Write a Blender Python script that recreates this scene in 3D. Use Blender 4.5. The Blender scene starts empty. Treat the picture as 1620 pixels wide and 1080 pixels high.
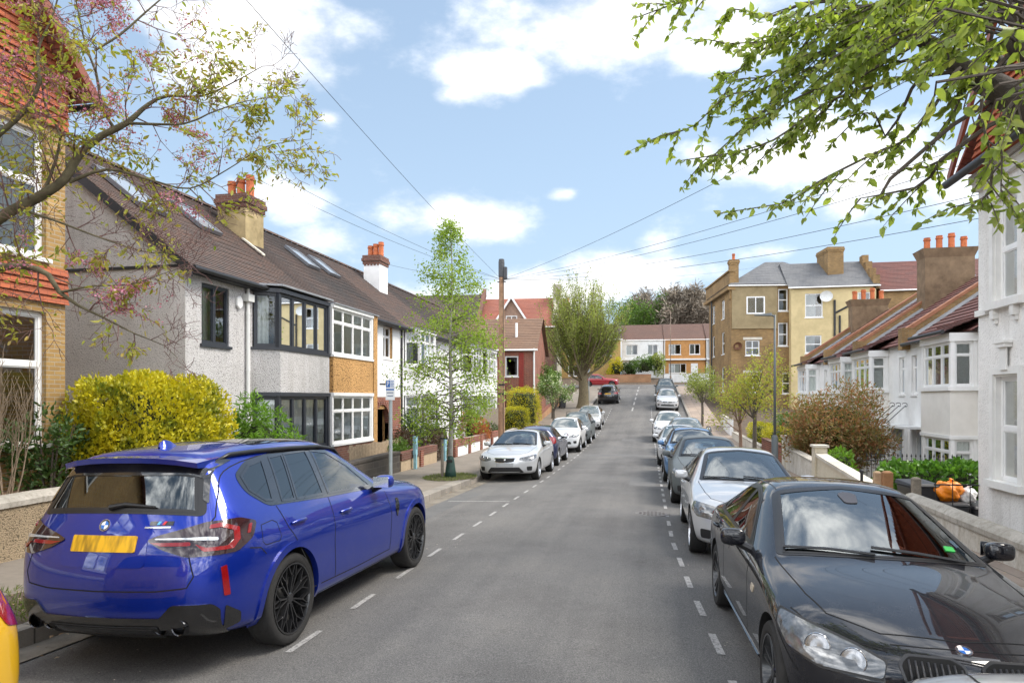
import bpy, bmesh, math, random
import numpy as np
from mathutils import Vector, Matrix
from mathutils.bvhtree import BVHTree

R = math.radians
rng = random.Random(7)
SC = bpy.context.scene
COL = SC.collection

# ------------------------------------------------------------------ camera
PSI = R(11.51)
cam = bpy.data.cameras.new('camera')
cam.lens = 24.0; cam.sensor_width = 36.0; cam.shift_y = 0.0556
cam.clip_start = 0.05; cam.clip_end = 3000
camo = bpy.data.objects.new('camera', cam); COL.objects.link(camo)
camo.location = (0, 0, 2.0); camo.rotation_euler = (R(90), 0, PSI)
SC.camera = camo

def at(px, py, D):
    """world point seen at photo pixel (px, py) at depth D (metres along the lens axis)"""
    t = (px - 810) / 1080.
    return Vector((D * (-math.sin(PSI) + math.cos(PSI) * t), D * (math.cos(PSI) + math.sin(PSI) * t), 2 - (py - 630) / 1080. * D))

# ------------------------------------------------------------------ sky, sun, exposure
SUN_EL, SUN_AZ = 52, 76            # azimuth clockwise from +Y (up the street)
W = bpy.data.worlds.new('World'); SC.world = W; W.use_nodes = True
def build_sky():
    nt = W.node_tree; N = nt.nodes; Lk = nt.links
    N.clear()
    out = N.new('ShaderNodeOutputWorld'); bg = N.new('ShaderNodeBackground')
    sky = N.new('ShaderNodeTexSky'); sky.sky_type = 'NISHITA'; sky.sun_disc = False
    sky.sun_elevation = R(SUN_EL); sky.sun_rotation = R(SUN_AZ)
    sky.air_density = 1.0; sky.dust_density = 1.2; sky.ozone_density = 1.0
    tc = N.new('ShaderNodeTexCoord')
    def math_(op, a, b=None, c=None, clamp=False):
        n = N.new('ShaderNodeMath'); n.operation = op; n.use_clamp = clamp
        for i, x in enumerate((a, b, c)):
            if x is None: continue
            if isinstance(x, (int, float)): n.inputs[i].default_value = x
            else: Lk.new(x, n.inputs[i])
        return n.outputs[0]
    def dot(v):
        n = N.new('ShaderNodeVectorMath'); n.operation = 'DOT_PRODUCT'
        Lk.new(tc.outputs['Generated'], n.inputs[0]); n.inputs[1].default_value = v
        return n.outputs['Value']
    # cumulus banks, each at its own bearing: (px, py, half width, half height, strength)
    banks = [(395, 45, 150, 80, 1.0), (330, 110, 80, 50, .8), (500, 85, 40, 35, .6), (775, 118, 85, 42, .9), (720, 150, 40, 26, .6),
             (1000, 25, 230, 62, .9), (1150, 60, 110, 50, .8), (1290, 235, 170, 58, .85), (1430, 290, 150, 60, .85), (1120, 245, 60, 30, .7),
             (725, 342, 105, 36, 1.0), (450, 312, 62, 40, .95), (520, 385, 70, 30, .7), (520, 186, 22, 14, .7), (890, 308, 26, 13, .7),
             (990, 430, 120, 38, 1.0), (870, 465, 130, 42, 1.1), (1035, 395, 40, 30, .8), (1350, 330, 60, 30, .7), (820, 560, 300, 60, .7), (700, 480, 130, 30, .8), (1200, 400, 70, 16, .5)]
    acc = None
    for px, py, hw, hh, st in banks:
        d = (at(px, py, 1.0) - Vector((0, 0, 2))).normalized()
        r = Vector((d.y, -d.x, 0)).normalized(); u = r.cross(d).normalized()
        sc = 1080. / d.length * (1 / (1 / (Vector((at(px, py, 1.0) - Vector((0, 0, 2)))).length)))
        ru = hw / 1080. / (at(px, py, 1.0) - Vector((0, 0, 2))).length; rv = hh / 1080. / (at(px, py, 1.0) - Vector((0, 0, 2))).length
        a = math_('MULTIPLY', dot(r), 1 / ru); b = math_('MULTIPLY', dot(u), 1 / rv)
        q = math_('ADD', math_('MULTIPLY', a, a), math_('MULTIPLY', b, b))
        front = math_('GREATER_THAN', dot(d), 0.2)
        e = math_('MULTIPLY', math_('MULTIPLY', math_('POWER', 2.718, math_('MULTIPLY', q, -0.75)), st), front)
        acc = e if acc is None else math_('MAXIMUM', acc, e)
    mp = N.new('ShaderNodeMapping'); Lk.new(tc.outputs['Generated'], mp.inputs[0]); mp.inputs['Scale'].default_value = (1, 1, 1.9)
    nz = N.new('ShaderNodeTexNoise'); Lk.new(mp.outputs[0], nz.inputs['Vector']); nz.inputs['Scale'].default_value = 9; nz.inputs['Detail'].default_value = 9; nz.inputs['Roughness'].default_value = .58
    nz2 = N.new('ShaderNodeTexNoise'); Lk.new(mp.outputs[0], nz2.inputs['Vector']); nz2.inputs['Scale'].default_value = 2.6; nz2.inputs['Detail'].default_value = 7
    # broken cloud over the rest of the dome (behind the camera)
    def ramp_(v, a, b):
        n = N.new('ShaderNodeMapRange'); n.interpolation_type = 'SMOOTHSTEP'; Lk.new(v, n.inputs[0]); n.inputs[1].default_value = a; n.inputs[2].default_value = b; return n.outputs[0]
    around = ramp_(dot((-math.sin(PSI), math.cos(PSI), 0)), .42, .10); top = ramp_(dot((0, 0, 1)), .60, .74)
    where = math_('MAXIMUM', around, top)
    cloud_fill = math_('ADD', math_('MULTIPLY', math_('MULTIPLY', around, ramp_(dot((0, 0, 1)), .96, .72)), BACK_FILL), math_('MULTIPLY', top, .8))
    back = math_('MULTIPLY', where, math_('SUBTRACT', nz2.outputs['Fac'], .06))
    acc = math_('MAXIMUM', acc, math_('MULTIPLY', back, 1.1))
    m = math_('ADD', acc, math_('MULTIPLY', math_('SUBTRACT', nz.outputs['Fac'], .5), 1.5))
    mr = N.new('ShaderNodeMapRange'); mr.interpolation_type = 'SMOOTHSTEP'; Lk.new(m, mr.inputs[0])
    mr.inputs[1].default_value = .24; mr.inputs[2].default_value = 1.02
    # pale veil towards the horizon
    z = dot((0, 0, 1)); zz = math_('MAXIMUM', z, 0.0)
    veil = math_('MULTIPLY', math_('POWER', math_('SUBTRACT', 1.0, zz, clamp=True), 3.0), .62)
    veil = math_('ADD', veil, .42, clamp=True)
    mul = N.new('ShaderNodeVectorMath'); mul.operation = 'SCALE'; Lk.new(sky.outputs[0], mul.inputs[0]); mul.inputs['Scale'].default_value = SKY_STR
    mx = N.new('ShaderNodeMix'); mx.data_type = 'RGBA'; Lk.new(veil, mx.inputs[0]); Lk.new(mul.outputs[0], mx.inputs[6]); mx.inputs[7].default_value = VEIL
    # cloud tone: brighter tops, greyer thick parts
    ct = N.new('ShaderNodeMix'); ct.data_type = 'RGBA'; Lk.new(nz.outputs['Fac'], ct.inputs[0]); ct.inputs[6].default_value = CLOUD_LO; ct.inputs[7].default_value = CLOUD_HI
    # added fill light: unseen cloud behind, beside and above the camera is brightened
    cs = N.new('ShaderNodeVectorMath'); cs.operation = 'SCALE'; Lk.new(ct.outputs[2], cs.inputs[0]); Lk.new(math_('ADD', 1.0, cloud_fill), cs.inputs['Scale'])
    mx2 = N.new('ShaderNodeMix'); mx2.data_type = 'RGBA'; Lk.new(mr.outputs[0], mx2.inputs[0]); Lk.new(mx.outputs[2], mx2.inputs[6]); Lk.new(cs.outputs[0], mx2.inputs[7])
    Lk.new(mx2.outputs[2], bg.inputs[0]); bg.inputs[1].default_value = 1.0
    Lk.new(bg.outputs[0], out.inputs[0])
SKY_STR = 0.072; BACK_FILL = 3.4
VEIL = (.225, .30, .38, 1)
CLOUD_LO = (.35, .35, .36, 1); CLOUD_HI = (.80, .785, .765, 1)
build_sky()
sun = bpy.data.lights.new('sun', 'SUN'); sun.energy = 1.5; sun.angle = R(25); sun.color = (1, .93, .83)
suno = bpy.data.objects.new('sun', sun); COL.objects.link(suno)
suno.location = (0, 0, 60); suno.rotation_euler = (R(90 - SUN_EL), 0, R(180 - SUN_AZ))
vs = SC.view_settings
vs.view_transform = 'Standard'; vs.look = 'None'; vs.gamma = 1.0; vs.use_curve_mapping = False
vs.exposure = 1.45
SC.cycles.max_bounces = 8; SC.cycles.transparent_max_bounces = 12; SC.cycles.caustics_reflective = False; SC.cycles.caustics_refractive = False

# ------------------------------------------------------------------ materials
MATS = {}
class NT:
    def __init__(s, name):
        s.m = bpy.data.materials.new(name); s.m.use_nodes = True
        s.t = s.m.node_tree; s.N = s.t.nodes; s.L = s.t.links
        s.b = s.N['Principled BSDF']; s.out = s.N['Material Output']
        s.tc = None
    def obj(s):
        if s.tc is None: s.tc = s.N.new('ShaderNodeTexCoord')
        return s.tc.outputs['Object']
    def setin(s, node, key, v):
        if hasattr(v, 'is_output') or hasattr(v, 'node'): s.L.new(v, node.inputs[key])
        else: node.inputs[key].default_value = v
    def noise(s, scale, detail=5, rough=.55, vec=None, out='Fac'):
        n = s.N.new('ShaderNodeTexNoise'); n.inputs['Scale'].default_value = scale; n.inputs['Detail'].default_value = detail; n.inputs['Roughness'].default_value = rough
        s.L.new(vec or s.obj(), n.inputs['Vector']); return n.outputs[out]
    def vor(s, scale, feature='F1', vec=None, out='Distance'):
        n = s.N.new('ShaderNodeTexVoronoi'); n.feature = feature; n.inputs['Scale'].default_value = scale
        s.L.new(vec or s.obj(), n.inputs['Vector']); return n.outputs[out]
    def ramp(s, fac, stops):
        n = s.N.new('ShaderNodeValToRGB'); e = n.color_ramp.elements
        while len(e) < len(stops): e.new(.5)
        for i, (p, c) in enumerate(stops):
            e[i].position = p; e[i].color = (*c, 1) if len(c) == 3 else c
        s.L.new(fac, n.inputs[0]); return n.outputs[0]
    def mix(s, fac, a, b, mode='MIX'):
        n = s.N.new('ShaderNodeMix'); n.data_type = 'RGBA'; n.blend_type = mode
        for k, v in ((0, fac), (6, a), (7, b)):
            if isinstance(v, (int, float)): n.inputs[k].default_value = v
            elif isinstance(v, tuple): n.inputs[k].default_value = (*v, 1) if len(v) == 3 else v
            else: s.L.new(v, n.inputs[k])
        return n.outputs[2]
    def math(s, op, a, b=0.0, clamp=False):
        n = s.N.new('ShaderNodeMath'); n.operation = op; n.use_clamp = clamp
        for k, v in ((0, a), (1, b)):
            if isinstance(v, (int, float)): n.inputs[k].default_value = v
            else: s.L.new(v, n.inputs[k])
        return n.outputs[0]
    def map(s, scale=(1, 1, 1), loc=(0, 0, 0), rot=(0, 0, 0), vec=None):
        n = s.N.new('ShaderNodeMapping'); n.inputs['Scale'].default_value = scale; n.inputs['Location'].default_value = loc; n.inputs['Rotation'].default_value = rot
        s.L.new(vec or s.obj(), n.inputs['Vector']); return n.outputs[0]
    def uv(s):                                   # (x + y, z, 0): wall coordinates on axis aligned walls
        sx = s.N.new('ShaderNodeSeparateXYZ'); s.L.new(s.obj(), sx.inputs[0])
        c = s.N.new('ShaderNodeCombineXYZ'); s.L.new(s.math('ADD', sx.outputs[0], sx.outputs[1]), c.inputs[0]); s.L.new(sx.outputs[2], c.inputs[1])
        return c.outputs[0]
    def bump(s, h, strength=.3, dist=.01):
        n = s.N.new('ShaderNodeBump'); n.inputs['Strength'].default_value = strength; n.inputs['Distance'].default_value = dist
        s.L.new(h, n.inputs['Height']); s.L.new(n.outputs[0], s.b.inputs['Normal']); return n
    def base(s, c):
        s.setin(s.b, 'Base Color', (*c, 1) if isinstance(c, tuple) and len(c) == 3 else c)
    def p(s, **k):
        nm = dict(rough='Roughness', metal='Metallic', ior='IOR', coat='Coat Weight', coatr='Coat Roughness', spec='Specular IOR Level', alpha='Alpha')
        for a, v in k.items(): s.setin(s.b, nm[a], v)

def M(name, c, rough=.6, var=.25, scale=6, bump=0, bscale=80, metal=0, coat=0, c2=None, spec=.5, dirt=0):
    if name in MATS: return MATS[name]
    n = NT(name)
    a = tuple(x * (1 - var) for x in c); b = c2 or tuple(min(1, x * (1 + var * .6)) for x in c)
    f = n.noise(scale, 7, .6)
    col = n.ramp(f, [(.3, a), (.7, b)])
    if dirt:
        d = n.ramp(n.noise(scale * .35, 8, .7), [(.45, (1, 1, 1)), (.75, (1 - dirt, 1 - dirt * 1.05, 1 - dirt * 1.15))])
        col = n.mix(1.0, col, d, 'MULTIPLY')
    n.base(col); n.p(rough=rough, metal=metal, coat=coat, coatr=.03, spec=spec)
    if bump: n.bump(n.noise(bscale, 4, .6), bump, .01)
    MATS[name] = n.m; return n.m

def brick(name, c1, c2, mortar, bw=.225, bh=.075, rough=.85, dirt=.35):
    if name in MATS: return MATS[name]
    n = NT(name); t = n.N.new('ShaderNodeTexBrick')
    v = n.uv(); n.L.new(v, t.inputs['Vector'])
    t.inputs['Scale'].default_value = 1; t.inputs['Brick Width'].default_value = bw; t.inputs['Row Height'].default_value = bh
    t.inputs['Mortar Size'].default_value = .008; t.inputs['Mortar Smooth'].default_value = .2; t.inputs['Bias'].default_value = -.1
    t.inputs['Color1'].default_value = (*c1, 1); t.inputs['Color2'].default_value = (*c2, 1); t.inputs['Mortar'].default_value = (*mortar, 1)
    d = n.ramp(n.noise(.7, 8, .65), [(.35, (1.1, 1.08, 1.05)), (.7, (1 - dirt, 1 - dirt, 1 - dirt))])
    col = n.mix(1.0, t.outputs['Color'], d, 'MULTIPLY')
    col = n.mix(n.math('MULTIPLY', n.noise(30, 4), .35), col, tuple(x * .45 for x in c1))
    n.base(col); n.p(rough=rough); n.bump(n.math('SUBTRACT', n.noise(60, 3), n.math('MULTIPLY', t.outputs['Fac'], 1.5)), .5, .006)
    MATS[name] = n.m; return n.m

def tiles(name, c1, c2, c3, gap=.17):
    """roof tiles: courses are real steps in the mesh, this adds the joints and the weathering of single tiles"""
    if name in MATS: return MATS[name]
    n = NT(name); t = n.N.new('ShaderNodeTexBrick')
    n.L.new(n.map(rot=(0, 0, 0), vec=n.uvroof() if hasattr(n, 'uvroof') else n.uv()), t.inputs['Vector'])
    t.inputs['Scale'].default_value = 1; t.inputs['Brick Width'].default_value = gap; t.inputs['Row Height'].default_value = .0747
    t.inputs['Mortar Size'].default_value = .006; t.inputs['Bias'].default_value = 0
    t.inputs['Color1'].default_value = (*c1, 1); t.inputs['Color2'].default_value = (*c2, 1); t.inputs['Mortar'].default_value = tuple(x * .3 for x in c1) + (1,)
    big = n.ramp(n.noise(.55, 7, .65), [(.38, (0, 0, 0)), (.62, (1, 1, 1))])
    col = n.mix(big, t.outputs['Color'], n.mix(n.noise(9, 3), c3, t.outputs['Color']))
    lich = n.ramp(n.noise(14, 6, .7), [(.60, (0, 0, 0)), (.72, (1, 1, 1))])
    col = n.mix(n.math('MULTIPLY', lich, .3), col, (.30, .28, .22))
    n.base(col); n.p(rough=.85); n.bump(n.noise(40, 4), .4, .006)
    MATS[name] = n.m; return n.m

def pebble(name, c, c2, scale=55, strength=1.0):
    if name in MATS: return MATS[name]
    n = NT(name)
    v = n.vor(scale); f = n.noise(1.1, 7, .65)
    col = n.ramp(v, [(.0, c), (.55, c), (.85, c2)])
    col = n.mix(1.0, col, n.ramp(f, [(.35, (1.05, 1.04, 1.03)), (.72, (.84, .83, .81))]), 'MULTIPLY')
    col = n.mix(1.0, col, n.ramp(n.noise(1.0, 7, .7, n.map((2.2, 2.2, .22))), [(.50, (1, 1, 1)), (.72, (.80, .785, .76))]), 'MULTIPLY')
    n.base(col); n.p(rough=.9)
    n.bump(n.math('ADD', n.math('MULTIPLY', v, -1.0), n.noise(scale * .5, 4)), strength, .012)
    MATS[name] = n.m; return n.m

def leafmat(name, cs, transl=.35, rough=.5):
    if name in MATS: return MATS[name]
    n = NT(name); g = n.N.new('ShaderNodeNewGeometry')
    col = n.ramp(g.outputs['Random Per Island'], [(i / (len(cs) - 1), c) for i, c in enumerate(cs)])
    n.base(col); n.p(rough=rough, spec=.35)
    tr = n.N.new('ShaderNodeBsdfTranslucent'); n.L.new(n.mix(1.0, col, (1.5, 1.6, .7), 'MULTIPLY'), tr.inputs[0])
    mx = n.N.new('ShaderNodeMixShader'); mx.inputs[0].default_value = transl
    n.L.new(n.b.outputs[0], mx.inputs[1]); n.L.new(tr.outputs[0], mx.inputs[2]); n.L.new(mx.outputs[0], n.out.inputs[0])
    MATS[name] = n.m; return n.m

def paintmat(name, c, metal=.0, flake=.12, rough=.35, coat=1.0, spec=.4):
    if name in MATS: return MATS[name]
    n = NT(name)
    col = n.mix(n.noise(900, 2), tuple(x * (1 - flake) for x in c), tuple(min(1, x * (1 + flake)) for x in c))
    dust = n.ramp(n.noise(5, 8, .75), [(.5, (0, 0, 0)), (.8, (1, 1, 1))])
    col = n.mix(n.math('MULTIPLY', dust, .06), col, (.3, .28, .25))
    n.base(col); n.p(rough=rough, metal=metal, coat=coat, coatr=.015, spec=spec)
    n.b.inputs['Coat IOR'].default_value = 1.6
    MATS[name] = n.m; return n.m

def glassmat():
    if 'window_glass' in MATS: return MATS['window_glass']
    n = NT('window_glass'); n.N.remove(n.b)
    fr = n.N.new('ShaderNodeFresnel'); fr.inputs[0].default_value = 1.75
    tr = n.N.new('ShaderNodeBsdfTransparent'); tr.inputs[0].default_value = (.86, .9, .88, 1)
    gl = n.N.new('ShaderNodeBsdfGlossy'); gl.inputs['Roughness'].default_value = .015; gl.inputs[0].default_value = (.9, .95, 1, 1)
    mx = n.N.new('ShaderNodeMixShader'); n.L.new(fr.outputs[0], mx.inputs[0]); n.L.new(tr.outputs[0], mx.inputs[1]); n.L.new(gl.outputs[0], mx.inputs[2])
    n.L.new(mx.outputs[0], n.out.inputs[0]); MATS['window_glass'] = n.m; return n.m

# ------------------------------------------------------------------ mesh builder
class Fr:
    """a wall frame: origin, horizontal direction, outward normal"""
    def __init__(s, o, u, n=None):
        s.o = Vector(o); s.u = Vector((*u, 0)) if len(u) == 2 else Vector(u); s.u.normalize()
        s.n = Vector(n) if n is not None else Vector((s.u.y, -s.u.x, 0))
    def p(s, u, n, z): return s.o + s.u * u + s.n * n + Vector((0, 0, z))
WORLD = Fr((0, 0, 0), (1, 0), (0, 1, 0))

class MB:
    def __init__(s): s.v = []; s.f = []; s.mi = []
    def face(s, pts, mi=0):
        k = len(s.v); s.v += [tuple(p) for p in pts]; s.f.append(tuple(range(k, k + len(pts)))); s.mi.append(mi)
    def hexa(s, p, mi=0):               # 8 points: bottom 4 then top 4
        k = len(s.v); s.v += [tuple(q) for q in p]
        for q in ((0, 3, 2, 1), (4, 5, 6, 7), (0, 1, 5, 4), (1, 2, 6, 5), (2, 3, 7, 6), (3, 0, 4, 7)):
            s.f.append(tuple(k + i for i in q)); s.mi.append(mi)
    def box(s, F, u0, u1, n0, n1, z0, z1, mi=0):
        s.hexa([F.p(u0, n0, z0), F.p(u1, n0, z0), F.p(u1, n1, z0), F.p(u0, n1, z0), F.p(u0, n0, z1), F.p(u1, n0, z1), F.p(u1, n1, z1), F.p(u0, n1, z1)], mi)
    def prism(s, poly, d, mi=0):        # polygon of points extruded by vector d
        k = len(s.v); n = len(poly); d = Vector(d)
        s.v += [tuple(p) for p in poly] + [tuple(Vector(p) + d) for p in poly]
        s.f.append(tuple(range(k, k + n))); s.f.append(tuple(range(k + 2 * n - 1, k + n - 1, -1))); s.mi += [mi, mi]
        for i in range(n):
            j = (i + 1) % n; s.f.append((k + i, k + n + i, k + n + j, k + j)); s.mi.append(mi)
    def tube(s, path, rad, n=8, mi=0, cap=True):
        path = [Vector(p) for p in path]
        if isinstance(rad, (int, float)): rad = [rad] * len(path)
        k0 = len(s.v); up = None
        for i, p in enumerate(path):
            t = (path[min(i + 1, len(path) - 1)] - path[max(i - 1, 0)]).normalized()
            if up is None:
                up = t.orthogonal().normalized()
            else:
                up = (up - t * up.dot(t))
                up = up.normalized() if up.length > 1e-6 else t.orthogonal().normalized()
            w = t.cross(up)
            for j in range(n):
                a = 2 * math.pi * j / n
                s.v.append(tuple(p + (up * math.cos(a) + w * math.sin(a)) * rad[i]))
        for i in range(len(path) - 1):
            for j in range(n):
                a = k0 + i * n + j; b = k0 + i * n + (j + 1) % n
                s.f.append((a, b, b + n, a + n)); s.mi.append(mi)
        if cap:
            s.f.append(tuple(range(k0 + n - 1, k0 - 1, -1))); s.f.append(tuple(range(k0 + (len(path) - 1) * n, k0 + len(path) * n))); s.mi += [mi, mi]
    def lathe(s, prof, o, ax=(0, 0, 1), n=24, mi=0, cap=False):
        o = Vector(o); ax = Vector(ax).normalized(); e = ax.orthogonal().normalized(); w = ax.cross(e); k0 = len(s.v)
        for r, h in prof:
            for j in range(n):
                a = 2 * math.pi * j / n; s.v.append(tuple(o + ax * h + (e * math.cos(a) + w * math.sin(a)) * r))
        for i in range(len(prof) - 1):
            for j in range(n):
                a = k0 + i * n + j; b = k0 + i * n + (j + 1) % n
                s.f.append((a, b, b + n, a + n)); s.mi.append(mi)
        if cap:
            s.f.append(tuple(range(k0 + n - 1, k0 - 1, -1))); s.f.append(tuple(range(k0 + (len(prof) - 1) * n, k0 + len(prof) * n))); s.mi += [mi, mi]
    def add(s, vs_, fs_, mi=0):
        k = len(s.v); s.v += [tuple(p) for p in vs_]; s.f += [tuple(k + i for i in f) for f in fs_]; s.mi += [mi] * len(fs_)
    def build(s, name, mat, parent=None, smooth=False, loc=None, angle=None, bevel=0):
        me = bpy.data.meshes.new(name); o_ = Vector(loc) if loc is not None else Vector((0, 0, 0))
        me.from_pydata([tuple(Vector(p) - o_) for p in s.v] if loc is not None else s.v, [], s.f)
        for m in (mat if isinstance(mat, (list, tuple)) else [mat]): me.materials.append(m)
        if isinstance(mat, (list, tuple)): me.polygons.foreach_set('material_index', s.mi)
        me.validate(); bm = bmesh.new(); bm.from_mesh(me); 
        if smooth or bevel: bmesh.ops.remove_doubles(bm, verts=bm.verts, dist=1e-5)
        bmesh.ops.recalc_face_normals(bm, faces=bm.faces)
        if bevel: bmesh.ops.bevel(bm, geom=[e for e in bm.edges if len(e.link_faces) == 2 and e.calc_face_angle(0) > .5], offset=bevel, segments=2, affect='EDGES', profile=.5)
        bm.to_mesh(me); bm.free()
        if smooth:
            me.polygons.foreach_set('use_smooth', [True] * len(me.polygons))
            if angle: me.set_sharp_from_angle(angle=R(angle))
        ob = bpy.data.objects.new(name, me); COL.objects.link(ob)
        if parent is not None: ob.parent = parent
        if loc is not None: ob.location = o_
        return ob

def fast_mesh(name, V, F, mat, parent=None, smooth=False):
    """V (n,3) float array, F (m,k) int array"""
    me = bpy.data.meshes.new(name); V = np.asarray(V, np.float32); F = np.asarray(F, np.int32); m, k = F.shape
    me.vertices.add(len(V)); me.vertices.foreach_set('co', V.ravel())
    me.loops.add(m * k); me.loops.foreach_set('vertex_index', F.ravel())
    me.polygons.add(m); me.polygons.foreach_set('loop_start', np.arange(0, m * k, k, dtype=np.int32)); me.polygons.foreach_set('loop_total', np.full(m, k, np.int32))
    if smooth: me.polygons.foreach_set('use_smooth', np.ones(m, bool))
    me.materials.append(mat); me.update(calc_edges=True)
    ob = bpy.data.objects.new(name, me); COL.objects.link(ob)
    if parent is not None: ob.parent = parent
    return ob

def tag(o, label=None, cat=None, group=None, kind=None):
    if label: o['label'] = label
    if cat: o['category'] = cat
    if group: o['group'] = group
    if kind: o['kind'] = kind
    return o
def thing(name, label, cat, loc=(0, 0, 0), rz=0, group=None):
    o = bpy.data.objects.new(name, None); COL.objects.link(o); o.empty_display_size = .2
    o.location = loc; o.rotation_euler = (0, 0, rz); return tag(o, label, cat, group)
def kids(o): return [c for c in bpy.data.objects if c.parent is o]
def copy_thing(o, loc, rz, label, group=None, scale=None):
    allo = {}
    for c in bpy.data.objects:
        if c.parent is not None: allo.setdefault(c.parent.name, []).append(c)
    def rec(a, par):
        b = a.copy(); COL.objects.link(b); b.parent = par
        for c in allo.get(a.name, []): rec(c, b)
        return b
    r = rec(o, None); r.location = loc; r.rotation_euler = (0, 0, rz); r['label'] = label
    if group: r['group'] = group
    if scale: r.scale = scale
    return r

# street profile: height of the carriageway at distance y up the street
GY = [-60, -20, 0, 6, 15, 21, 30, 38, 45, 50, 56, 62, 70, 81, 88, 95, 120, 200]
GZ = [1.4, .46, 0, -.14, -.345, -.46, -.53, -.42, -.1, .35, .95, 1.55, 2.35, 3.40, 3.8, 4.0, 4.3, 4.8]
ROAD_C = -1.17
def camber(x): return .055 - .025 * math.sqrt((x - ROAD_C) ** 2 + .25)      # crossfall of the carriageway
def g(y): return float(np.interp(y, GY, GZ) * .5 + .25 * (np.interp(y - 2, GY, GZ) + np.interp(y + 2, GY, GZ)))
# ------------------------------------------------------------------ cars
black_trim = M('black_trim', (.012, .012, .013), .35, .1)
gloss_black = paintmat('gloss_black', (.006, .006, .007), rough=.2)
tyre_m = M('tyre_rubber', (.022, .021, .02), .85, .3, 30, .3, 150)
under_m = M('wheel_well', (.008, .008, .008), .95, .1)
chrome = M('chrome', (.75, .76, .78), .12, .05, metal=1)
alloy_m = M('silver_alloy', (.55, .56, .58), .3, .1, metal=.9)
black_alloy = M('black_alloy', (.012, .012, .013), .28, .1, coat=.6)
red_lens = M('red_lens', (.24, .004, .006), .12, .2, 30, coat=1)
dark_lens = M('smoked_lens', (.03, .012, .014), .1, .3, 30, coat=1)
clear_lens = M('clear_lens', (.62, .64, .66), .12, .3, 25, metal=.35, coat=1)
lamp_bowl_m = M('lamp_reflector', (.30, .31, .33), .22, .4, 30, metal=.7, coat=.6)
lamp_glass = M('headlamp_glass', (.16, .165, .17), .12, .6, 18, metal=.35, coat=1)
amber = M('amber_lens', (.75, .32, .03), .2, .1, coat=1)
dark_plastic = M('dark_plastic', (.02, .02, .021), .55, .15, 20)
def car_glass(name, c, ior=1.8):
    if name in MATS: return MATS[name]
    n = NT(name); n.base(c); n.p(rough=.015, ior=ior, spec=.5, coat=.0); MATS[name] = n.m; return n.m
tint = car_glass('tinted_glass', (.01, .011, .012), 2.0)
def clear_glass(name, c, ior):
    n = NT(name); n.N.remove(n.b); fr = n.N.new('ShaderNodeFresnel'); fr.inputs[0].default_value = ior
    tr = n.N.new('ShaderNodeBsdfTransparent'); tr.inputs[0].default_value = (*c, 1); gl = n.N.new('ShaderNodeBsdfGlossy'); gl.inputs['Roughness'].default_value = .01; gl.inputs[0].default_value = (.92, .97, .97, 1)
    mx = n.N.new('ShaderNodeMixShader'); n.L.new(fr.outputs[0], mx.inputs[0]); n.L.new(tr.outputs[0], mx.inputs[1]); n.L.new(gl.outputs[0], mx.inputs[2]); n.L.new(mx.outputs[0], n.out.inputs[0]); return n.m
screen = clear_glass('windscreen_glass', (.62, .70, .68), 2.9); door_glass = clear_glass('door_glass', (.50, .56, .54), 2.1); privacy_glass = clear_glass('privacy_glass', (.10, .10, .10), 2.1)
cabin_m = M('cabin_trim', (.035, .034, .036), .8, .2, 20); seat_m = M('seat_cloth', (.05, .05, .054), .9, .25, 30); liner_m = M('roof_lining', (.30, .29, .27), .9, .1)
def inside(poly, x, y):
    c = False; j = len(poly) - 1
    for i in range(len(poly)):
        (a, b), (p, q) = poly[i], poly[j]
        if (b > y) != (q > y) and x < (p - a) * (y - b) / (q - b) + a: c = not c
        j = i
    return c
def plate_mat(name, c):
    """number plate whose characters are blurred in the photograph: soft dark smudges in a row"""
    n = NT(name); g_ = n.N.new('ShaderNodeTexCoord')
    f = n.noise(1.0, 2, .5, n.map((17, 17, 2.0)))
    sm = n.ramp(f, [(.40, (0, 0, 0)), (.62, (1, 1, 1))])
    n.base(n.mix(n.math('MULTIPLY', sm, .8), c, tuple(x * .25 for x in c))); n.p(rough=.35); return n.m
yellow_plate = plate_mat('yellow_plate', (.80, .44, .012))
white_plate = plate_mat('white_plate', (.62, .62, .62))
blue_enamel = M('blue_enamel', (.02, .16, .55), .2, .05, coat=1)
white_enamel = M('white_enamel', (.8, .8, .8), .25, .05)
red_enamel = M('red_enamel', (.6, .02, .03), .25, .05)

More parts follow.
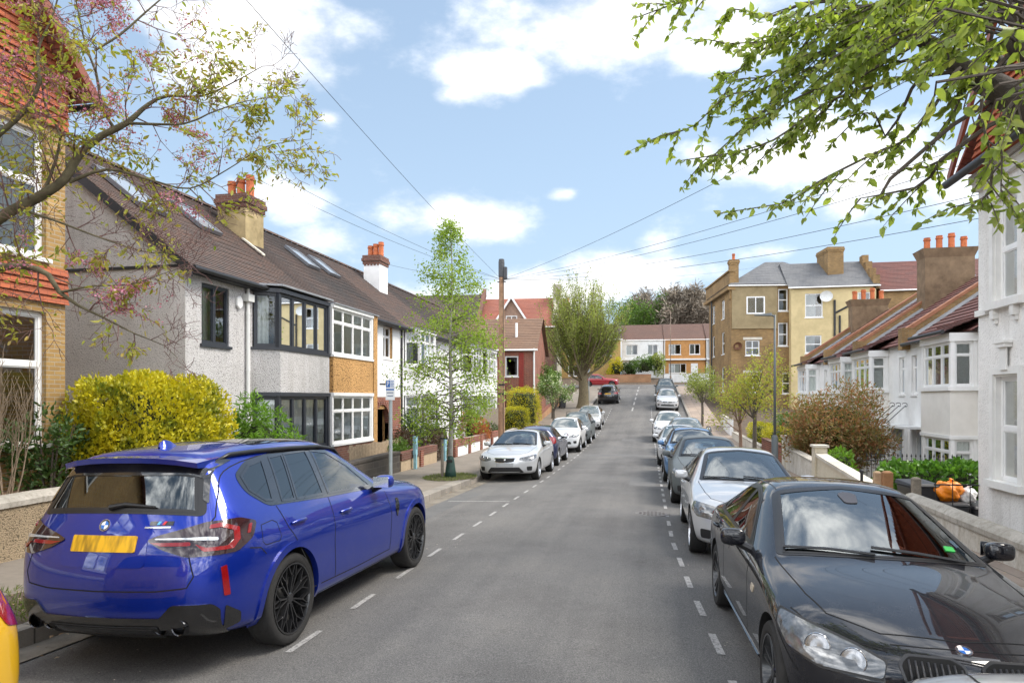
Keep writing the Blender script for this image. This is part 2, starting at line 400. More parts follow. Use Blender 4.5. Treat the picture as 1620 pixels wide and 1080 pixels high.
def crosssec(s, rest, hwk=1.0):
    return (s, rest)
SUV = dict(L=4.73, W=1.90, H=1.655, wb=2.865, fo=.85, R=.365, rows=[
    (.50, [(.84, .22), (.92, .32), (.945, .55), (.945, .78), (.89, .935), (.73, 1.02), (.38, 1.05), (0, 1.06)]),
    (.85, [(.86, .22), (.93, .32), (.955, .55), (.955, .82), (.90, .975), (.74, 1.065), (.38, 1.095), (0, 1.105)]),
    (1.35, [(.86, .22), (.93, .32), (.945, .55), (.945, .84), (.90, 1.005), (.75, 1.10), (.38, 1.135), (0, 1.145)]),
    (1.60, [(.86, .22), (.93, .32), (.945, .55), (.945, .85), (.895, 1.02), (.77, 1.12), (.40, 1.16), (0, 1.17)]),
    (1.74, [(.86, .22), (.93, .32), (.945, .55), (.945, .855), (.89, 1.03), (.76, 1.19), (.40, 1.25), (0, 1.26)]),
    (2.40, [(.86, .22), (.93, .32), (.945, .55), (.945, .86), (.885, 1.05), (.62, 1.57), (.36, 1.62), (0, 1.63)]),
    (2.65, [(.86, .22), (.93, .32), (.945, .55), (.945, .865), (.885, 1.055), (.61, 1.605), (.36, 1.65), (0, 1.66)]),
    (3.2, [(.86, .22), (.93, .32), (.945, .55), (.95, .875), (.885, 1.07), (.605, 1.615), (.36, 1.66), (0, 1.67)]),
    (3.72, [(.86, .22), (.935, .32), (.96, .55), (.965, .885), (.885, 1.09), (.60, 1.60), (.36, 1.645), (0, 1.655)]),
    (4.20, [(.85, .24), (.92, .34), (.945, .56), (.945, .89), (.875, 1.10), (.59, 1.565), (.36, 1.61), (0, 1.62)])],
    front=dict(J=[(.24, .72, .24), (.22, .80, .34), (.22, .83, .55), (.22, .83, .74), (.25, .79, .88), (.32, .66, .955)],
               A=[(.10, .45, .24), (.06, .47, .34), (.05, .48, .55), (.05, .48, .74), (.08, .46, .88), (.16, .38, .985)],
               C=[(.05, .24), (.0, .34), (0, .55), (.0, .74), (.03, .88), (.10, 1.0)]),
    rear=dict(J=[(4.52, .76, .30), (4.58, .84, .42), (4.60, .87, .62), (4.57, .87, .93), (4.46, .80, 1.12), (4.32, .58, 1.545)],
              A=[(4.62, .46, .30), (4.68, .47, .42), (4.70, .48, .62), (4.65, .48, .93), (4.56, .47, 1.14), (4.34, .36, 1.585)],
              C=[(4.66, .30), (4.72, .42), (4.73, .62), (4.68, .93), (4.59, 1.15), (4.36, 1.595)]))
SALOON = dict(L=4.53, W=1.817, H=1.421, wb=2.76, fo=.77, R=.322, rows=[
    (.52, [(.80, .19), (.87, .28), (.895, .48), (.895, .655), (.845, .745), (.68, .80), (.36, .825), (0, .835)]),
    (.80, [(.82, .18), (.885, .28), (.905, .50), (.905, .70), (.86, .80), (.70, .855), (.37, .885), (0, .895)]),
    (1.15, [(.82, .18), (.885, .28), (.90, .50), (.90, .73), (.86, .845), (.715, .90), (.38, .93), (0, .94)]),
    (1.36, [(.82, .18), (.885, .28), (.90, .50), (.90, .745), (.855, .87), (.73, .925), (.40, .955), (0, .962)]),
    (1.50, [(.82, .18), (.885, .28), (.90, .50), (.90, .75), (.855, .88), (.725, .975), (.40, 1.015), (0, 1.025)]),
    (2.38, [(.82, .18), (.885, .28), (.90, .50), (.905, .765), (.86, .92), (.585, 1.345), (.34, 1.385), (0, 1.395)]),
    (2.62, [(.82, .18), (.885, .28), (.90, .50), (.905, .77), (.86, .925), (.57, 1.375), (.34, 1.41), (0, 1.42)]),
    (3.1, [(.82, .18), (.885, .28), (.905, .50), (.91, .78), (.86, .94), (.565, 1.365), (.34, 1.41), (0, 1.42)]),
    (3.42, [(.82, .19), (.89, .29), (.91, .50), (.91, .785), (.86, .95), (.565, 1.32), (.34, 1.365), (0, 1.375)]),
    (3.95, [(.81, .20), (.88, .30), (.905, .51), (.905, .80), (.85, .965), (.67, 1.06), (.38, 1.085), (0, 1.09)]),
    (4.15, [(.79, .21), (.86, .31), (.885, .52), (.885, .80), (.84, .96), (.68, 1.02), (.38, 1.04), (0, 1.05)])],
    front=dict(J=[(.30, .70, .20), (.27, .79, .30), (.26, .82, .48), (.27, .82, .60), (.30, .78, .675), (.34, .62, .715)],
               A=[(.12, .42, .20), (.06, .45, .30), (.06, .46, .48), (.07, .46, .58), (.10, .44, .645), (.17, .36, .71)],
               C=[(.05, .20), (.01, .30), (0, .48), (.005, .58), (.03, .645), (.10, .715)]),
    rear=dict(J=[(4.30, .70, .24), (4.32, .78, .33), (4.34, .80, .52), (4.34, .79, .72), (4.33, .76, .88), (4.32, .62, .99)],
              A=[(4.43, .42, .24), (4.48, .45, .33), (4.49, .46, .52), (4.46, .45, .72), (4.44, .44, .88), (4.42, .36, 1.02)],
              C=[(4.48, .24), (4.53, .33), (4.53, .52), (4.50, .72), (4.48, .88), (4.46, 1.03)]))
def _hatch():
    h = dict(SALOON); h.update(L=4.26, W=1.81, H=1.46, wb=2.63, fo=.86, R=.318)
    h['rows'] = [(s, [(y, z + (.04 if i > 2 else .01)) for i, (y, z) in enumerate(p)]) for s, p in SALOON['rows'][:8]]
    h['rows'] += [(3.55, [(.82, .20), (.89, .30), (.91, .50), (.905, .83), (.85, 1.0), (.57, 1.375), (.34, 1.425), (0, 1.435)]),
                  (3.9, [(.80, .22), (.87, .32), (.89, .52), (.885, .84), (.82, 1.03), (.55, 1.305), (.34, 1.36), (0, 1.37)])]
    h['front'] = {k: [tuple(list(p[:-1]) + [p[-1] + .03]) for p in v] for k, v in SALOON['front'].items()}
    h['rear'] = dict(J=[(4.05, .70, .27), (4.10, .77, .37), (4.12, .79, .56), (4.10, .78, .82), (4.03, .73, 1.0), (3.96, .53, 1.28)],
                     A=[(4.17, .42, .27), (4.21, .45, .37), (4.22, .46, .56), (4.18, .45, .82), (4.10, .44, 1.02), (4.0, .34, 1.325)],
                     C=[(4.21, .27), (4.25, .37), (4.26, .56), (4.21, .82), (4.13, 1.03), (4.02, 1.335)])
    return h
HATCH = _hatch()

def body_mesh(T, lvl=3):
    """control cage of half sections -> closed, subdivided shell; x forward, y left, z up"""
    L = T['L']; V = []; F = []; cre = []
    def P(s, y, z): V.append((L / 2 - s, y, z)); return len(V) - 1
    def ring(J, A0, A1, C0, C1):       # J lines 1..6 (s,y,z); A0 bottom mid, A1 line 7; C0 bottom centre, C1 top centre
        l = [P(*p) for p in J]; a1 = P(*A1); c1 = P(C1[0], 0, C1[1])
        r = [P(p[0], -p[1], p[2]) for p in J]; b1 = P(A1[0], -A1[1], A1[2])
        a0 = P(*A0); c0 = P(C0[0], 0, C0[1]); b0 = P(A0[0], -A0[1], A0[2])
        return dict(seq=l + [a1, c1, b1] + r[::-1] + [b0, c0, a0], l=l, r=r, a0=a0, b0=b0, c0=c0, a1=a1, b1=b1, c1=c1)
    rings = []
    e = T['front']; rings.append(ring(e['J'], e['A'][0], e['A'][5], e['C'][0], e['C'][5]))
    for s, p in T['rows']:
        rings.append(ring([(s, y, z) for y, z in p[:6]], (s, p[0][0] * .55, p[0][1]), (s, p[6][0], p[6][1]), (s, p[0][1]), (s, p[7][1])))
    e = T['rear']; rings.append(ring(e['J'], e['A'][0], e['A'][5], e['C'][0], e['C'][5]))
    n = len(rings[0]['seq'])
    for a, b in zip(rings[:-1], rings[1:]):
        for i in range(n):
            j = (i + 1) % n; F.append((a['seq'][i], a['seq'][j], b['seq'][j], b['seq'][i]))
        for k, w in ((4, T.get('c5', .35)), (3, T.get('c4', .3)), (5, T.get('c6', .25))):
            cre.append((a['l'][k], b['l'][k], w)); cre.append((a['r'][k], b['r'][k], w))
    for rg, e, flip in ((rings[0], T['front'], False), (rings[-1], T['rear'], True)):
        rowsL = [[rg['l'][0], rg['a0'], rg['c0'], rg['b0'], rg['r'][0]]]
        for k in range(1, 5):
            a = e['A'][k]; c = e['C'][k]
            rowsL.append([rg['l'][k], P(*a), P(c[0], 0, c[1]), P(a[0], -a[1], a[2]), rg['r'][k]])
        rowsL.append([rg['l'][5], rg['a1'], rg['c1'], rg['b1'], rg['r'][5]])
        for a, b in zip(rowsL[:-1], rowsL[1:]):
            for i in range(4):
                q = (a[i], a[i + 1], b[i + 1], b[i]); F.append(q if not flip else q[::-1])
        top = rowsL[-1]
        for i in range(4): cre.append((top[i], top[i + 1], e.get('topc', .25)))
        for k in range(5): cre.append((rg['l'][k], rg['l'][k + 1], e.get('sidec', .1))); cre.append((rg['r'][k], rg['r'][k + 1], e.get('sidec', .1)))
    me = bpy.data.meshes.new('body'); me.from_pydata(V, [], F); me.validate()
    bm = bmesh.new(); bm.from_mesh(me); bmesh.ops.recalc_face_normals(bm, faces=bm.faces); bm.to_mesh(me); bm.free()
    at_ = me.attributes.new('crease_edge', 'FLOAT', 'EDGE'); ek = {tuple(sorted(ed.vertices)): ed.index for ed in me.edges}
    for a, b, w in cre:
        i = ek.get(tuple(sorted((a, b))))
        if i is not None: at_.data[i].value = w
    o = bpy.data.objects.new('tmp', me); COL.objects.link(o)
    md = o.modifiers.new('s', 'SUBSURF'); md.levels = lvl; md.render_levels = lvl
    dg = bpy.context.evaluated_depsgraph_get(); m2 = bpy.data.meshes.new_from_object(o.evaluated_get(dg))
    bpy.data.objects.remove(o)
    co = np.empty(len(m2.vertices) * 3, np.float32); m2.vertices.foreach_get('co', co); co = co.reshape(-1, 3)
    mn, mx = co.min(0), co.max(0)
    co[:, 0] = (co[:, 0] - (mn[0] + mx[0]) / 2) * T['L'] / (mx[0] - mn[0]); co[:, 1] *= T['W'] / (mx[1] - mn[1])
    zb = T['rows'][1][1][0][1]; co[:, 2] = zb + (co[:, 2] - mn[2]) * (T['H'] - zb) / (mx[2] - mn[2])
    m2.vertices.foreach_set('co', co.ravel()); m2.update(); return m2

def rounded(P, r, n=4):
    if r <= 0: return P
    out = []
    for i in range(len(P)):
        a, b, c = P[i - 1], P[i], P[(i + 1) % len(P)]
        u = (a - b); w = (c - b); q = min(r, u.length * .45, w.length * .45)
        u = b + u.normalized() * q; w = b + w.normalized() * q
        for k in range(n + 1):
            t = k / n; out.append(u * (1 - t) ** 2 + b * 2 * t * (1 - t) + w * t * t)
    return out

class Car:
    def __init__(s, T, name, label, paint, group, lvl=3, cat='car'):
        s.T = T; s.L = T['L']; s.root = thing(name, label, cat, group=group); s.paint = paint
        s.me = body_mesh(T, lvl); bm = bmesh.new(); bm.from_mesh(s.me); s.bvh = BVHTree.FromBMesh(bm); bm.free()
        s.openings = []
        s.axles = [s.L / 2 - T['fo'], s.L / 2 - T['fo'] - T['wb']]
    def P(s, q): return Vector((s.L / 2 - q[0], q[1], q[2]))
    def finish_body(s):
        T = s.T; me = s.me; me.materials.clear(); me.materials.append(s.paint); me.materials.append(under_m)
        b = bpy.data.objects.new('body', me); COL.objects.link(b); b.parent = s.root
        c = MB()
        for x in s.axles:
            for sg in (1, -1):
                y0, y1 = (T['W'] / 2 - .30) * sg, (T['W'] / 2 + .2) * sg
                c.lathe([(T['R'] + T.get('gap', .05), 0), (T['R'] + T.get('gap', .05), abs(y1 - y0))], (x, min(y0, y1), T['R']), (0, 1, 0), 40, cap=True)
        co = c.build('cut', under_m); co.data.materials.clear(); co.data.materials.append(s.paint); co.data.materials.append(under_m)
        for p in co.data.polygons: p.material_index = 1
        md = b.modifiers.new('b', 'BOOLEAN'); md.operation = 'DIFFERENCE'; md.object = co; md.solver = 'EXACT'
        dg = bpy.context.evaluated_depsgraph_get(); m2 = bpy.data.meshes.new_from_object(b.evaluated_get(dg))
        b.modifiers.clear(); b.data = m2; bpy.data.objects.remove(co)
        m2.polygons.foreach_set('use_smooth', [True] * len(m2.polygons)); m2.set_sharp_from_angle(angle=R(50))
        if s.openings:          # real window openings, covered by the glass and its seal
            bm = bmesh.new(); bm.from_mesh(m2); kill = []
            for f in bm.faces:
                for poly, d, r_, u_, sg in s.openings:
                    if f.normal.dot(d) < -.15 and (sg == 0 or f.calc_center_median().y * sg > 0) and all(inside(poly, v.co.dot(r_), v.co.dot(u_)) for v in f.verts): kill.append(f); break
            bmesh.ops.delete(bm, geom=kill, context='FACES'); bm.to_mesh(m2); bm.free()
        s.body = b; return b
    def opening(s, pts, d, sg=0):
        d = Vector(d).normalized(); r = d.cross(Vector((0, 0, 1))).normalized(); u = r.cross(d).normalized(); s.openings.append(([(s.P(p).dot(r), s.P(p).dot(u)) for p in pts], d, r, u, sg))
    def ring(s, pts, d, w, off):
        """seal round an opening"""
        return s.line(pts, d, w=w, off=off, closed=True)
    def cabin(s, k, dz=0):
        P = lambda a, b, z: Vector((s.L / 2 - a * k[0], b * k[1], (z + dz) * k[2])); root = s.root
        def blk(name, mat, a0, a1, b0, b1, z0, z1, bev, lean=0.0, par=None):
            m = MB(); m.hexa([P(a1, b0, z0), P(a0, b0, z0), P(a0, b1, z0), P(a1, b1, z0), P(a1 + lean, b0 * .97 + b1 * .03, z1), P(a0 + lean, b0 * .97 + b1 * .03, z1), P(a0 + lean, b1 * .97 + b0 * .03, z1), P(a1 + lean, b1 * .97 + b0 * .03, z1)]); return m.build(name, mat, par or root, bevel=bev, smooth=True, angle=60)
        blk('dashboard', cabin_m, 1.50, 1.95, -.74, .74, .55, .885, .05, .10); blk('cabin_floor', cabin_m, 1.6, 3.7, -.75, .75, .30, .36, .0)
        for y in (-.37, .37):
            b = blk('seat', seat_m, 2.36, 2.86, y - .24, y + .24, .40, .60, .05); blk('seat_back', seat_m, 2.80, 2.94, y - .23, y + .23, .60, 1.08, .06, .16, b); blk('headrest', seat_m, 2.97, 3.07, y - .13, y + .13, 1.09, 1.24, .05, .02, b)
        b = blk('rear_seat', seat_m, 3.25, 3.55, -.60, .60, .45, .60, .05); blk('seat_back', seat_m, 3.50, 3.62, -.60, .60, .60, 1.0, .06, .14, b)
        for y in (-.38, .38): blk('headrest', seat_m, 3.66, 3.74, y - .11, y + .11, 1.01, 1.10, .04, .02, b)
        m = MB(); c = P(2.10, -.37, .86); ax = Vector((-.9, 0, .42)).normalized(); e = Vector((0, 1, 0)); w = ax.cross(e); m.tube([c + (e * math.cos(t * .3142) + w * math.sin(t * .3142)) * .18 for t in range(21)], .016, 6); m.tube([c - e * .17, c, c + e * .17], .014, 5); m.tube([c, c - ax * -.18], .03, 6); m.build('steering_wheel', cabin_m, root, smooth=True)
        m = MB(); q = P(2.12, 0, 1.20); m.box(WORLD, q.x - .02, q.x + .02, -.11, .11, q.z - .03, q.z + .03); m.build('rear_view_mirror', cabin_m, root, bevel=.01)
    def proj(s, p, d):
        h = s.bvh.ray_cast(p - d * 6, d)
        if h[0] is None:
            h = s.bvh.find_nearest(p)
        return h[0], h[1]
    def decal_v(s, pts, d, off=.004, g_=.05, rd=0.0, skirt=.012):
        d = Vector(d).normalized(); pts = [s.P(p) for p in pts]
        up = Vector((0, 0, 1)) if abs(d.z) < .9 else Vector((1, 0, 0))
        r = d.cross(up).normalized(); u = r.cross(d).normalized(); dep = sum((p.dot(d) for p in pts)) / len(pts)
        q = rounded([Vector((p.dot(r), p.dot(u))) for p in pts], rd)
        bm = bmesh.new(); bm.faces.new([bm.verts.new((a.x, a.y, 0)) for a in q])
        for ax in (0, 1):
            lo = min(a[ax] for a in q); hi = max(a[ax] for a in q); k = max(1, int((hi - lo) / g_))
            for i in range(1, k):
                co = [0, 0, 0]; co[ax] = lo + (hi - lo) * i / k; no = [0, 0, 0]; no[ax] = 1
                bmesh.ops.bisect_plane(bm, geom=bm.verts[:] + bm.edges[:] + bm.faces[:], plane_co=co, plane_no=no, dist=1e-5)
        bmesh.ops.triangulate(bm, faces=[f for f in bm.faces if len(f.verts) > 4])
        bm.verts.index_update(); nv = len(bm.verts); pos = []; nor = []
        for v in bm.verts:
            p = r * v.co.x + u * v.co.y + d * dep
            h, n = s.proj(p, d); pos.append(h + n * off); nor.append(n)
        F = [[v.index for v in f.verts] for f in bm.faces]
        if skirt:
            be = [e for e in bm.edges if len(e.link_faces) == 1]; mp = {}
            for e in be:
                for v in e.verts:
                    if v.index not in mp: mp[v.index] = len(pos); pos.append(pos[v.index] - nor[v.index] * (off + skirt))
                a, b = e.verts[0].index, e.verts[1].index; F.append([a, b, mp[b], mp[a]])
        bm.free(); return pos, F
    def decal(s, name, mat, pts, d, parent=None, mirror=False, **k):
        out = []
        for sg in ((1, -1) if mirror else (1,)):
            P_ = [(p[0], p[1] * sg, p[2]) for p in pts]; dd = (d[0], d[1] * sg, d[2])
            m = MB(); v, f = s.decal_v(P_, dd, **k); m.add(v, f)
            out.append(m.build(name, mat, parent or s.root, smooth=True, angle=45))
        return out
    def line(s, path, d, w=.007, off=.0015, step=.03, closed=False):
        """ribbon following the body along a path: vertices and faces"""
        d = Vector(d).normalized(); pts = [s.P(p) for p in path]
        if closed: pts.append(pts[0])
        fine = []
        for a, b in zip(pts[:-1], pts[1:]):
            k = max(1, int((b - a).length / step)); fine += [a.lerp(b, i / k) for i in range(k)]
        fine.append(pts[-1]); V = []; F = []
        hs = [s.proj(p, d) for p in fine]
        for i, (h, n) in enumerate(hs):
            t = (hs[min(i + 1, len(hs) - 1)][0] - hs[max(i - 1, 0)][0]).normalized(); sd = n.cross(t).normalized()
            V += [h + n * off + sd * w / 2, h + n * off - sd * w / 2]
            if i: F.append((2 * i - 2, 2 * i - 1, 2 * i + 1, 2 * i))
        return V, F
    def lines(s, name, mat, paths, mirror=True, parent=None, **k):
        m = MB()
        for path, d in paths:
            for sg in ((1, -1) if mirror else (1,)):
                m.add(*s.line([(p[0], p[1] * sg, p[2]) for p in path], (d[0], d[1] * sg, d[2]), **k))
        return m.build(name, mat, parent or s.body)
    def wheels(s, rim, style='multi', front_steer=0, tyre_w=.23, rim_r=None, simple=False):
        T = s.T; r = T['R']; rr = rim_r or r * .72
        for x in s.axles:
            for sg in (1, -1):
                yo = (T['W'] / 2 - .012) * sg; w = thing('wheel', None, None); w.parent = s.root; w.location = (x, yo, r)
                w.rotation_euler = (0, 0, (math.pi if sg < 0 else 0))        # local +y points outward
                t = MB(); hw = tyre_w
                t.lathe([(rr, -hw), (r * .93, -hw), (r, -hw + .03), (r, -.035), (r * .985, -.018), (r * .94, -.003), (rr + .02, 0), (rr, -.012), (rr, -.05)], (0, 0, 0), (0, 1, 0), 48)
                if not simple:
                    for q in (-.06, -.11, -.16): t.lathe([(r + .001, -hw * 0 + q - .005), (r - .008, q), (r + .001, q + .005)], (0, 0, 0), (0, 1, 0), 48)
                t.build('tyre', tyre_m, w, smooth=True, angle=40)
                m = MB()
                m.lathe([(rr, -.004), (rr - .012, -.004), (rr - .02, -.03), (rr - .035, -.12), (rr - .05, -.15)], (0, 0, 0), (0, 1, 0), 48)
                m.lathe([(.001, -.028), (.035, -.028), (.045, -.035), (.045, -.06)], (0, 0, 0), (0, 1, 0), 20)
                def bar(a0, r0, a1, r1, w0, w1, d0=-.035, d1=-.012):
                    p0 = Vector((math.cos(a0) * r0, 0, math.sin(a0) * r0)); p1 = Vector((math.cos(a1) * r1, 0, math.sin(a1) * r1))
                    t_ = (p1 - p0).normalized(); sd = Vector((-t_.z, 0, t_.x))
                    m.hexa([p0 - sd * w0 + Vector((0, d0 - .03, 0)), p1 - sd * w1 + Vector((0, d1 - .03, 0)), p1 + sd * w1 + Vector((0, d1 - .03, 0)), p0 + sd * w0 + Vector((0, d0 - .03, 0)),
                            p0 - sd * w0 * .5 + Vector((0, d0, 0)), p1 - sd * w1 * .5 + Vector((0, d1, 0)), p1 + sd * w1 * .5 + Vector((0, d1, 0)), p0 + sd * w0 * .5 + Vector((0, d0, 0))])
                if style == 'star':                                # twin spokes that fork near the rim
                    for k in range(7):
                        a = 2 * math.pi * k / 7
                        for q in (-1, 1):
                            bar(a + q * .12, .03, a + q * .15, rr * .66, .011, .009); bar(a + q * .15, rr * .63, a + q * .05, rr - .012, .008, .007, -.02); bar(a + q * .15, rr * .60, a + q * .40, rr - .012, .008, .007, -.02)
                elif style == 'twin':
                    for k in range(5):
                        a = 2 * math.pi * k / 5 + .3
                        for q in (-1, 1): bar(a + q * .20, .04, a + q * .17, rr - .01, .016, .014)
                else:
                    for k in range(10): bar(2 * math.pi * k / 10, .03, 2 * math.pi * k / 10, rr - .01, .02, .014)
                m.build('rim', rim, w, smooth=True, angle=35)
                if not simple:
                    dk = MB(); dk.lathe([(.0, -.10), (rr * .62, -.10), (rr * .62, -.115), (rr - .04, -.15)], (0, 0, 0), (0, 1, 0), 32)
                    dk.build('brake_disc', M('brake_disc', (.12, .12, .12), .4, .2, metal=.8), w, smooth=True, angle=35)
    def arches(s, mat, w=.05, off=.012):
        T = s.T; r0 = T['R'] + T.get('gap', .05) - .004
        for x in s.axles:
            for sg in (1, -1):
                pts = []; m = MB()
                for k in range(25):
                    a = math.radians(-12 + 204 * k / 24); pts.append((r0 * math.cos(a), r0 * math.sin(a), (r0 + w) * math.cos(a), (r0 + w) * math.sin(a)))
                V = []; F = []
                for i, (a, b, c, d_) in enumerate(pts):
                    for (u, z) in ((a, b), (c, d_)):
                        zz = max(T['R'] + z, .2); p = Vector((x + u, 0, zz)); h, n = s.proj(p + Vector((0, sg * .9, 0)), Vector((0, -sg, 0)))
                        V.append(h + n * off)
                    V.append(V[-1] - n * (off + .01)); V.append(V[-3] - Vector((0, sg * .05, 0)))
                    if i:
                        k0 = 4 * i
                        F += [(k0 - 4, k0 - 3, k0 + 1, k0), (k0 - 3, k0 - 2, k0 + 2, k0 + 1), (k0 - 1, k0 - 4, k0, k0 + 3)]
                m.add(V, F); m.build('arch_trim', mat, s.body, smooth=True, angle=50)
    def mirrors(s, mat, sy, z, y=None):
        for sg in (1, -1):
            h, n = s.proj(Vector((s.L / 2 - sy, sg * 1.0, z - .06)), Vector((0, -sg, 0)))
            bm = bmesh.new(); bmesh.ops.create_cube(bm, size=1)
            for v in bm.verts:
                k = 1 if v.co.x > 0 else .78
                v.co = Vector((v.co.x * .17, v.co.y * .23 * k, v.co.z * .16 * k))
            bmesh.ops.subdivide_edges(bm, edges=bm.edges[:], cuts=1, use_grid_fill=True)
            for _ in range(1): bmesh.ops.smooth_vert(bm, verts=bm.verts, factor=.35, use_axis_x=True, use_axis_y=True, use_axis_z=True)
            me = bpy.data.meshes.new('mirror'); bm.to_mesh(me); bm.free(); me.materials.append(mat)
            o = bpy.data.objects.new('mirror', me); COL.objects.link(o); o.parent = s.root; o.location = (s.L / 2 - sy, h.y + sg * .14, z + .03)
            md = o.modifiers.new('s', 'SUBSURF'); md.levels = 2; md.render_levels = 2
            me.polygons.foreach_set('use_smooth', [True] * len(me.polygons))
            gm = MB(); gm.box(WORLD, -.088, -.082, -.085, .085, -.055, .055); gl_ = gm.build('mirror_glass', chrome, o)
            st = MB(); st.tube([(s.L / 2 - sy + .02, h.y - sg * .02, z - .07), (s.L / 2 - sy, h.y + sg * .10, z - .02)], [.035, .03], 8); st.build('mirror_arm', black_trim, o).matrix_parent_inverse = Matrix.Translation(-o.location)
    def handles(s, mat, spots):
        for (a, z) in spots:
            for sg in (1, -1):
                h, n = s.proj(Vector((s.L / 2 - a, sg * 1.0, z)), Vector((0, -sg, 0)))
                m = MB()
                cup = s.decal_v([(a - .09, sg * .9, z - .035), (a + .09, sg * .9, z - .035), (a + .09, sg * .9, z + .03), (a - .09, sg * .9, z + .03)], (0, -sg, 0), off=.002, rd=.03)
                m.add(*cup)
                m.tube([h + Vector((-.11, 0, .01)) + n * .005, h + Vector((-.07, 0, .014)) + n * .03, h + Vector((.07, 0, .014)) + n * .03, h + Vector((.11, 0, .01)) + n * .005], [.012, .015, .015, .012], 8)
                m.build('door_handle', mat, s.root, smooth=True, angle=50)
    def roundel(s, p, d, r=.04):
        """round enamel badge with blue and white quarters in a dark ring"""
        d = Vector(d).normalized(); h, n = s.proj(s.P(p), d); e = Vector((0, 1, 0)); e = (e - n * e.dot(n)).normalized(); w = n.cross(e)
        rim_ = MB(); rim_.lathe([(r * .70, .004), (r * .96, .006), (r, .003), (r, -.01)], h, n, 32); o = rim_.build('badge', M('badge_ring', (.03, .035, .05), .2, .1, coat=1), s.root, smooth=True, angle=40)
        ed = MB(); ed.lathe([(r * .97, .0065), (r * 1.04, .0065), (r * 1.06, -.01)], h, n, 32); ed.build('badge_edge', chrome, o, smooth=True, angle=40)
        for k, mt in ((0, blue_enamel), (1, white_enamel), (2, blue_enamel), (3, white_enamel)):
            q = MB(); a0 = math.pi / 2 * k; q.face([h + n * .005] + [h + n * .005 + (e * math.cos(a0 + math.pi / 2 * i / 6) + w * math.sin(a0 + math.pi / 2 * i / 6)) * r * .71 for i in range(7)])
            q.build('badge_quarter', mt, o)
    def place(s, x, y, heading, sc=1.0):
        """x, y centre; heading: +1 faces up the street, -1 faces the camera, or an angle in degrees"""
        rz = R(90) if heading == 1 else R(-90) if heading == -1 else R(heading)
        d = Vector((math.cos(rz), math.sin(rz))); h = s.T['wb'] / 2 * sc; tr = s.T['W'] / 2 * .85 * sc; lf = Vector((-d.y, d.x))
        gr = lambda q: g(q.y) + (camber(q.x) if -5.4 < q.x < 2.8 and q.y < 78 else .01)
        c = Vector((x, y)); w = {(i, j): gr(c + d * h * i + lf * tr * j) for i in (1, -1) for j in (1, -1)}
        zf, zr, zl, zt = (w[1, 1] + w[1, -1]) / 2, (w[-1, 1] + w[-1, -1]) / 2, (w[1, 1] + w[-1, 1]) / 2, (w[1, -1] + w[-1, -1]) / 2
        s.root.location = (x, y, (zf + zr) / 2 + .004)
        s.root.rotation_euler = (math.atan2(zl - zt, 2 * tr), -math.atan2(zf - zr, 2 * h), rz); s.root.scale = (sc, sc, sc)
        return s.root
SIDE = (0, -1, 0); FRONT = (-1, 0, 0); REAR = (1, 0, 0); TOP = (0, 0, -1)
def S(L_, y=.8): return [(s, y, z) for s, z in L_]
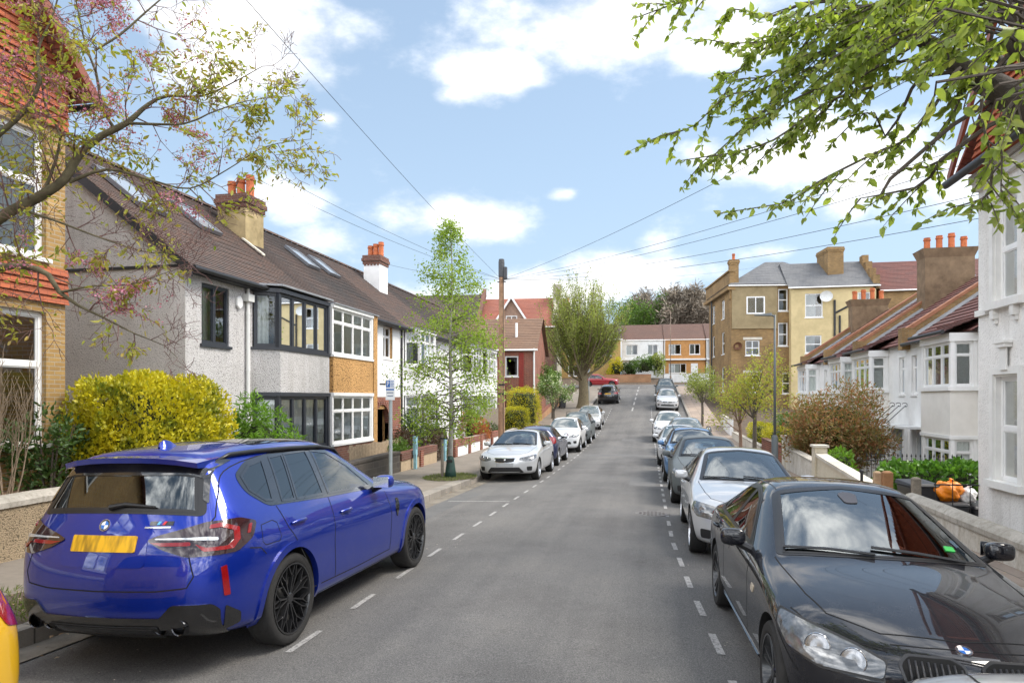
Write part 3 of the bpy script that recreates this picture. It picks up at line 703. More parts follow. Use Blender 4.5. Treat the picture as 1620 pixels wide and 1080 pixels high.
WIN = dict(
    SUV=dict(dlo=[(1.80, 1.07), (2.20, 1.35), (2.55, 1.52), (3.0, 1.555), (3.5, 1.545), (3.92, 1.495), (4.13, 1.40), (4.11, 1.27), (3.92, 1.14), (3.0, 1.10)],
             panes=[[(1.97, 1.105), (2.29, 1.345), (2.60, 1.495), (2.86, 1.525), (2.93, 1.13)], [(3.02, 1.135), (2.96, 1.53), (3.34, 1.52), (3.48, 1.145)],
                    [(3.515, 1.147), (3.375, 1.517), (3.58, 1.505), (3.71, 1.155)], [(3.83, 1.175), (3.70, 1.49), (3.90, 1.46), (4.06, 1.385), (4.05, 1.28), (3.92, 1.185)]],
             scr=[(1.66, .72, 1.13), (1.60, .36, 1.17), (1.59, 0, 1.18), (1.60, -.36, 1.17), (1.66, -.72, 1.13), (2.36, -.58, 1.53), (2.42, 0, 1.61), (2.36, .58, 1.53)],
             shut=[[(2.955, 1.10), (2.985, .7), (2.96, .37)], [(1.70, 1.02), (1.62, .75), (1.66, .37), (2.5, .36), (3.36, .37), (3.44, .55), (3.60, .74), (3.76, .95), (3.82, 1.13)]],
             hand=[(2.72, .93), (3.60, .96)], mir=(1.98, 1.12), rear=[(4.5, .66, 1.16), (4.4, .575, 1.43), (4.36, .0, 1.46), (4.4, -.575, 1.43), (4.5, -.66, 1.16)], hood=[(1.60, .80, 1), (1.1, .80, 1), (.6, .76, 1), (.36, .66, .9), (.22, .4, .9), (.17, 0, .9)]),
    SALOON=dict(dlo=[(1.80, .925), (2.10, 1.06), (2.50, 1.275), (2.85, 1.335), (3.2, 1.325), (3.50, 1.26), (3.77, 1.125), (3.80, 1.06), (3.70, .99), (2.9, .965)],
                panes=[[(1.95, .952), (2.20, 1.085), (2.54, 1.25), (2.80, 1.30), (2.84, .98)], [(2.91, .985), (2.88, 1.303), (3.2, 1.29), (3.42, 1.235), (3.50, 1.005)],
                       [(3.54, 1.01), (3.47, 1.22), (3.62, 1.16), (3.71, 1.10), (3.66, 1.025)]],
                scr=[(1.47, .70, .945), (1.41, .35, .97), (1.395, 0, .975), (1.41, -.35, .97), (1.47, -.70, .945), (2.33, -.555, 1.335), (2.40, 0, 1.395), (2.33, .555, 1.335)],
                shut=[[(2.875, .965), (2.90, .6), (2.88, .31)], [(1.72, .89), (1.60, .66), (1.62, .31), (2.5, .30), (3.20, .31), (3.26, .48), (3.42, .66), (3.62, .80), (3.72, .97)]],
                hand=[(2.68, .80), (3.50, .83)], mir=(1.86, .975), rear=[(3.9, .62, 1.09), (3.5, .54, 1.31), (3.45, 0, 1.36), (3.5, -.54, 1.31), (3.9, -.62, 1.09)], hood=[(1.42, .735, 1), (1.1, .71, 1), (.75, .68, 1), (.50, .62, .9), (.30, .38, .9), (.24, 0, .9)]),
    HATCH=dict(dlo=[(1.80, .965), (2.10, 1.10), (2.50, 1.315), (2.85, 1.375), (3.3, 1.37), (3.60, 1.325), (3.80, 1.24), (3.72, 1.10), (3.5, 1.03), (2.9, 1.005)],
               panes=[[(1.95, .992), (2.20, 1.125), (2.54, 1.29), (2.80, 1.34), (2.84, 1.02)], [(2.91, 1.025), (2.88, 1.343), (3.2, 1.338), (3.36, 1.32), (3.42, 1.045)],
                      [(3.47, 1.06), (3.42, 1.315), (3.60, 1.29), (3.73, 1.23), (3.67, 1.12)]],
               scr=[(1.47, .70, .985), (1.41, .35, 1.01), (1.395, 0, 1.015), (1.41, -.35, 1.01), (1.47, -.70, .985), (2.33, -.555, 1.375), (2.40, 0, 1.435), (2.33, .555, 1.375)],
               shut=[[(2.875, 1.0), (2.90, .6), (2.88, .32)], [(1.72, .93), (1.62, .66), (1.64, .32), (2.5, .31), (3.10, .32), (3.18, .5), (3.34, .68), (3.44, .85), (3.46, 1.0)]],
               hand=[(2.68, .84), (3.28, .87)], mir=(1.88, 1.01), rear=[(4.1, .60, 1.04), (4.0, .50, 1.26), (3.98, 0, 1.29), (4.0, -.50, 1.26), (4.1, -.60, 1.04)], hood=[(1.42, .735, 1), (1.1, .71, 1), (.75, .68, 1), (.50, .62, .9), (.30, .38, .9), (.24, 0, .9)]))

def variant(T, L=None, W=None, H=None, R_=None):
    """a body of the same type with other overall dimensions"""
    L = L or T['L']; W = W or T['W']; H = H or T['H']; kx, ky, kz = L / T['L'], W / T['W'], H / T['H']
    o = dict(T); o.update(L=L, W=W, H=H, wb=T['wb'] * kx, fo=T['fo'] * kx, R=R_ or T['R'], k=(kx, ky, kz))
    f2 = lambda p: (p[0] * ky, p[1] * kz)
    o['rows'] = [(s * kx, [f2(q) for q in p]) for s, p in T['rows']]
    for e in ('front', 'rear'):
        o[e] = dict(J=[(a * kx, b * ky, c * kz) for a, b, c in T[e]['J']], A=[(a * kx, b * ky, c * kz) for a, b, c in T[e]['A']], C=[(a * kx, c * kz) for a, c in T[e]['C']])
    return o

def dress(c, kind, glass=tint, rim=alloy_m, style='multi', far=False, trim=black_trim, rr=.73):
    """windows, shut lines, mirrors, handles and wheels common to all cars"""
    k = c.T.get('k', (1, 1, 1)); w = WIN[kind]
    K = lambda L_: [(a * k[0], b * k[1], z * k[2]) for a, b, z in L_]
    G = .12 if far else .06
    d = (-1, 0, -.75); cx = sum(q[0] for q in w['scr']) / 8; cz = sum(q[2] for q in w['scr']) / 8
    big = [(cx + (a - cx) * 1.05, b * 1.035, cz + (z - cz) * 1.05) for a, b, z in w['scr']]; small = [(cx + (a - cx) * .955, b * .95, cz + (z - cz) * .955) for a, b, z in w['scr']]
    rb = w['rear']; rz = sum(q[2] for q in rb) / 5; dr = (1, 0, -.3); rbig = [(a, b * 1.06, rz + (z - rz) * 1.12) for a, b, z in rb]
    if far:
        c.decal('window_surround', trim, K(S(w['dlo'])), SIDE, mirror=True, off=.003, rd=.06, g_=G)
        for p in w['panes']: c.decal('side_window', glass, K(S(p)), SIDE, mirror=True, off=.006, rd=.03, g_=G)
        c.decal('windscreen_surround', black_trim, K(big), d, off=.003, rd=.05, g_=G)
        ws = c.decal('windscreen', car_glass('far_windscreen_glass', (.05, .07, .066), 2.6), K(w['scr']), d, off=.006, rd=.05, g_=G)[0]
        c.decal('rear_window_surround', black_trim, K(rbig), dr, off=.003, rd=.05, g_=G); c.decal('rear_window', glass, K(rb), dr, off=.006, rd=.05, g_=G)
    else:
        def frame(name, mat, outer, holes, dd, sg, gg=.016, off=.003):
            """the black surround with its panes cut out"""
            D_ = (dd[0], dd[1] * sg, dd[2]); dv = Vector(D_).normalized(); r_ = dv.cross(Vector((0, 0, 1))).normalized(); u_ = r_.cross(dv).normalized()
            V, F = c.decal_v([(a, b * sg, z) for a, b, z in outer], D_, off=off, rd=.06, g_=gg, skirt=0); hs = [[(c.P((a, b * sg, z)).dot(r_), c.P((a, b * sg, z)).dot(u_)) for a, b, z in h] for h in holes]
            F = [f for f in F if not any(inside(h, sum(V[i].dot(r_) for i in f) / len(f), sum(V[i].dot(u_) for i in f) / len(f)) for h in hs)]
            m = MB(); m.add(V, F)
            for h in holes: m.add(*c.line([(a, b * sg, z) for a, b, z in h], D_, w=.024, off=off + .0025, closed=True))
            return m.build(name, mat, c.root, smooth=True, angle=45)
        for sg in (1, -1):
            frame('window_surround', trim, K(S(w['dlo'])), [K(S(p)) for p in w['panes']], SIDE, sg)
            for i, p in enumerate(w['panes']):
                c.opening([(a, b * sg, z) for a, b, z in K(S(p))], (0, -sg, 0), sg); mm = MB(); mm.add(*c.decal_v([(a, b * sg, z) for a, b, z in K(S(p))], (0, -sg, 0), off=.002, g_=G, skirt=0)); mm.build('side_window', door_glass if i == 0 or kind != 'SUV' else privacy_glass, c.root, smooth=True)
        frame('windscreen_surround', black_trim, K(big), [K(small)], d, 1); c.opening(K(small), d); mm = MB(); mm.add(*c.decal_v(K(w['scr']), d, off=.002, g_=G, skirt=0)); ws = mm.build('windscreen', screen, c.root, smooth=True)
        rs = [(a, b * .95, rz + (z - rz) * .92) for a, b, z in rb]; frame('rear_window_surround', black_trim, K(rbig), [K(rs)], dr, 1); c.opening(K(rs), dr); mm = MB(); mm.add(*c.decal_v(K(rb), dr, off=.002, g_=G, skirt=0)); mm.build('rear_window', privacy_glass if kind == 'SUV' else door_glass, c.root, smooth=True)
        c.cabin(k, {'SUV': .16, 'HATCH': .04, 'SALOON': 0}[kind])
    c.finish_body()
    c.lines('shut_lines', under_m, [(K(S(p)), SIDE) for p in w['shut']] + [(K(w['hood']), TOP)], w=.009 if not far else .014, step=.03 if not far else .1)
    c.mirrors(c.paint, w['mir'][0] * k[0], w['mir'][1] * k[2])
    if not far or True: c.handles(c.paint, [(a * k[0], z * k[2]) for a, z in w['hand']])
    c.wheels(rim, style, simple=far, rim_r=c.T['R'] * rr)
    # wipers resting at the foot of the windscreen
    if not far:
        m = MB()
        dx = 0 if kind == 'SUV' else -.19
        for a, b in (((1.60 + dx, .55), (1.68 + dx, -.05)), ((1.59 + dx, -.05), (1.70 + dx, -.66))):
            pts = []
            for t in (0, .5, 1):
                q = c.P(((a[0] + (b[0] - a[0]) * t) * k[0], (a[1] + (b[1] - a[1]) * t) * k[1], 1.3)); h, n = c.proj(q, Vector((0, 0, -1))); pts.append(h + n * .02)
            m.tube(pts, .011, 6)
        m.build('wiper', black_trim, ws)
    return K

def lamp(c, p, d, r=.06, ring=chrome):
    d = Vector(d).normalized(); h, n = c.proj(c.P(p), d); m = MB()
    m.lathe([(r, .004), (r * 1.06, .009), (r * 1.1, .004)], h, -d, 24); o = m.build('lamp_ring', ring, c.root, smooth=True, angle=40)
    b = MB(); b.lathe([(.001, .005), (r * .5, .0075), (r * .85, .007), (r, .004)], h, -d, 20); b.build('lamp_bowl', lamp_bowl_m, o, smooth=True)
    return o

def front_face(c, K, style, paint=None, plate=white_plate, far=False):
    """headlamps, grille, lower intakes and plate of the front end"""
    dl = (-.85, -.45, -.2); g_ = .05 if not far else .09
    z0 = {'SUV': .16, 'HATCH': .03, 'SALOON': 0}[style['kind']]
    Z = lambda L_: K([(a, b, z + z0) for a, b, z in L_])
    hl = style.get('lamp', [(.12, .42, .585), (.16, .42, .655), (.34, .66, .725), (.62, .83, .755), (.56, .86, .66), (.30, .78, .59)])
    c.decal('headlight', lamp_glass, Z(hl), dl, mirror=True, off=.005, rd=.03, g_=g_)
    if not far:
        for sg in (1, -1):
            for p in ((.22, .55, .635 + z0), (.36, .70, .66 + z0)): lamp(c, (p[0] * 1, p[1] * sg, p[2]), (dl[0], dl[1] * sg, dl[2]), .05)
    gr = style.get('grille', [(.1, .40, .64), (.1, .36, .56), (.1, -.36, .56), (.1, -.40, .64)])
    fr = [(a, b * 1.08, sum(q[2] for q in gr) / len(gr) + (z - sum(q[2] for q in gr) / len(gr)) * 1.25) for a, b, z in gr]
    if style.get('chrome', True): c.decal('grille_frame', style.get('frame', chrome), Z(fr), FRONT, off=.004, rd=.03, g_=g_)
    gg = c.decal('grille', dark_plastic, Z(gr), FRONT, off=.008, rd=.025, g_=g_)[0]
    if not far:
        zs = [q[2] for q in gr]; lo, hi = min(zs), max(zs); yw = max(q[1] for q in gr) * .9
        c.lines('grille_bars', black_trim, [(Z([(.1, yw, lo + (hi - lo) * t), (.1, -yw, lo + (hi - lo) * t)]), FRONT) for t in (.2, .4, .6, .8)], mirror=False, parent=gg, w=.012, off=.014)
    c.decal('lower_intake', dark_plastic, Z(style.get('intake', [(.1, .50, .40), (.1, .56, .28), (.1, -.56, .28), (.1, -.50, .40)])), FRONT, off=.006, rd=.03, g_=g_)
    c.decal('fog_lamp_recess', dark_plastic, Z(style.get('fog', [(.2, .60, .40), (.25, .78, .42), (.25, .78, .30), (.2, .63, .29)])), dl, mirror=True, off=.006, rd=.03, g_=g_)
    pz = style.get('plate', .47)
    c.decal('number_plate', plate, Z([(.1, .26, pz - .055), (.1, .26, pz + .055), (.1, -.26, pz + .055), (.1, -.26, pz - .055)]), FRONT, off=.014, rd=.01)
    if style.get('emblem', True):
        h, n = c.proj(c.P(Z([(.1, 0, style.get('ez', .60))])[0]), Vector(FRONT)); m = MB(); m.lathe([(.001, .016), (.03, .016), (.035, .010), (.036, 0)], h, Vector((1, 0, 0)), 20); m.build('emblem', chrome, c.root, smooth=True)

def rear_face(c, K, kind, far=False, plate=yellow_plate):
    dl = (.8, -.6, 0); z0 = {'SUV': .0, 'HATCH': 0, 'SALOON': -.02}[kind]
    if kind == 'SUV': q = [(4.60, .50, .92), (4.56, .55, 1.05), (4.40, .86, 1.08), (4.25, .92, 1.04), (4.34, .92, .90), (4.56, .72, .88)]
    elif kind == 'HATCH': q = [(4.16, .56, .84), (4.10, .60, 1.04), (3.98, .78, 1.06), (3.90, .86, .98), (3.98, .87, .84), (4.10, .76, .80)]
    else: q = [(4.5, .48, .80), (4.46, .50, .92), (4.3, .78, .93), (4.1, .86, .90), (4.2, .87, .80), (4.4, .74, .76)]
    c.decal('tail_light', red_lens, K(q), dl, mirror=True, off=.006, rd=.03)
    pz = {'SUV': .95, 'HATCH': .72, 'SALOON': .84}[kind]; e = c.T['L'] / c.T.get('k', (1, 1, 1))[0]
    c.decal('number_plate', plate, K([(e, .26, pz - .055), (e, .26, pz + .055), (e, -.26, pz + .055), (e, -.26, pz - .055)]), REAR, off=.012, rd=.01)
    c.decal('rear_bumper_trim', dark_plastic, K([(e, .62, .26), (e, .66, .42), (e, -.66, .42), (e, -.62, .26)]), REAR, off=.005, rd=.03)

def blue_suv():
    c = Car(SUV, 'sport_utility_car', 'large metallic blue sport utility car with black wheels and yellow plate, seen from behind',
            paintmat('royal_blue_paint', (.004, .024, .29), metal=.5, flake=.3, rough=.38, spec=.2), 'cars parked along the left kerb')
    r = c.root; K = dress(c, 'SUV', rim=black_alloy, style='star', trim=gloss_black, rr=.78); p = c.paint
    # tail lights: smoked housing, red light guides, clear inner bar
    dl = (.8, -.6, 0)
    tl = c.decal('tail_light', dark_lens, [(4.64, .335, .985), (4.62, .43, 1.02), (4.60, .56, 1.05), (4.50, .72, 1.10), (4.36, .88, 1.105), (4.22, .935, 1.06), (4.27, .935, .955), (4.42, .91, .88), (4.60, .62, .87), (4.64, .45, .925)], dl, mirror=True, off=.010, rd=.03)
    for o, sg in zip(tl, (1, -1)):
        def dd(name, mat, pts, off): 
            m = MB(); v, f = c.decal_v([(a, b * sg, z) for a, b, z in pts], (dl[0], dl[1] * sg, 0), off=off, rd=.008, skirt=.006); m.add(v, f); m.build(name, mat, o, smooth=True, angle=45)
        dd('red_light_guide', red_lens, [(4.63, .36, .968), (4.63, .45, .945), (4.60, .66, .945), (4.60, .66, .97)], .016)
        dd('red_light_guide', red_lens, [(4.55, .66, .955), (4.53, .71, .905), (4.43, .87, .905), (4.38, .895, .96), (4.38, .89, 1.04), (4.46, .80, 1.085), (4.50, .74, 1.075), (4.50, .735, 1.05), (4.46, .80, 1.055), (4.41, .862, 1.025), (4.41, .865, .965), (4.45, .84, .93), (4.53, .73, .93)], .016)
        dd('reversing_light', clear_lens, [(4.63, .40, .988), (4.60, .62, .985), (4.52, .74, .975), (4.48, .79, .970), (4.48, .79, .990), (4.52, .74, .998), (4.60, .62, .998), (4.63, .41, .997)], .017)
        dd('side_marker', red_lens, [(4.30, .925, .985), (4.33, .92, .985), (4.31, .925, 1.05), (4.28, .93, 1.05)], .016)
    c.decal('rear_reflector', red_lens, [(4.535, .875, .585), (4.55, .86, .79), (4.515, .885, .80), (4.49, .895, .585)], dl, mirror=True, off=.006, rd=.008)
    plate = c.decal('number_plate', yellow_plate, [(4.7, .265, .905), (4.7, .265, 1.015), (4.7, -.265, 1.015), (4.7, -.265, .905)], REAR, off=.014, rd=.012)
    c.decal('plate_recess', p, [(4.7, .36, .80), (4.7, .34, 1.03), (4.7, -.34, 1.03), (4.7, -.36, .80)], REAR, off=.004, rd=.06)
    # diffuser and black lower corners
    df = c.decal('rear_diffuser', gloss_black, [(4.6, .80, .30), (4.6, .83, .50), (4.6, .80, .545), (4.6, .56, .55), (4.6, .47, .46), (4.6, -.47, .46), (4.6, -.56, .55), (4.6, -.80, .545), (4.6, -.83, .50), (4.6, -.80, .30), (4.6, -.4, .27), (4.6, .4, .27)], REAR, off=.012, rd=.02)[0]
    c.decal('diffuser_mesh', dark_plastic, [(4.6, .45, .31), (4.6, .45, .40), (4.6, -.45, .40), (4.6, -.45, .31)], REAR, off=.02, rd=.02)
    c.decal('corner_panel', gloss_black, [(4.5, .84, .33), (4.5, .86, .52), (4.4, .915, .44), (4.4, .91, .36)], dl, mirror=True, off=.009, rd=.02)
    for y in (.46, .60, -.46, -.60):
        x = -c.L / 2 + .125
        m = MB(); m.lathe([(.056, .0), (.058, .10), (.054, .105), (.048, .10), (.046, .0)], (x + .05, y, .39), (-1, 0, 0), 28); o = m.build('exhaust_pipe', M('dark_chrome', (.06, .06, .065), .18, .1, metal=1), r, smooth=True, angle=40)
        m = MB(); m.lathe([(.0, .0), (.049, .0)], (x, y, .39), (-1, 0, 0), 24); m.build('exhaust_bore', under_m, o)
    # roof spoiler with black side strakes
    m = MB()
    for i in range(8):
        y0 = -.575 + i * .14375; y1 = y0 + .14375; f = lambda y: 1 - (abs(y) / .575) ** 3
        P_ = lambda s, y, z: c.P((s, y, z))
        e0, e1 = 4.41 + .08 * f(y0), 4.41 + .08 * f(y1); t0, t1 = 1.532 + .045 * f(y0), 1.532 + .045 * f(y1)
        m.hexa([P_(4.15, y0, t0 - .06), P_(4.15, y1, t1 - .06), P_(e1, y1, t1 - .055), P_(e0, y0, t0 - .055), P_(4.15, y0, t0 + .010), P_(4.15, y1, t1 + .010), P_(e1 + .012, y1, t1 - .016), P_(e0 + .012, y0, t0 - .016)])
    sp = m.build('roof_spoiler', p, r, smooth=True, angle=35)
    c.decal('tailgate_header', gloss_black, [(4.4, .685, 1.22), (4.4, .60, 1.52), (4.4, -.60, 1.52), (4.4, -.685, 1.22), (4.4, -.64, 1.25), (4.4, -.60, 1.40), (4.4, -.50, 1.425), (4.4, .50, 1.425), (4.4, .60, 1.40), (4.4, .64, 1.25)], REAR, off=.010, rd=.02)
    c.decal('brake_light', red_lens, [(4.4, .17, 1.515), (4.4, .17, 1.528), (4.4, -.17, 1.528), (4.4, -.17, 1.515)], REAR, off=.02)
    m = MB(); q = [c.proj(c.P(a), Vector((1, 0, -.3)))[0] + Vector((-.022, 0, .0)) for a in ((4.5, .02, 1.19), (4.5, -.10, 1.215), (4.5, -.34, 1.20))]; m.tube(q, [.022, .016, .008], 8); m.build('rear_wiper', black_trim, r)
    # roof rails, glass roof, aerial fin
    for sg in (1, -1):
        m = MB(); pts = [(2.20, .60, 1.50), (2.34, .60, 1.585), (2.7, .615, 1.655), (3.2, .612, 1.675), (3.7, .60, 1.66), (4.05, .585, 1.62), (4.20, .575, 1.575)]
        q = [c.proj(c.P((a, b * sg, 1.7)), Vector(TOP))[0] + Vector((0, 0, .030 if 0 < i < 6 else -.005)) for i, (a, b, z) in enumerate(pts)]
        m.tube(q, [.012, .018, .019, .019, .019, .018, .010], 8); m.build('roof_rail', black_trim, r, smooth=True)
    c.decal('glass_roof', tint, [(2.52, .49, 1.6), (3.62, .48, 1.6), (3.62, -.48, 1.6), (2.52, -.49, 1.6)], TOP, off=.004, rd=.08)
    m = MB(); base = c.proj(c.P((4.0, 0, 1.6)), Vector(TOP))[0]
    prof = [(-.11, .0), (-.095, .036), (-.05, .054), (.0, .043), (.06, .014), (.10, 0)]
    k = 6; V = []; F = []
    for i, (x, z) in enumerate(prof):
        w = .032 * math.sin(math.pi * (i + .6) / 6.2) + .004
        V += [base + Vector((x, w, -.012)), base + Vector((x, w * .4, z)), base + Vector((x, -w * .4, z)), base + Vector((x, -w, -.012))]
        if i: F += [(4 * i - 4 + j, 4 * i - 3 + j, 4 * i + 1 + j, 4 * i + j) for j in range(3)]
    m.add(V, F); m.build('aerial_fin', p, r, smooth=True, angle=50)
    c.roundel((4.6, .03, 1.085), REAR, .042)
    # M style flash on the tailgate
    bd = c.decal('model_badge', gloss_black, [(4.6, -.33, 1.085), (4.6, -.33, 1.112), (4.6, -.50, 1.112), (4.6, -.50, 1.085)], REAR, off=.006)[0]
    for i, mt in enumerate((M('light_blue_enamel', (.10, .42, .75), .25, .05), M('dark_blue_enamel', (.02, .04, .30), .25, .05), red_enamel)):
        y = -.385 - i * .020
        m = MB(); m.add(*c.decal_v([(4.6, y, 1.087), (4.6, y - .012, 1.110), (4.6, y - .030, 1.110), (4.6, y - .018, 1.087)], REAR, off=.010)); m.build('badge_stripe', mt, bd)
    m = MB(); m.add(*c.decal_v([(4.6, -.30, 1.066), (4.6, -.30, 1.076), (4.6, -.49, 1.076), (4.6, -.49, 1.066)], REAR, off=.008)); m.build('badge_lettering', chrome, bd)
    c.lines('panel_gaps', under_m, [([(4.36, .60, 1.55), (4.45, .70, 1.30), (4.52, .745, 1.13), (4.60, .70, 1.0)], REAR), ([(4.6, .66, .87), (4.6, .70, .74), (4.6, .66, .665), (4.6, .45, .645), (4.6, 0, .64)], REAR),
                                    ([(4.28, .94, .88), (4.16, .94, .86), (4.10, .94, .80)], SIDE)], w=.009)
    m = MB(); m.add(*c.line([(3.92, -.9, .87), (4.10, -.9, .87), (4.13, -.9, .90), (4.10, -.9, 1.02), (3.95, -.9, 1.035), (3.90, -.9, 1.01), (3.89, -.9, .90)], (0, 1, 0), w=.006, closed=True)); m.build('fuel_flap_gap', under_m, c.body)
    c.arches(p, .055, .014)
    c.decal('sill_trim', gloss_black, S([(1.35, .235), (1.35, .29), (3.25, .29), (3.25, .235)]), SIDE, mirror=True, off=.01)
    c.decal('side_vent', gloss_black, S([(1.46, .70), (1.40, .80), (1.40, .90), (1.47, .92), (1.50, .80)]), SIDE, mirror=True, off=.008, rd=.02)
    front_face(c, K, dict(kind='SUV', grille=[(.1, .36, .80), (.1, .33, .50), (.1, -.33, .50), (.1, -.36, .80)], plate=.33, chrome=False), far=True)
    return c

def pair(c, name, mat, path, d, **k):
    for sg in (1, -1): m = MB(); m.add(*c.line([(p[0], p[1] * sg, p[2]) for p in path], (d[0], d[1] * sg, d[2]), **k)); m.build(name, mat, c.body)
def black_saloon():
    c = Car(SALOON, 'saloon_car', 'glossy black saloon car with black spoked wheels, nearest whole car on the right',
            paintmat('black_metallic_paint', (.006, .0065, .010), metal=0, flake=.4, rough=.5, spec=.12), 'cars parked along the right kerb')
    r = c.root; K = dress(c, 'SALOON', rim=black_alloy, style='twin'); p = c.paint
    dl = (-.80, -.50, -.22)
    hl = [(.13, .40, .560), (.15, .385, .640), (.26, .52, .690), (.46, .74, .745), (.66, .845, .765), (.60, .875, .70), (.42, .85, .62), (.26, .70, .565)]
    o_ = c.decal('headlight_surround', dark_plastic, [(a * 1.0 + (.03 if i in (4, 5) else 0), b + (.006 if i in (4, 5, 6) else -.006), z + (.014 if 1 <= i <= 4 else -.016)) for i, (a, b, z) in enumerate(hl)], dl, mirror=True, off=.003, rd=.02)
    c.decal('headlight', lamp_glass, hl, dl, mirror=True, off=.008, rd=.025)
    for sg in (1, -1):
        for q, rr in (((.22, .525, .615), .066), ((.33, .69, .648), .068)): lamp(c, (q[0], q[1] * sg, q[2]), (dl[0], dl[1] * sg, dl[2]), rr)
    # kidney grilles
    for sg in (1, -1):
        k = [(.1, .045 * sg, .545), (.1, .05 * sg, .672), (.1, .10 * sg, .695), (.1, .30 * sg, .690), (.1, .345 * sg, .655), (.1, .325 * sg, .575), (.1, .27 * sg, .54)]
        cy, cz = .19 * sg, .615
        m = MB(); m.add(*c.decal_v([(a, cy + (b - cy) * 1.10, cz + (z - cz) * 1.12) for a, b, z in k], FRONT, off=.010, rd=.02)); m.build('grille_frame', M('satin_black', (.03, .03, .032), .3, .1), r, smooth=True, angle=40)
        m = MB(); m.add(*c.decal_v(k, FRONT, off=.013, rd=.02)); kg = m.build('kidney_grille', under_m, r, smooth=True, angle=40)
        m = MB()
        for i in range(9):
            y = (.065 + i * .030) * sg
            h0, n0 = c.proj(c.P((.1, y, .555)), Vector(FRONT)); h1, n1 = c.proj(c.P((.1, y, .675 if i else .66)), Vector(FRONT))
            m.tube([h0 + n0 * .012, (h0 + h1) / 2 + n0 * .035, h1 + n1 * .014], [.006, .009, .006], 6)
        m.build('grille_bars', M('satin_black', (.03, .03, .032), .3, .1), kg, smooth=True)
    c.roundel((.17, 0, .73), (-.6, 0, -1), .041)
    c.decal('lower_intake', dark_plastic, [(.1, .50, .42), (.1, .55, .30), (.1, .40, .25), (.1, -.40, .25), (.1, -.55, .30), (.1, -.50, .42)], FRONT, off=.008, rd=.03)
    c.decal('fog_lamp_recess', dark_plastic, [(.2, .60, .42), (.3, .80, .43), (.3, .80, .30), (.2, .62, .27)], dl, mirror=True, off=.008, rd=.03)
    c.decal('number_plate', white_plate, [(.1, .26, .44), (.1, .26, .53), (.1, -.26, .53), (.1, -.26, .44)], FRONT, off=.014, rd=.01)
    c.decal('side_repeater', M('repeater_lens', (.75, .62, .45), .2, .1, coat=1), S([(1.36, .68), (1.34, .735), (1.42, .745), (1.44, .69)]), SIDE, mirror=True, off=.006, rd=.015)
    c.lines('panel_gaps', under_m, [([(.30, .84, .50), (.45, .86, .60), (.62, .88, .69)], (-.6, -.8, 0)), ([(.16, .39, .66), (.24, .52, .70), (.44, .74, .76), (.62, .80, .80)], TOP), ([(.17, 0, .7), (.18, .2, .7), (.21, .36, .7)], TOP)], w=.008)
    # roof gutters, permit sticker and mirror foot on the screen
    pair(c, 'roof_seam', black_trim, [(2.45, .53, 1.4), (3.0, .53, 1.4), (3.45, .50, 1.4)], TOP, w=.014)
    c.decal('permit_sticker', M('green_sticker', (.04, .52, .09), .4, .1), [(1.59, .55, 1.0), (1.64, .55, 1.03), (1.64, .485, 1.03), (1.59, .48, 1.0)], (-1, 0, -.75), off=.009, rd=.01)
    c.decal('mirror_foot', M('screen_sensor', (.06, .055, .06), .3, .1), [(2.13, .0, 1.27), (2.15, .05, 1.26), (2.27, .075, 1.34), (2.30, .0, 1.36), (2.27, -.075, 1.34), (2.15, -.05, 1.26)], (-1, 0, -.75), off=.009, rd=.03)
    c.decal('sill_trim', p, S([(1.25, .22), (1.25, .27), (3.1, .27), (3.1, .22)]), SIDE, mirror=True, off=.012)
    rear_face(c, K, 'SALOON')
    return c

def car_kind(kind, T, name, label, paint, group, front=None, rim=alloy_m, style='multi', far=False, screen_=None, rails=False, plate=white_plate, rear_plate=yellow_plate, trim_arch=False):
    c = Car(T, name, label, paint, group, lvl=2 if far else 3); K = dress(c, kind, rim=rim, style=style, far=far)
    st = dict(kind=kind); st.update(front or {}); front_face(c, K, st, far=far, plate=plate); rear_face(c, K, kind, far, rear_plate)
    if front and front.get('blades'):
        for sg in (1, -1):
            m = MB(); m.add(*c.decal_v([(a, b * sg, z) for a, b, z in K([(.1, .46, .455), (.1, .40, .455), (.1, .55, .285), (.1, .62, .285)])], (-1, 0, 0), off=.014, rd=.01)); m.build('intake_blade', paint, c.root)
    k = T.get('k', (1, 1, 1))
    if rails:
        for sg in (1, -1):
            m = MB(); pts = [(2.30, .60, 1.54), (2.45, .61, 1.60), (2.8, .612, 1.66), (3.3, .61, 1.67), (3.8, .59, 1.65), (4.1, .58, 1.60)] if kind == 'SUV' else [(2.45, .56, 1.41), (2.8, .56, 1.46), (3.4, .55, 1.45), (3.7, .54, 1.40)]
            m.tube([c.P((a * k[0], b * sg * k[1], (z + .012) * k[2])) for a, b, z in pts], .018, 6); m.build('roof_rail', black_trim, c.root)
    if trim_arch: c.arches(dark_plastic, .05, .012)
    return c
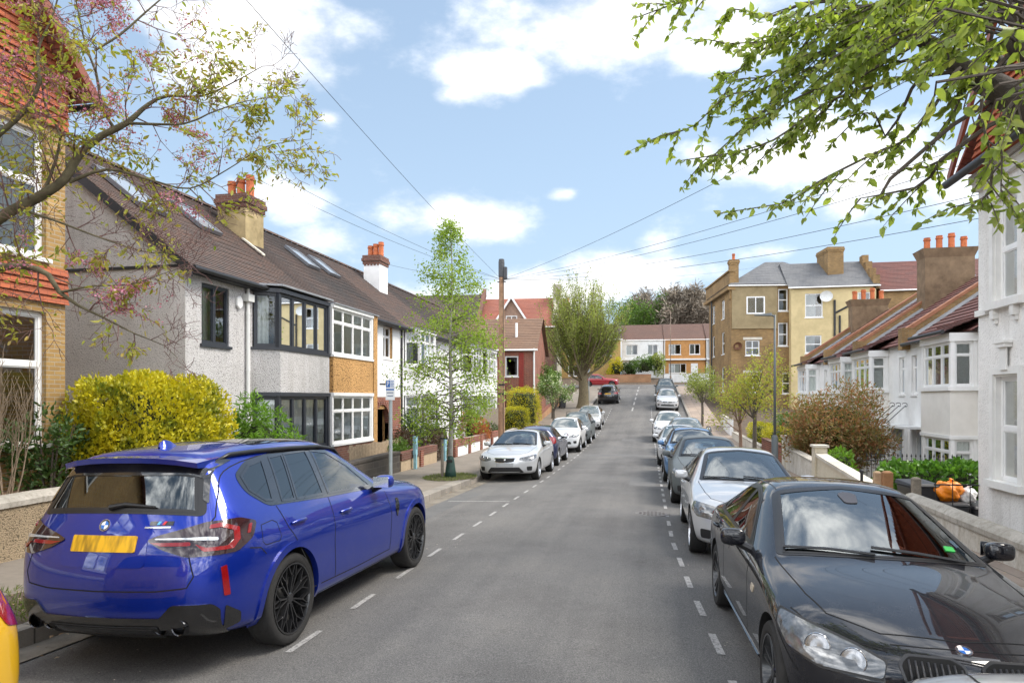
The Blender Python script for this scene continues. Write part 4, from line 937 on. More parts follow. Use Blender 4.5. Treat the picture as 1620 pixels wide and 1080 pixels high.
# ------------------------------------------------------------------ building materials and helpers
pb_grey = pebble('grey_pebbledash', (.54, .53, .53), (.30, .29, .29), 42, 1.0)
pb_brown = pebble('brown_pebbledash', (.56, .32, .12), (.10, .05, .018), 24, 1.2)
pb_white = pebble('white_roughcast', (.82, .81, .79), (.72, .71, .69), 34, .4)
render_white = M('white_render', (.80, .80, .79), .85, .07, 2.5, .25, 60, dirt=.14)
render_cream = M('cream_render', (.62, .50, .27), .9, .1, 1.6, .3, 40, dirt=.25)
render_buff = M('buff_render', (.32, .25, .14), .9, .14, 1.5, .3, 40, dirt=.35)
render_pale = M('pale_render', (.62, .58, .50), .9, .12, 2, .35, 50, dirt=.35)
trim_white = M('white_gloss_paint', (.80, .80, .79), .35, .04, 5, .05, 30)
trim_grey = M('anthracite_frame', (.028, .032, .042), .4, .1)
stone_trim = M('painted_stone', (.78, .77, .74), .7, .08, 4, .2, 50, dirt=.12)
br_red = brick('red_brick', (.30, .085, .045), (.20, .05, .03), (.36, .31, .26))
br_dark = brick('dark_red_brick', (.19, .07, .045), (.12, .045, .03), (.22, .19, .16))
br_yellow = brick('yellow_brick', (.44, .28, .10), (.34, .20, .065), (.42, .36, .27))
br_stock = brick('stock_brick', (.38, .23, .085), (.25, .145, .055), (.30, .25, .17), dirt=.45)
t_brown = tiles('weathered_clay_tiles', (.155, .092, .068), (.105, .074, .062), (.06, .054, .052))
t_dark = tiles('dark_clay_tiles', (.075, .06, .055), (.05, .045, .043), (.11, .065, .048))
t_maroon = tiles('maroon_roof_tiles', (.17, .058, .045), (.12, .042, .036), (.085, .045, .04), .3)
t_far = tiles('brown_roof_tiles', (.17, .095, .072), (.13, .075, .06), (.10, .065, .055), .3)
t_red = tiles('red_roof_tiles', (.36, .13, .085), (.28, .095, .06), (.22, .09, .07), .25)
t_slate = tiles('grey_slates', (.15, .155, .165), (.11, .115, .125), (.19, .19, .19), .28)
t_hang = tiles('hanging_red_tiles', (.46, .12, .045), (.34, .08, .03), (.30, .09, .05), .17)
lead = M('lead_flashing', (.30, .31, .33), .5, .25, 3, .2, 30, metal=.3)
pot_m = M('terracotta_pot', (.50, .14, .05), .8, .25, 9, .3, 40, dirt=.4)
copper_tile = M('terracotta_coping', (.36, .16, .09), .85, .25, 5, .3, 40, dirt=.35)
gutter_m = M('black_gutter', (.018, .018, .02), .45, .15)
pvc_white = M('white_downpipe', (.68, .68, .66), .4, .05)
iron = M('black_iron', (.012, .012, .013), .5, .2)
room_dark = M('dim_room', (.05, .045, .04), .9, .4, 1.5)
net_m = M('net_curtain', (.74, .74, .72), .9, .12, 25)
drape_m = M('grey_drape', (.46, .46, .45), .9, .15, 12)
blind_m = M('white_blind', (.70, .70, .67), .7, .04)
glass = glassmat()

def wall(mb, F, u0, u1, z0, z1, holes=(), t=.24, mi=0):
    """a wall with window and door openings: outer skin, reveals, inner skin"""
    us = sorted({u0, u1, *[h[0] for h in holes], *[h[1] for h in holes]}); zs = sorted({z0, z1, *[h[2] for h in holes], *[h[3] for h in holes]})
    for a, b in zip(us[:-1], us[1:]):
        for c, d in zip(zs[:-1], zs[1:]):
            if any(h[0] - 1e-6 <= a and b <= h[1] + 1e-6 and h[2] - 1e-6 <= c and d <= h[3] + 1e-6 for h in holes): continue
            mb.face([F.p(a, 0, c), F.p(b, 0, c), F.p(b, 0, d), F.p(a, 0, d)], mi)
    for a, b, c, d in holes:
        for q in (((a, c), (b, c)), ((b, c), (b, d)), ((b, d), (a, d)), ((a, d), (a, c))):
            (x0, y0), (x1, y1) = q; mb.face([F.p(x0, 0, y0), F.p(x1, 0, y1), F.p(x1, -t, y1), F.p(x0, -t, y0)], mi)

def window(par, F, u0, u1, z0, z1, cols=2, rows=(), depth=.09, fw=.055, mat=None, cur='dark', sill=None, bars=.038, label=None, topcol=None, blinds=None):
    """frame with mullions and transoms, one pane sheet, and what hangs behind the glass"""
    mat = mat or trim_white; m = MB(); n0, n1 = -depth - .05, -depth + .012
    m.box(F, u0, u1, n0, n1, z0, z0 + fw); m.box(F, u0, u1, n0, n1, z1 - fw, z1)
    m.box(F, u0, u0 + fw, n0, n1, z0 + fw, z1 - fw); m.box(F, u1 - fw, u1, n0, n1, z0 + fw, z1 - fw)
    hz = sorted([z0 + (z1 - z0) * r for r in rows])
    for z in hz: m.box(F, u0 + fw, u1 - fw, n0 + .005, n1 - .006, z - bars * .6, z + bars * .6)
    lev = [z0 + fw] + [x for z in hz for x in (z - bars * .6, z + bars * .6)] + [z1 - fw]
    for k in range(0, len(lev), 2):
        c_ = topcol if (topcol and k == len(lev) - 2 and len(lev) > 2) else cols
        for i in range(1, c_):
            u = u0 + (u1 - u0) * i / c_; m.box(F, u - bars / 2, u + bars / 2, n0 + .008, n1 - .003, lev[k], lev[k + 1])
        for i in range(c_):            # sash lines: a thin inner frame round every light
            a = u0 + (u1 - u0) * i / c_ + (fw if i == 0 else bars / 2); b = u0 + (u1 - u0) * (i + 1) / c_ - (fw if i == c_ - 1 else bars / 2); s = .022
            m.box(F, a, b, n0 + .012, n1 - .02, lev[k], lev[k] + s); m.box(F, a, b, n0 + .012, n1 - .02, lev[k + 1] - s, lev[k + 1])
            m.box(F, a, a + s, n0 + .012, n1 - .02, lev[k] + s, lev[k + 1] - s); m.box(F, b - s, b, n0 + .012, n1 - .02, lev[k] + s, lev[k + 1] - s)
    if sill: m.box(F, u0 - .06, u1 + .06, -depth + .013, sill, z0 - .07, z0 - .002)
    w = m.build('window', mat, par)
    if label: w['label'] = label
    q = MB(); q.face([F.p(u0 + .02, n0 + .02, z0 + .02), F.p(u1 - .02, n0 + .02, z0 + .02), F.p(u1 - .02, n0 + .02, z1 - .02), F.p(u0 + .02, n0 + .02, z1 - .02)]); q.build('pane', glass, w)
    def sheet(a, b, c, d, mt, fold=.11, amp=.022, nm='curtain', dz=.10):
        k = max(4, int((b - a) / fold * 6)); V = []; Fc = []; rr = random.Random(int(a * 997 + c * 31)); ph = rr.random() * 6
        for i in range(k + 1):
            u = a + (b - a) * i / k; w_ = amp * math.sin(2 * math.pi * (u - a) / fold * (1 + .12 * math.sin(u * 5 + ph)) + ph)
            V += [F.p(u, n0 - dz + w_, c), F.p(u, n0 - dz + w_ * .5, d)]
            if i: Fc.append((2 * i - 2, 2 * i, 2 * i + 1, 2 * i - 1))
        x = MB(); x.add(V, Fc); x.build(nm, mt, w, smooth=True)
    if cur == 'net': sheet(u0 + .03, u1 - .03, z0 + .03, z1 - .03, net_m, amp=.014, dz=.012)
    elif cur == 'drapes':
        ww = (u1 - u0); sheet(u0 + .03, u0 + ww * .30, z0 + .03, z1 - .03, drape_m, .09); sheet(u1 - ww * .28, u1 - .03, z0 + .03, z1 - .03, drape_m, .09)
    elif cur == 'half': sheet(u0 + .03, u0 + (u1 - u0) * .62, z0 + .03, z1 - .03, drape_m, .10)
    elif cur == 'roman':
        x = MB(); k = 6
        for i in range(k): 
            a = z0 + (z1 - z0) * i / k; x.hexa([F.p(u0 + .04, n0 - .07, a), F.p(u1 - .04, n0 - .07, a), F.p(u1 - .04, n0 - .09, a), F.p(u0 + .04, n0 - .09, a), F.p(u0 + .04, n0 - .085, a + (z1 - z0) / k - .004), F.p(u1 - .04, n0 - .085, a + (z1 - z0) / k - .004), F.p(u1 - .04, n0 - .1, a + (z1 - z0) / k - .004), F.p(u0 + .04, n0 - .1, a + (z1 - z0) / k - .004)])
        x.build('roman_blind', blind_m, w)
    elif cur == 'slats':
        x = MB(); z = z0 + .04
        while z < z1 - .04:
            x.face([F.p(u0 + .03, n0 - .05, z), F.p(u1 - .03, n0 - .05, z), F.p(u1 - .03, n0 - .09, z + .035), F.p(u0 + .03, n0 - .09, z + .035)]); z += .052
        x.build('slat_blind', blind_m, w)
    return w

def backing(par, F, u0, u1, z0, z1, d=1.6):
    m = MB(); m.box(F, u0, u1, -d - .1, -d, z0, z1); m.box(F, u0, u1, -d, -.30, z0 - .05, z0); return m.build('room', room_dark, par)

def slope(mb, e0, e1, r0, r1, course=.11, lift=.022, seg=1.6, seed=1, mi=0):
    """tiled roof slope from eaves e0-e1 to ridge r0-r1, laid in overlapping courses"""
    e0, e1, r0, r1 = map(Vector, (e0, e1, r0, r1)); rr = random.Random(seed)
    n = max(2, int(((r0 - e0).length + (r1 - e1).length) / 2 / course)); nrm = (e1 - e0).cross(r0 - e0).normalized()
    if nrm.z < 0: nrm = -nrm
    k = max(1, int((e1 - e0).length / seg)); sag = [[rr.uniform(-.006, .006) for _ in range(k + 1)] for _ in range(3)]
    def pt(u, t): 
        a = e0.lerp(r0, t); b = e1.lerp(r1, t); return a.lerp(b, u)
    for i in range(n):
        t0, t1 = i / n, min(1, (i + 1.25) / n)
        for j in range(k):
            u0, u1 = j / k, (j + 1) / k; s0 = sag[i % 3][j] + lift; s1 = sag[i % 3][j + 1] + lift
            a, b = pt(u0, t0) + nrm * s0, pt(u1, t0) + nrm * s1
            mb.face([a, b, pt(u1, t1) + nrm * .002, pt(u0, t1) + nrm * .002], mi); mb.face([pt(u0, t0) - nrm * .01, pt(u1, t0) - nrm * .01, b, a], mi)

def ridge(mb, a, b, r=.11, mi=0, n=None):
    a, b = Vector(a), Vector(b); n = n or max(1, int((b - a).length / .45)); d = (b - a)
    for i in range(n):
        p, q = a + d * (i / n), a + d * ((i + .96) / n); s = d.cross(Vector((0, 0, 1))).normalized()
        V = []
        for c in (p, q):
            for k in range(6):
                an = math.pi * k / 5; V.append(c + s * math.cos(an) * r * 1.25 + Vector((0, 0, math.sin(an) * r - .05)))
        mb.add(V, [(k, k + 1, k + 7, k + 6) for k in range(5)], mi)

def chimney(par, x0, x1, y0, y1, z0, z1, body, cap, pots=3, along='x', band=None, flare=0):
    m = MB(); k = .0
    if flare:
        zc = z1 - .38
        m.box(WORLD, x0, x1, y0, y1, z0, zc)
        b = [(x0, y0, zc), (x1, y0, zc), (x1, y1, zc), (x0, y1, zc)]; f = flare
        m.hexa(b + [(x0 - f, y0 - f, z1), (x1 + f, y0 - f, z1), (x1 + f, y1 + f, z1), (x0 - f, y1 + f, z1)])
    else:
        m.box(WORLD, x0, x1, y0, y1, z0, z1 - .42)
    o = m.build('chimney', body, par)
    if not flare:
        m = MB(); h = .14
        for i, e in enumerate((.04, .085, .05)): m.box(WORLD, x0 - e, x1 + e, y0 - e, y1 + e, z1 - .42 + h * i, z1 - .42 + h * (i + 1) - (0 if i == 2 else 0))
        for i in range(int((x1 - x0) / .16)): m.box(WORLD, x0 + .04 + i * .16, x0 + .12 + i * .16, y0 - .04, y0 - .0, z1 - .49, z1 - .42)
        m.build('chimney_cap', cap, o)
    for i in range(pots):
        t = (i + .5) / pots
        px, py = (x0 + (x1 - x0) * t, (y0 + y1) / 2) if along == 'x' else ((x0 + x1) / 2, y0 + (y1 - y0) * t)
        m = MB(); h = .62 + .08 * ((i * 7) % 3 - 1); s_ = .125
        m.lathe([(s_ * 1.15, -.02), (s_ * 1.0, .06), (s_ * .95, h * .75), (s_ * 1.18, h * .78), (s_ * 1.18, h * .86), (s_ * .98, h * .88), (s_ * 1.05, h), (s_ * .8, h), (s_ * .75, h * .4), (0, h * .4)], (px, py, z1), (0, 0, 1), 18)
        m.build('chimney_pot', pot_m, o, smooth=True, angle=40)
    return o

def aerial(par, x, y, z, h=1.4):
    m = MB(); m.tube([(x, y, z), (x, y, z + h)], .016, 6); m.tube([(x - .45, y - .1, z + h - .1), (x + .45, y + .1, z + h - .1)], .01, 5)
    for i in range(7): m.tube([(x - .4 + i * .13, y - .1 + i * .03 - .2, z + h - .1), (x - .4 + i * .13, y - .1 + i * .03 + .2, z + h - .1)], .006, 4)
    return m.build('tv_aerial', lead, par)

def skylight(par, e0, up, along, nrm, w, h, label=None):
    """roof window lying on a slope: e0 lower near corner"""
    e0, up, along, nrm = Vector(e0), Vector(up).normalized(), Vector(along).normalized(), Vector(nrm).normalized(); m = MB()
    F_ = lambda a, b, c: e0 + along * a + up * b + nrm * c
    def bx(a0, a1, b0, b1, c0, c1): m.hexa([F_(a0, b0, c0), F_(a1, b0, c0), F_(a1, b1, c0), F_(a0, b1, c0), F_(a0, b0, c1), F_(a1, b0, c1), F_(a1, b1, c1), F_(a0, b1, c1)])
    f = .07; bx(0, w, 0, f, 0, .10); bx(0, w, h - f, h, 0, .10); bx(0, f, f, h - f, 0, .10); bx(w - f, w, f, h - f, 0, .10)
    o = m.build('skylight', M('skylight_frame', (.22, .23, .25), .4, .1, metal=.5), par)
    q = MB(); q.face([F_(f, f, .07), F_(w - f, f, .07), F_(w - f, h - f, .07), F_(f, h - f, .07)]); q.build('pane', car_glass('skylight_glass', (.30, .33, .36), 2.6), o); return o

def gutter(par, a, b, r=.06, mat=None):
    m = MB(); m.tube([a, b], r, 8); return m.build('gutter', mat or gutter_m, par, smooth=True, angle=60)
def downpipe(par, x, y, z0, z1, mat, hopper=False, n=(1, 0)):
    m = MB(); m.tube([(x, y, z0), (x, y, z1)], .042, 8)
    z = z0 + .5
    while z < z1: m.tube([(x, y, z), (x, y, z + .06)], .052, 8); z += 1.4
    if hopper: m.box(WORLD, x - .09, x + .10, y - .13, y + .13, z1 - .02, z1 + .16); m.tube([(x, y, z1 + .14), (x, y, z1 + .30)], .04, 8)
    return m.build('drainpipe', mat, par, smooth=True, angle=40)

def body_box(mb, x0, x1, y0, y1, z0, z1, skip=()):
    """plain outer walls; skip lists the faces ('x0','x1','y0','y1') built elsewhere"""
    if 'x0' not in skip: mb.face([(x0, y0, z0), (x0, y1, z0), (x0, y1, z1), (x0, y0, z1)])
    if 'x1' not in skip: mb.face([(x1, y0, z0), (x1, y1, z0), (x1, y1, z1), (x1, y0, z1)])
    if 'y0' not in skip: mb.face([(x0, y0, z0), (x1, y0, z0), (x1, y0, z1), (x0, y0, z1)])
    if 'y1' not in skip: mb.face([(x0, y1, z0), (x1, y1, z0), (x1, y1, z1), (x0, y1, z1)])

# ------------------------------------------------------------------ left terrace
EZ, RZ, RX, FX, BX = 4.98, 8.15, -14.0, -10.0, -9.4
def front_bay(par, y0, y1, cant0, cant1, zs, mat, base, lo_kw, up_kw, wmat, canted=True):
    """two storey bay on the front wall; zs = (ground, lower sill, lower head, upper sill, upper head)"""
    zg, a, b, c, d = zs
    Ff = Fr((BX, 0, 0), (0, 1), (1, 0, 0))
    for z0, z1, mt, nm in ((zg, a - .07, base, 'bay_base'), (b + .10, c - .07, mat, 'bay_spandrel')):
        m = MB(); m.face([(BX, y0, z0), (BX, y1, z0), (BX, y1, z1), (BX, y0, z1)])
        m.face([(FX, cant0, z0), (BX, y0, z0), (BX, y0, z1), (FX, cant0, z1)]); m.face([(BX, y1, z0), (FX, cant1, z0), (FX, cant1, z1), (BX, y1, z1)])
        for z in (z0, z1): m.face([(FX - .2, cant0, z), (BX, y0, z), (BX, y1, z), (FX - .2, cant1, z)])
        m.build(nm, mt, par)
    tr = MB()
    for z0, z1 in ((a - .07, a), (b, b + .10), (c - .07, c), (d, d + .10)):
        e = .035; tr.prism([(FX - .02, cant0 - e, z0), (BX + e, y0 - e * .6, z0), (BX + e, y1 + e * .6, z0), (FX - .02, cant1 + e, z0)], (0, 0, z1 - z0))
    for z0, z1 in ((a, b), (c, d)):
        for yy in (y0, y1): tr.box(WORLD, BX - .1, BX - .012, yy - .05, yy + .05, z0, z1)
    tr.build('bay_trim', wmat, par)
    for (z0, z1, kw) in ((a, b, lo_kw), (c, d, up_kw)):
        window(par, Ff, y0 + .052, y1 - .052, z0 + .003, z1 - .003, depth=.05, mat=wmat, **kw)
        k2 = dict(kw); k2.pop('label', None); k2['cols'] = 1; k2['topcol'] = None; k2['cur'] = kw.get('cant', kw.get('cur'));
        if abs(cant0 - y0) > .05 or True:
            v = Vector((BX - FX, y0 - cant0, 0)); Fc = Fr((FX, cant0, 0), (v.x, v.y)); Fc.n = -Fc.n if Fc.n.y > 0 else Fc.n
            k2.pop('cant', None); window(par, Fc, .06, v.length - .052, z0 + .003, z1 - .003, depth=.05, mat=wmat, **k2)
def _nc(d): 
    d = dict(d); d.pop('cant', None); return d

def left_house(name, label, y0, y1, fmat, gmat, near_gable, roof_m, build_front, seed, far_gable=False, ez=EZ):
    h = thing(name, label, 'house', (-12, (y0 + y1) / 2, g((y0 + y1) / 2)), group='terraced houses on the left'); inv = Matrix.Translation(-h.location)
    old = len(bpy.data.objects); before = set(bpy.data.objects)
    m = MB(); zg = g(y0) - .3; F = Fr((FX, 0, 0), (0, 1), (1, 0, 0))
    holes = build_front(h, F, zg)
    wall(m, F, y0, y1, zg, ez, holes); body_box(m, -18, FX, y0, y1, zg, ez, ('x1', 'y0') if near_gable else ('x1',))
    if near_gable:
        m.face([(-18, y0, zg), (FX, y0, zg), (FX, y0, ez), (RX, y0, RZ), (-18, y0, ez)], 1)
    if far_gable: m.face([(-18, y1, ez), (FX, y1, ez), (RX, y1, RZ)], 1)
    m.build('wall', [fmat, gmat], h)
    r = MB(); ya = y0 - (.16 if near_gable else 0)
    slope(r, (FX + .28, ya, ez - .12), (FX + .28, y1, ez - .12), (RX, ya, RZ + .03), (RX, y1, RZ + .03), seed=seed)
    slope(r, (-18.2, ya, ez - .1), (-18.2, y1, ez - .1), (RX, ya, RZ + .03), (RX, y1, RZ + .03), course=.3, seed=seed)
    ro = r.build('roof', roof_m, h)
    rd = MB(); ridge(rd, (RX, ya, RZ + .06), (RX, y1, RZ + .06)); rd.build('ridge_tiles', t_brown, ro)
    if near_gable:
        bb = MB()
        for sx, ex in ((FX + .28, RX), (-18.2, RX)):
            bb.hexa([(sx, ya - .02, ez - .34), (ex, ya - .02, RZ - .20), (ex, ya + .04, RZ - .20), (sx, ya + .04, ez - .34), (sx, ya - .02, ez - .12), (ex, ya - .02, RZ + .03), (ex, ya + .04, RZ + .03), (sx, ya + .04, ez - .12)])
        bb.box(WORLD, -18, FX, y0 - .03, y0 - .002, ez - .10, ez - .04)
        bb.build('bargeboard', gutter_m, h)
    gutter(h, (FX + .33, ya, ez - .15), (FX + .33, y1 - .01, ez - .15))
    fs = MB(); fs.box(WORLD, FX + .002, FX + .27, ya, y1, ez - .22, ez - .17); fs.build('soffit', gutter_m, h)
    for o in set(bpy.data.objects) - before:
        if o.parent is h: o.matrix_parent_inverse = inv
    return h

def zs_at(dz=0): return (g(18) - .3 + dz, .60 + dz, 2.06 + dz, 3.32 + dz, 4.74 + dz)
def end_front(h, F, zg):
    window(h, F, 13.78, 14.82, 3.25, 4.64, cols=2, mat=trim_grey, cur='half', fw=.07, bars=.10, sill=.05, depth=.05)
    front_bay(h, 16.12, 18.86, 15.74, 18.94, zs_at(), pb_grey, pb_grey, dict(cols=4, cur='net', fw=.07, bars=.10), dict(cols=4, cur='drapes', cant='roman', fw=.07, bars=.10) and dict(cols=4, cur='half', fw=.07, bars=.10), trim_grey)
    downpipe(h, FX + .07, 15.5, zg, 4.45, pvc_white, True)
    a = MB(); a.prism([(FX + .002, 15.17 + .13 * math.cos(math.pi / 3 * k + .5), 4.37 + .17 * math.sin(math.pi / 3 * k + .5)) for k in range(6)], (.07, 0, 0)); a.build('alarm_box', trim_white, h, bevel=.015)
    l = MB(); l.prism([(FX - .02, 15.66, 4.90), (BX + .10, 16.06, 4.90), (BX + .10, 18.95, 4.90), (FX - .02, 18.98, 4.90)], (0, 0, .05)); l.build('bay_roof', lead, h)
    return [(13.78, 14.82, 3.25, 4.64), (15.8, 18.9, .6, 2.06), (15.8, 18.9, 3.32, 4.74)]
H1 = left_house('terraced_house', 'grey pebbledash end house with dark grey window frames, two skylights and blank gable', 13.23, 19.0, pb_grey, pebble('gable_pebbledash', (.60, .57, .55), (.38, .36, .35), 42, .9), True, t_brown, end_front, 3)
up = Vector((RX - FX - .28, 0, RZ - EZ + .15)).normalized(); nr = Vector((-up.z * -1, 0, -up.x)).normalized(); nr = Vector((up.z, 0, -up.x))
def sky_on(h, y, t, w=.9, hh=1.35):
    b = Vector((FX + .28, y, EZ - .10)).lerp(Vector((RX, y, RZ + .05)), t)
    o = skylight(h, b + nr * .02, up, (0, 1, 0), nr, w, hh); o.matrix_parent_inverse = Matrix.Translation(-h.location)
sky_on(H1, 13.95, .48, 1.0, 1.7); sky_on(H1, 16.3, .50, .9, 1.3)
def chim(h, *a, **k):
    o = chimney(h, *a, **k); o.matrix_parent_inverse = Matrix.Translation(-h.location); return o
chim(H1, -13.15, -12.2, 18.9, 19.9, 6.2, 8.3, M('weathered_buff_render', (.40, .31, .16), .9, .3, 3, .4, 40, dirt=.5), br_dark, 3, 'x')
def flash(h, y, x0, x1, z0, z1, w=.14):
    m = MB(); m.hexa([(x0, y - w / 2, z0), (x1, y - w / 2, z1), (x1, y + w / 2, z1), (x0, y + w / 2, z0), (x0, y - w / 2, z0 + .05), (x1, y - w / 2, z1 + .05), (x1, y + w / 2, z1 + .05), (x0, y + w / 2, z0 + .05)])
    o = m.build('flashing', M('mortar_flashing', (.62, .58, .48), .9, .2), h); o.matrix_parent_inverse = Matrix.Translation(-h.location)
flash(H1, 18.78, -12.2, -11.5, 6.85, 6.33)

def brown_front(h, F, zg):
    front_bay(h, 19.12, 22.12, 19.04, 22.2, zs_at(.02), pb_brown, br_dark, dict(cols=4, rows=(.68,), cur='net', bars=.055), dict(cols=4, rows=(.70,), cur='net', bars=.055), trim_white)
    wn = MB()
    window(h, F, 24.45, 25.40, 3.55, 4.78, cols=2, rows=(.68,), cur='dark', sill=.05)
    # white upper wall, brick arched porch below
    wn.box(F, 22.55, 26.37, .002, .03, 2.06, EZ - .2); wn2 = wn
    m = MB()
    def strip(u0, u1, z0, z1): m.box(F, u0, u1, .002, .03, z0, z1)
    strip(22.56, 24.44, 2.06, EZ - .2); strip(25.41, 26.30, 2.06, EZ - .2); strip(24.44, 25.41, 2.06, 3.47); strip(24.44, 25.41, 4.79, EZ - .2); m.build('upper_wall', render_white, h)
    b = MB(); y0, y1, zc, rad = 23.55, 25.05, 1.05, .72; c = (y0 + y1) / 2
    arc = [(c - rad * math.cos(math.pi * k / 12), zc + rad * math.sin(math.pi * k / 12)) for k in range(13)]
    def quad(a, b_, c_, d_): b.prism([(FX + .05, *a), (FX + .05, *b_), (FX + .05, *c_), (FX + .05, *d_)], (-.2, 0, 0))
    quad((22.56, zg), (c - rad, zg), (c - rad, 2.05), (22.56, 2.05)); quad((c + rad, zg), (26.2, zg), (26.2, 2.05), (c + rad, 2.05))
    for p, q in zip(arc[:-1], arc[1:]): quad(p, q, (q[0], 2.05), (p[0], 2.05))
    b.build('porch_brickwork', br_red, h)
    k = MB()
    for i in range(15):
        a0, a1 = math.pi * i / 15 + .03, math.pi * (i + 1) / 15 - .03
        P = lambda a, r: (FX + .055, c - r * math.cos(a), zc + r * math.sin(a)); k.prism([P(a0, rad), P(a1, rad), P(a1, rad + .2), P(a0, rad + .2)], (.02, 0, 0))
    k.build('arch_voussoirs', br_red, h)
    d = MB(); d.box(WORLD, FX - 1.0, FX - .95, c - .5, c + .5, zg, 1.6); d.build('front_door', M('dark_green_door', (.03, .06, .045), .4, .1), h)
    e = MB(); e.lathe([(.001, .05), (.10, .045), (.12, .02), (.12, 0)], (FX + .03, 24.75, 2.62), (1, 0, 0), 16); e.build('alarm_box', M('yellow_plastic', (.80, .60, .08), .5, .05), h, smooth=True)
    downpipe(h, FX + .08, 26.28, zg, EZ - .15, gutter_m)
    l = MB(); l.prism([(FX - .02, 19.02, 4.86), (BX + .08, 19.1, 4.86), (BX + .08, 22.5, 4.86), (FX - .02, 22.55, 4.86)], (0, 0, .04)); l.build('bay_roof', lead, h)
    k2 = MB(); k2.box(WORLD, FX, BX, 22.2, 22.52, zg, 4.86); k2.build('bay_pier', pb_brown, h)
    return [(19.1, 22.15, .62, 2.08), (19.1, 22.15, 3.34, 4.76), (24.45, 25.40, 3.55, 4.78), (c - rad, c + rad, zg, 1.6)]
H2 = left_house('terraced_house', 'brown pebbledash house with white windows and net curtains beside a red brick arched porch', 19.0, 26.37, pb_brown, pb_brown, False, t_dark, brown_front, 5)
sky_on(H2, 22.6, .56, .9, 1.2); sky_on(H2, 24.3, .56, .9, 1.2)


def white_front(y, mir=False):
    def f(h, F, zg):
        dz = (g(y) - g(18)) * .0 + .05
        a, b = (y + .35, y + 3.2) if not mir else (y + 2.9, y + 5.75)
        front_bay(h, a + .45, b - .45, a, b, zs_at(dz), render_white, render_white, dict(cols=3, rows=(.68,), cur='slats', bars=.055), dict(cols=3, rows=(.70,), cur='half', bars=.055), trim_white)
        c = y + 4.6 if not mir else y + 1.2
        window(h, F, c - .45, c + .45, 3.55, 4.72, cols=2, rows=(.68,), cur='dark', sill=.05)
        d = MB(); d.box(WORLD, FX - .12, FX - .06, c - .45, c + .45, zg, 1.75); dd = d.build('front_door', M('black_door', (.02, .02, .022), .35, .1), h)
        l = MB(); l.prism([(FX - .02, a - .05, 4.90), (BX + .08, a + .4, 4.90), (BX + .08, b - .4, 4.90), (FX - .02, b + .05, 4.90)], (0, 0, .05)); l.build('bay_roof', lead, h)
        return [(a, b, .6 + dz, 2.06 + dz), (a, b, 3.32 + dz, 4.74 + dz), (c - .45, c + .45, 3.55, 4.72), (c - .45, c + .45, zg, 1.75)]
    return f
H3 = left_house('terraced_house', 'white rendered house with canted bay windows, behind the birch tree', 26.37, 32.5, render_white, render_white, False, t_brown, white_front(26.37), 7)
H4 = left_house('terraced_house', 'white rendered house between the birch tree and the telegraph pole', 32.5, 38.6, render_white, render_white, False, t_dark, white_front(32.5, True), 8)
chim(H3, -13.3, -12.5, 30.2, 31.2, 6.4, 8.75, render_white, br_dark, 3, 'x')
H5 = left_house('terraced_house', 'far end white rendered house of the left terrace, before the red brick house', 38.6, 44.2, render_white, render_white, False, t_brown, white_front(38.6), 9, True)

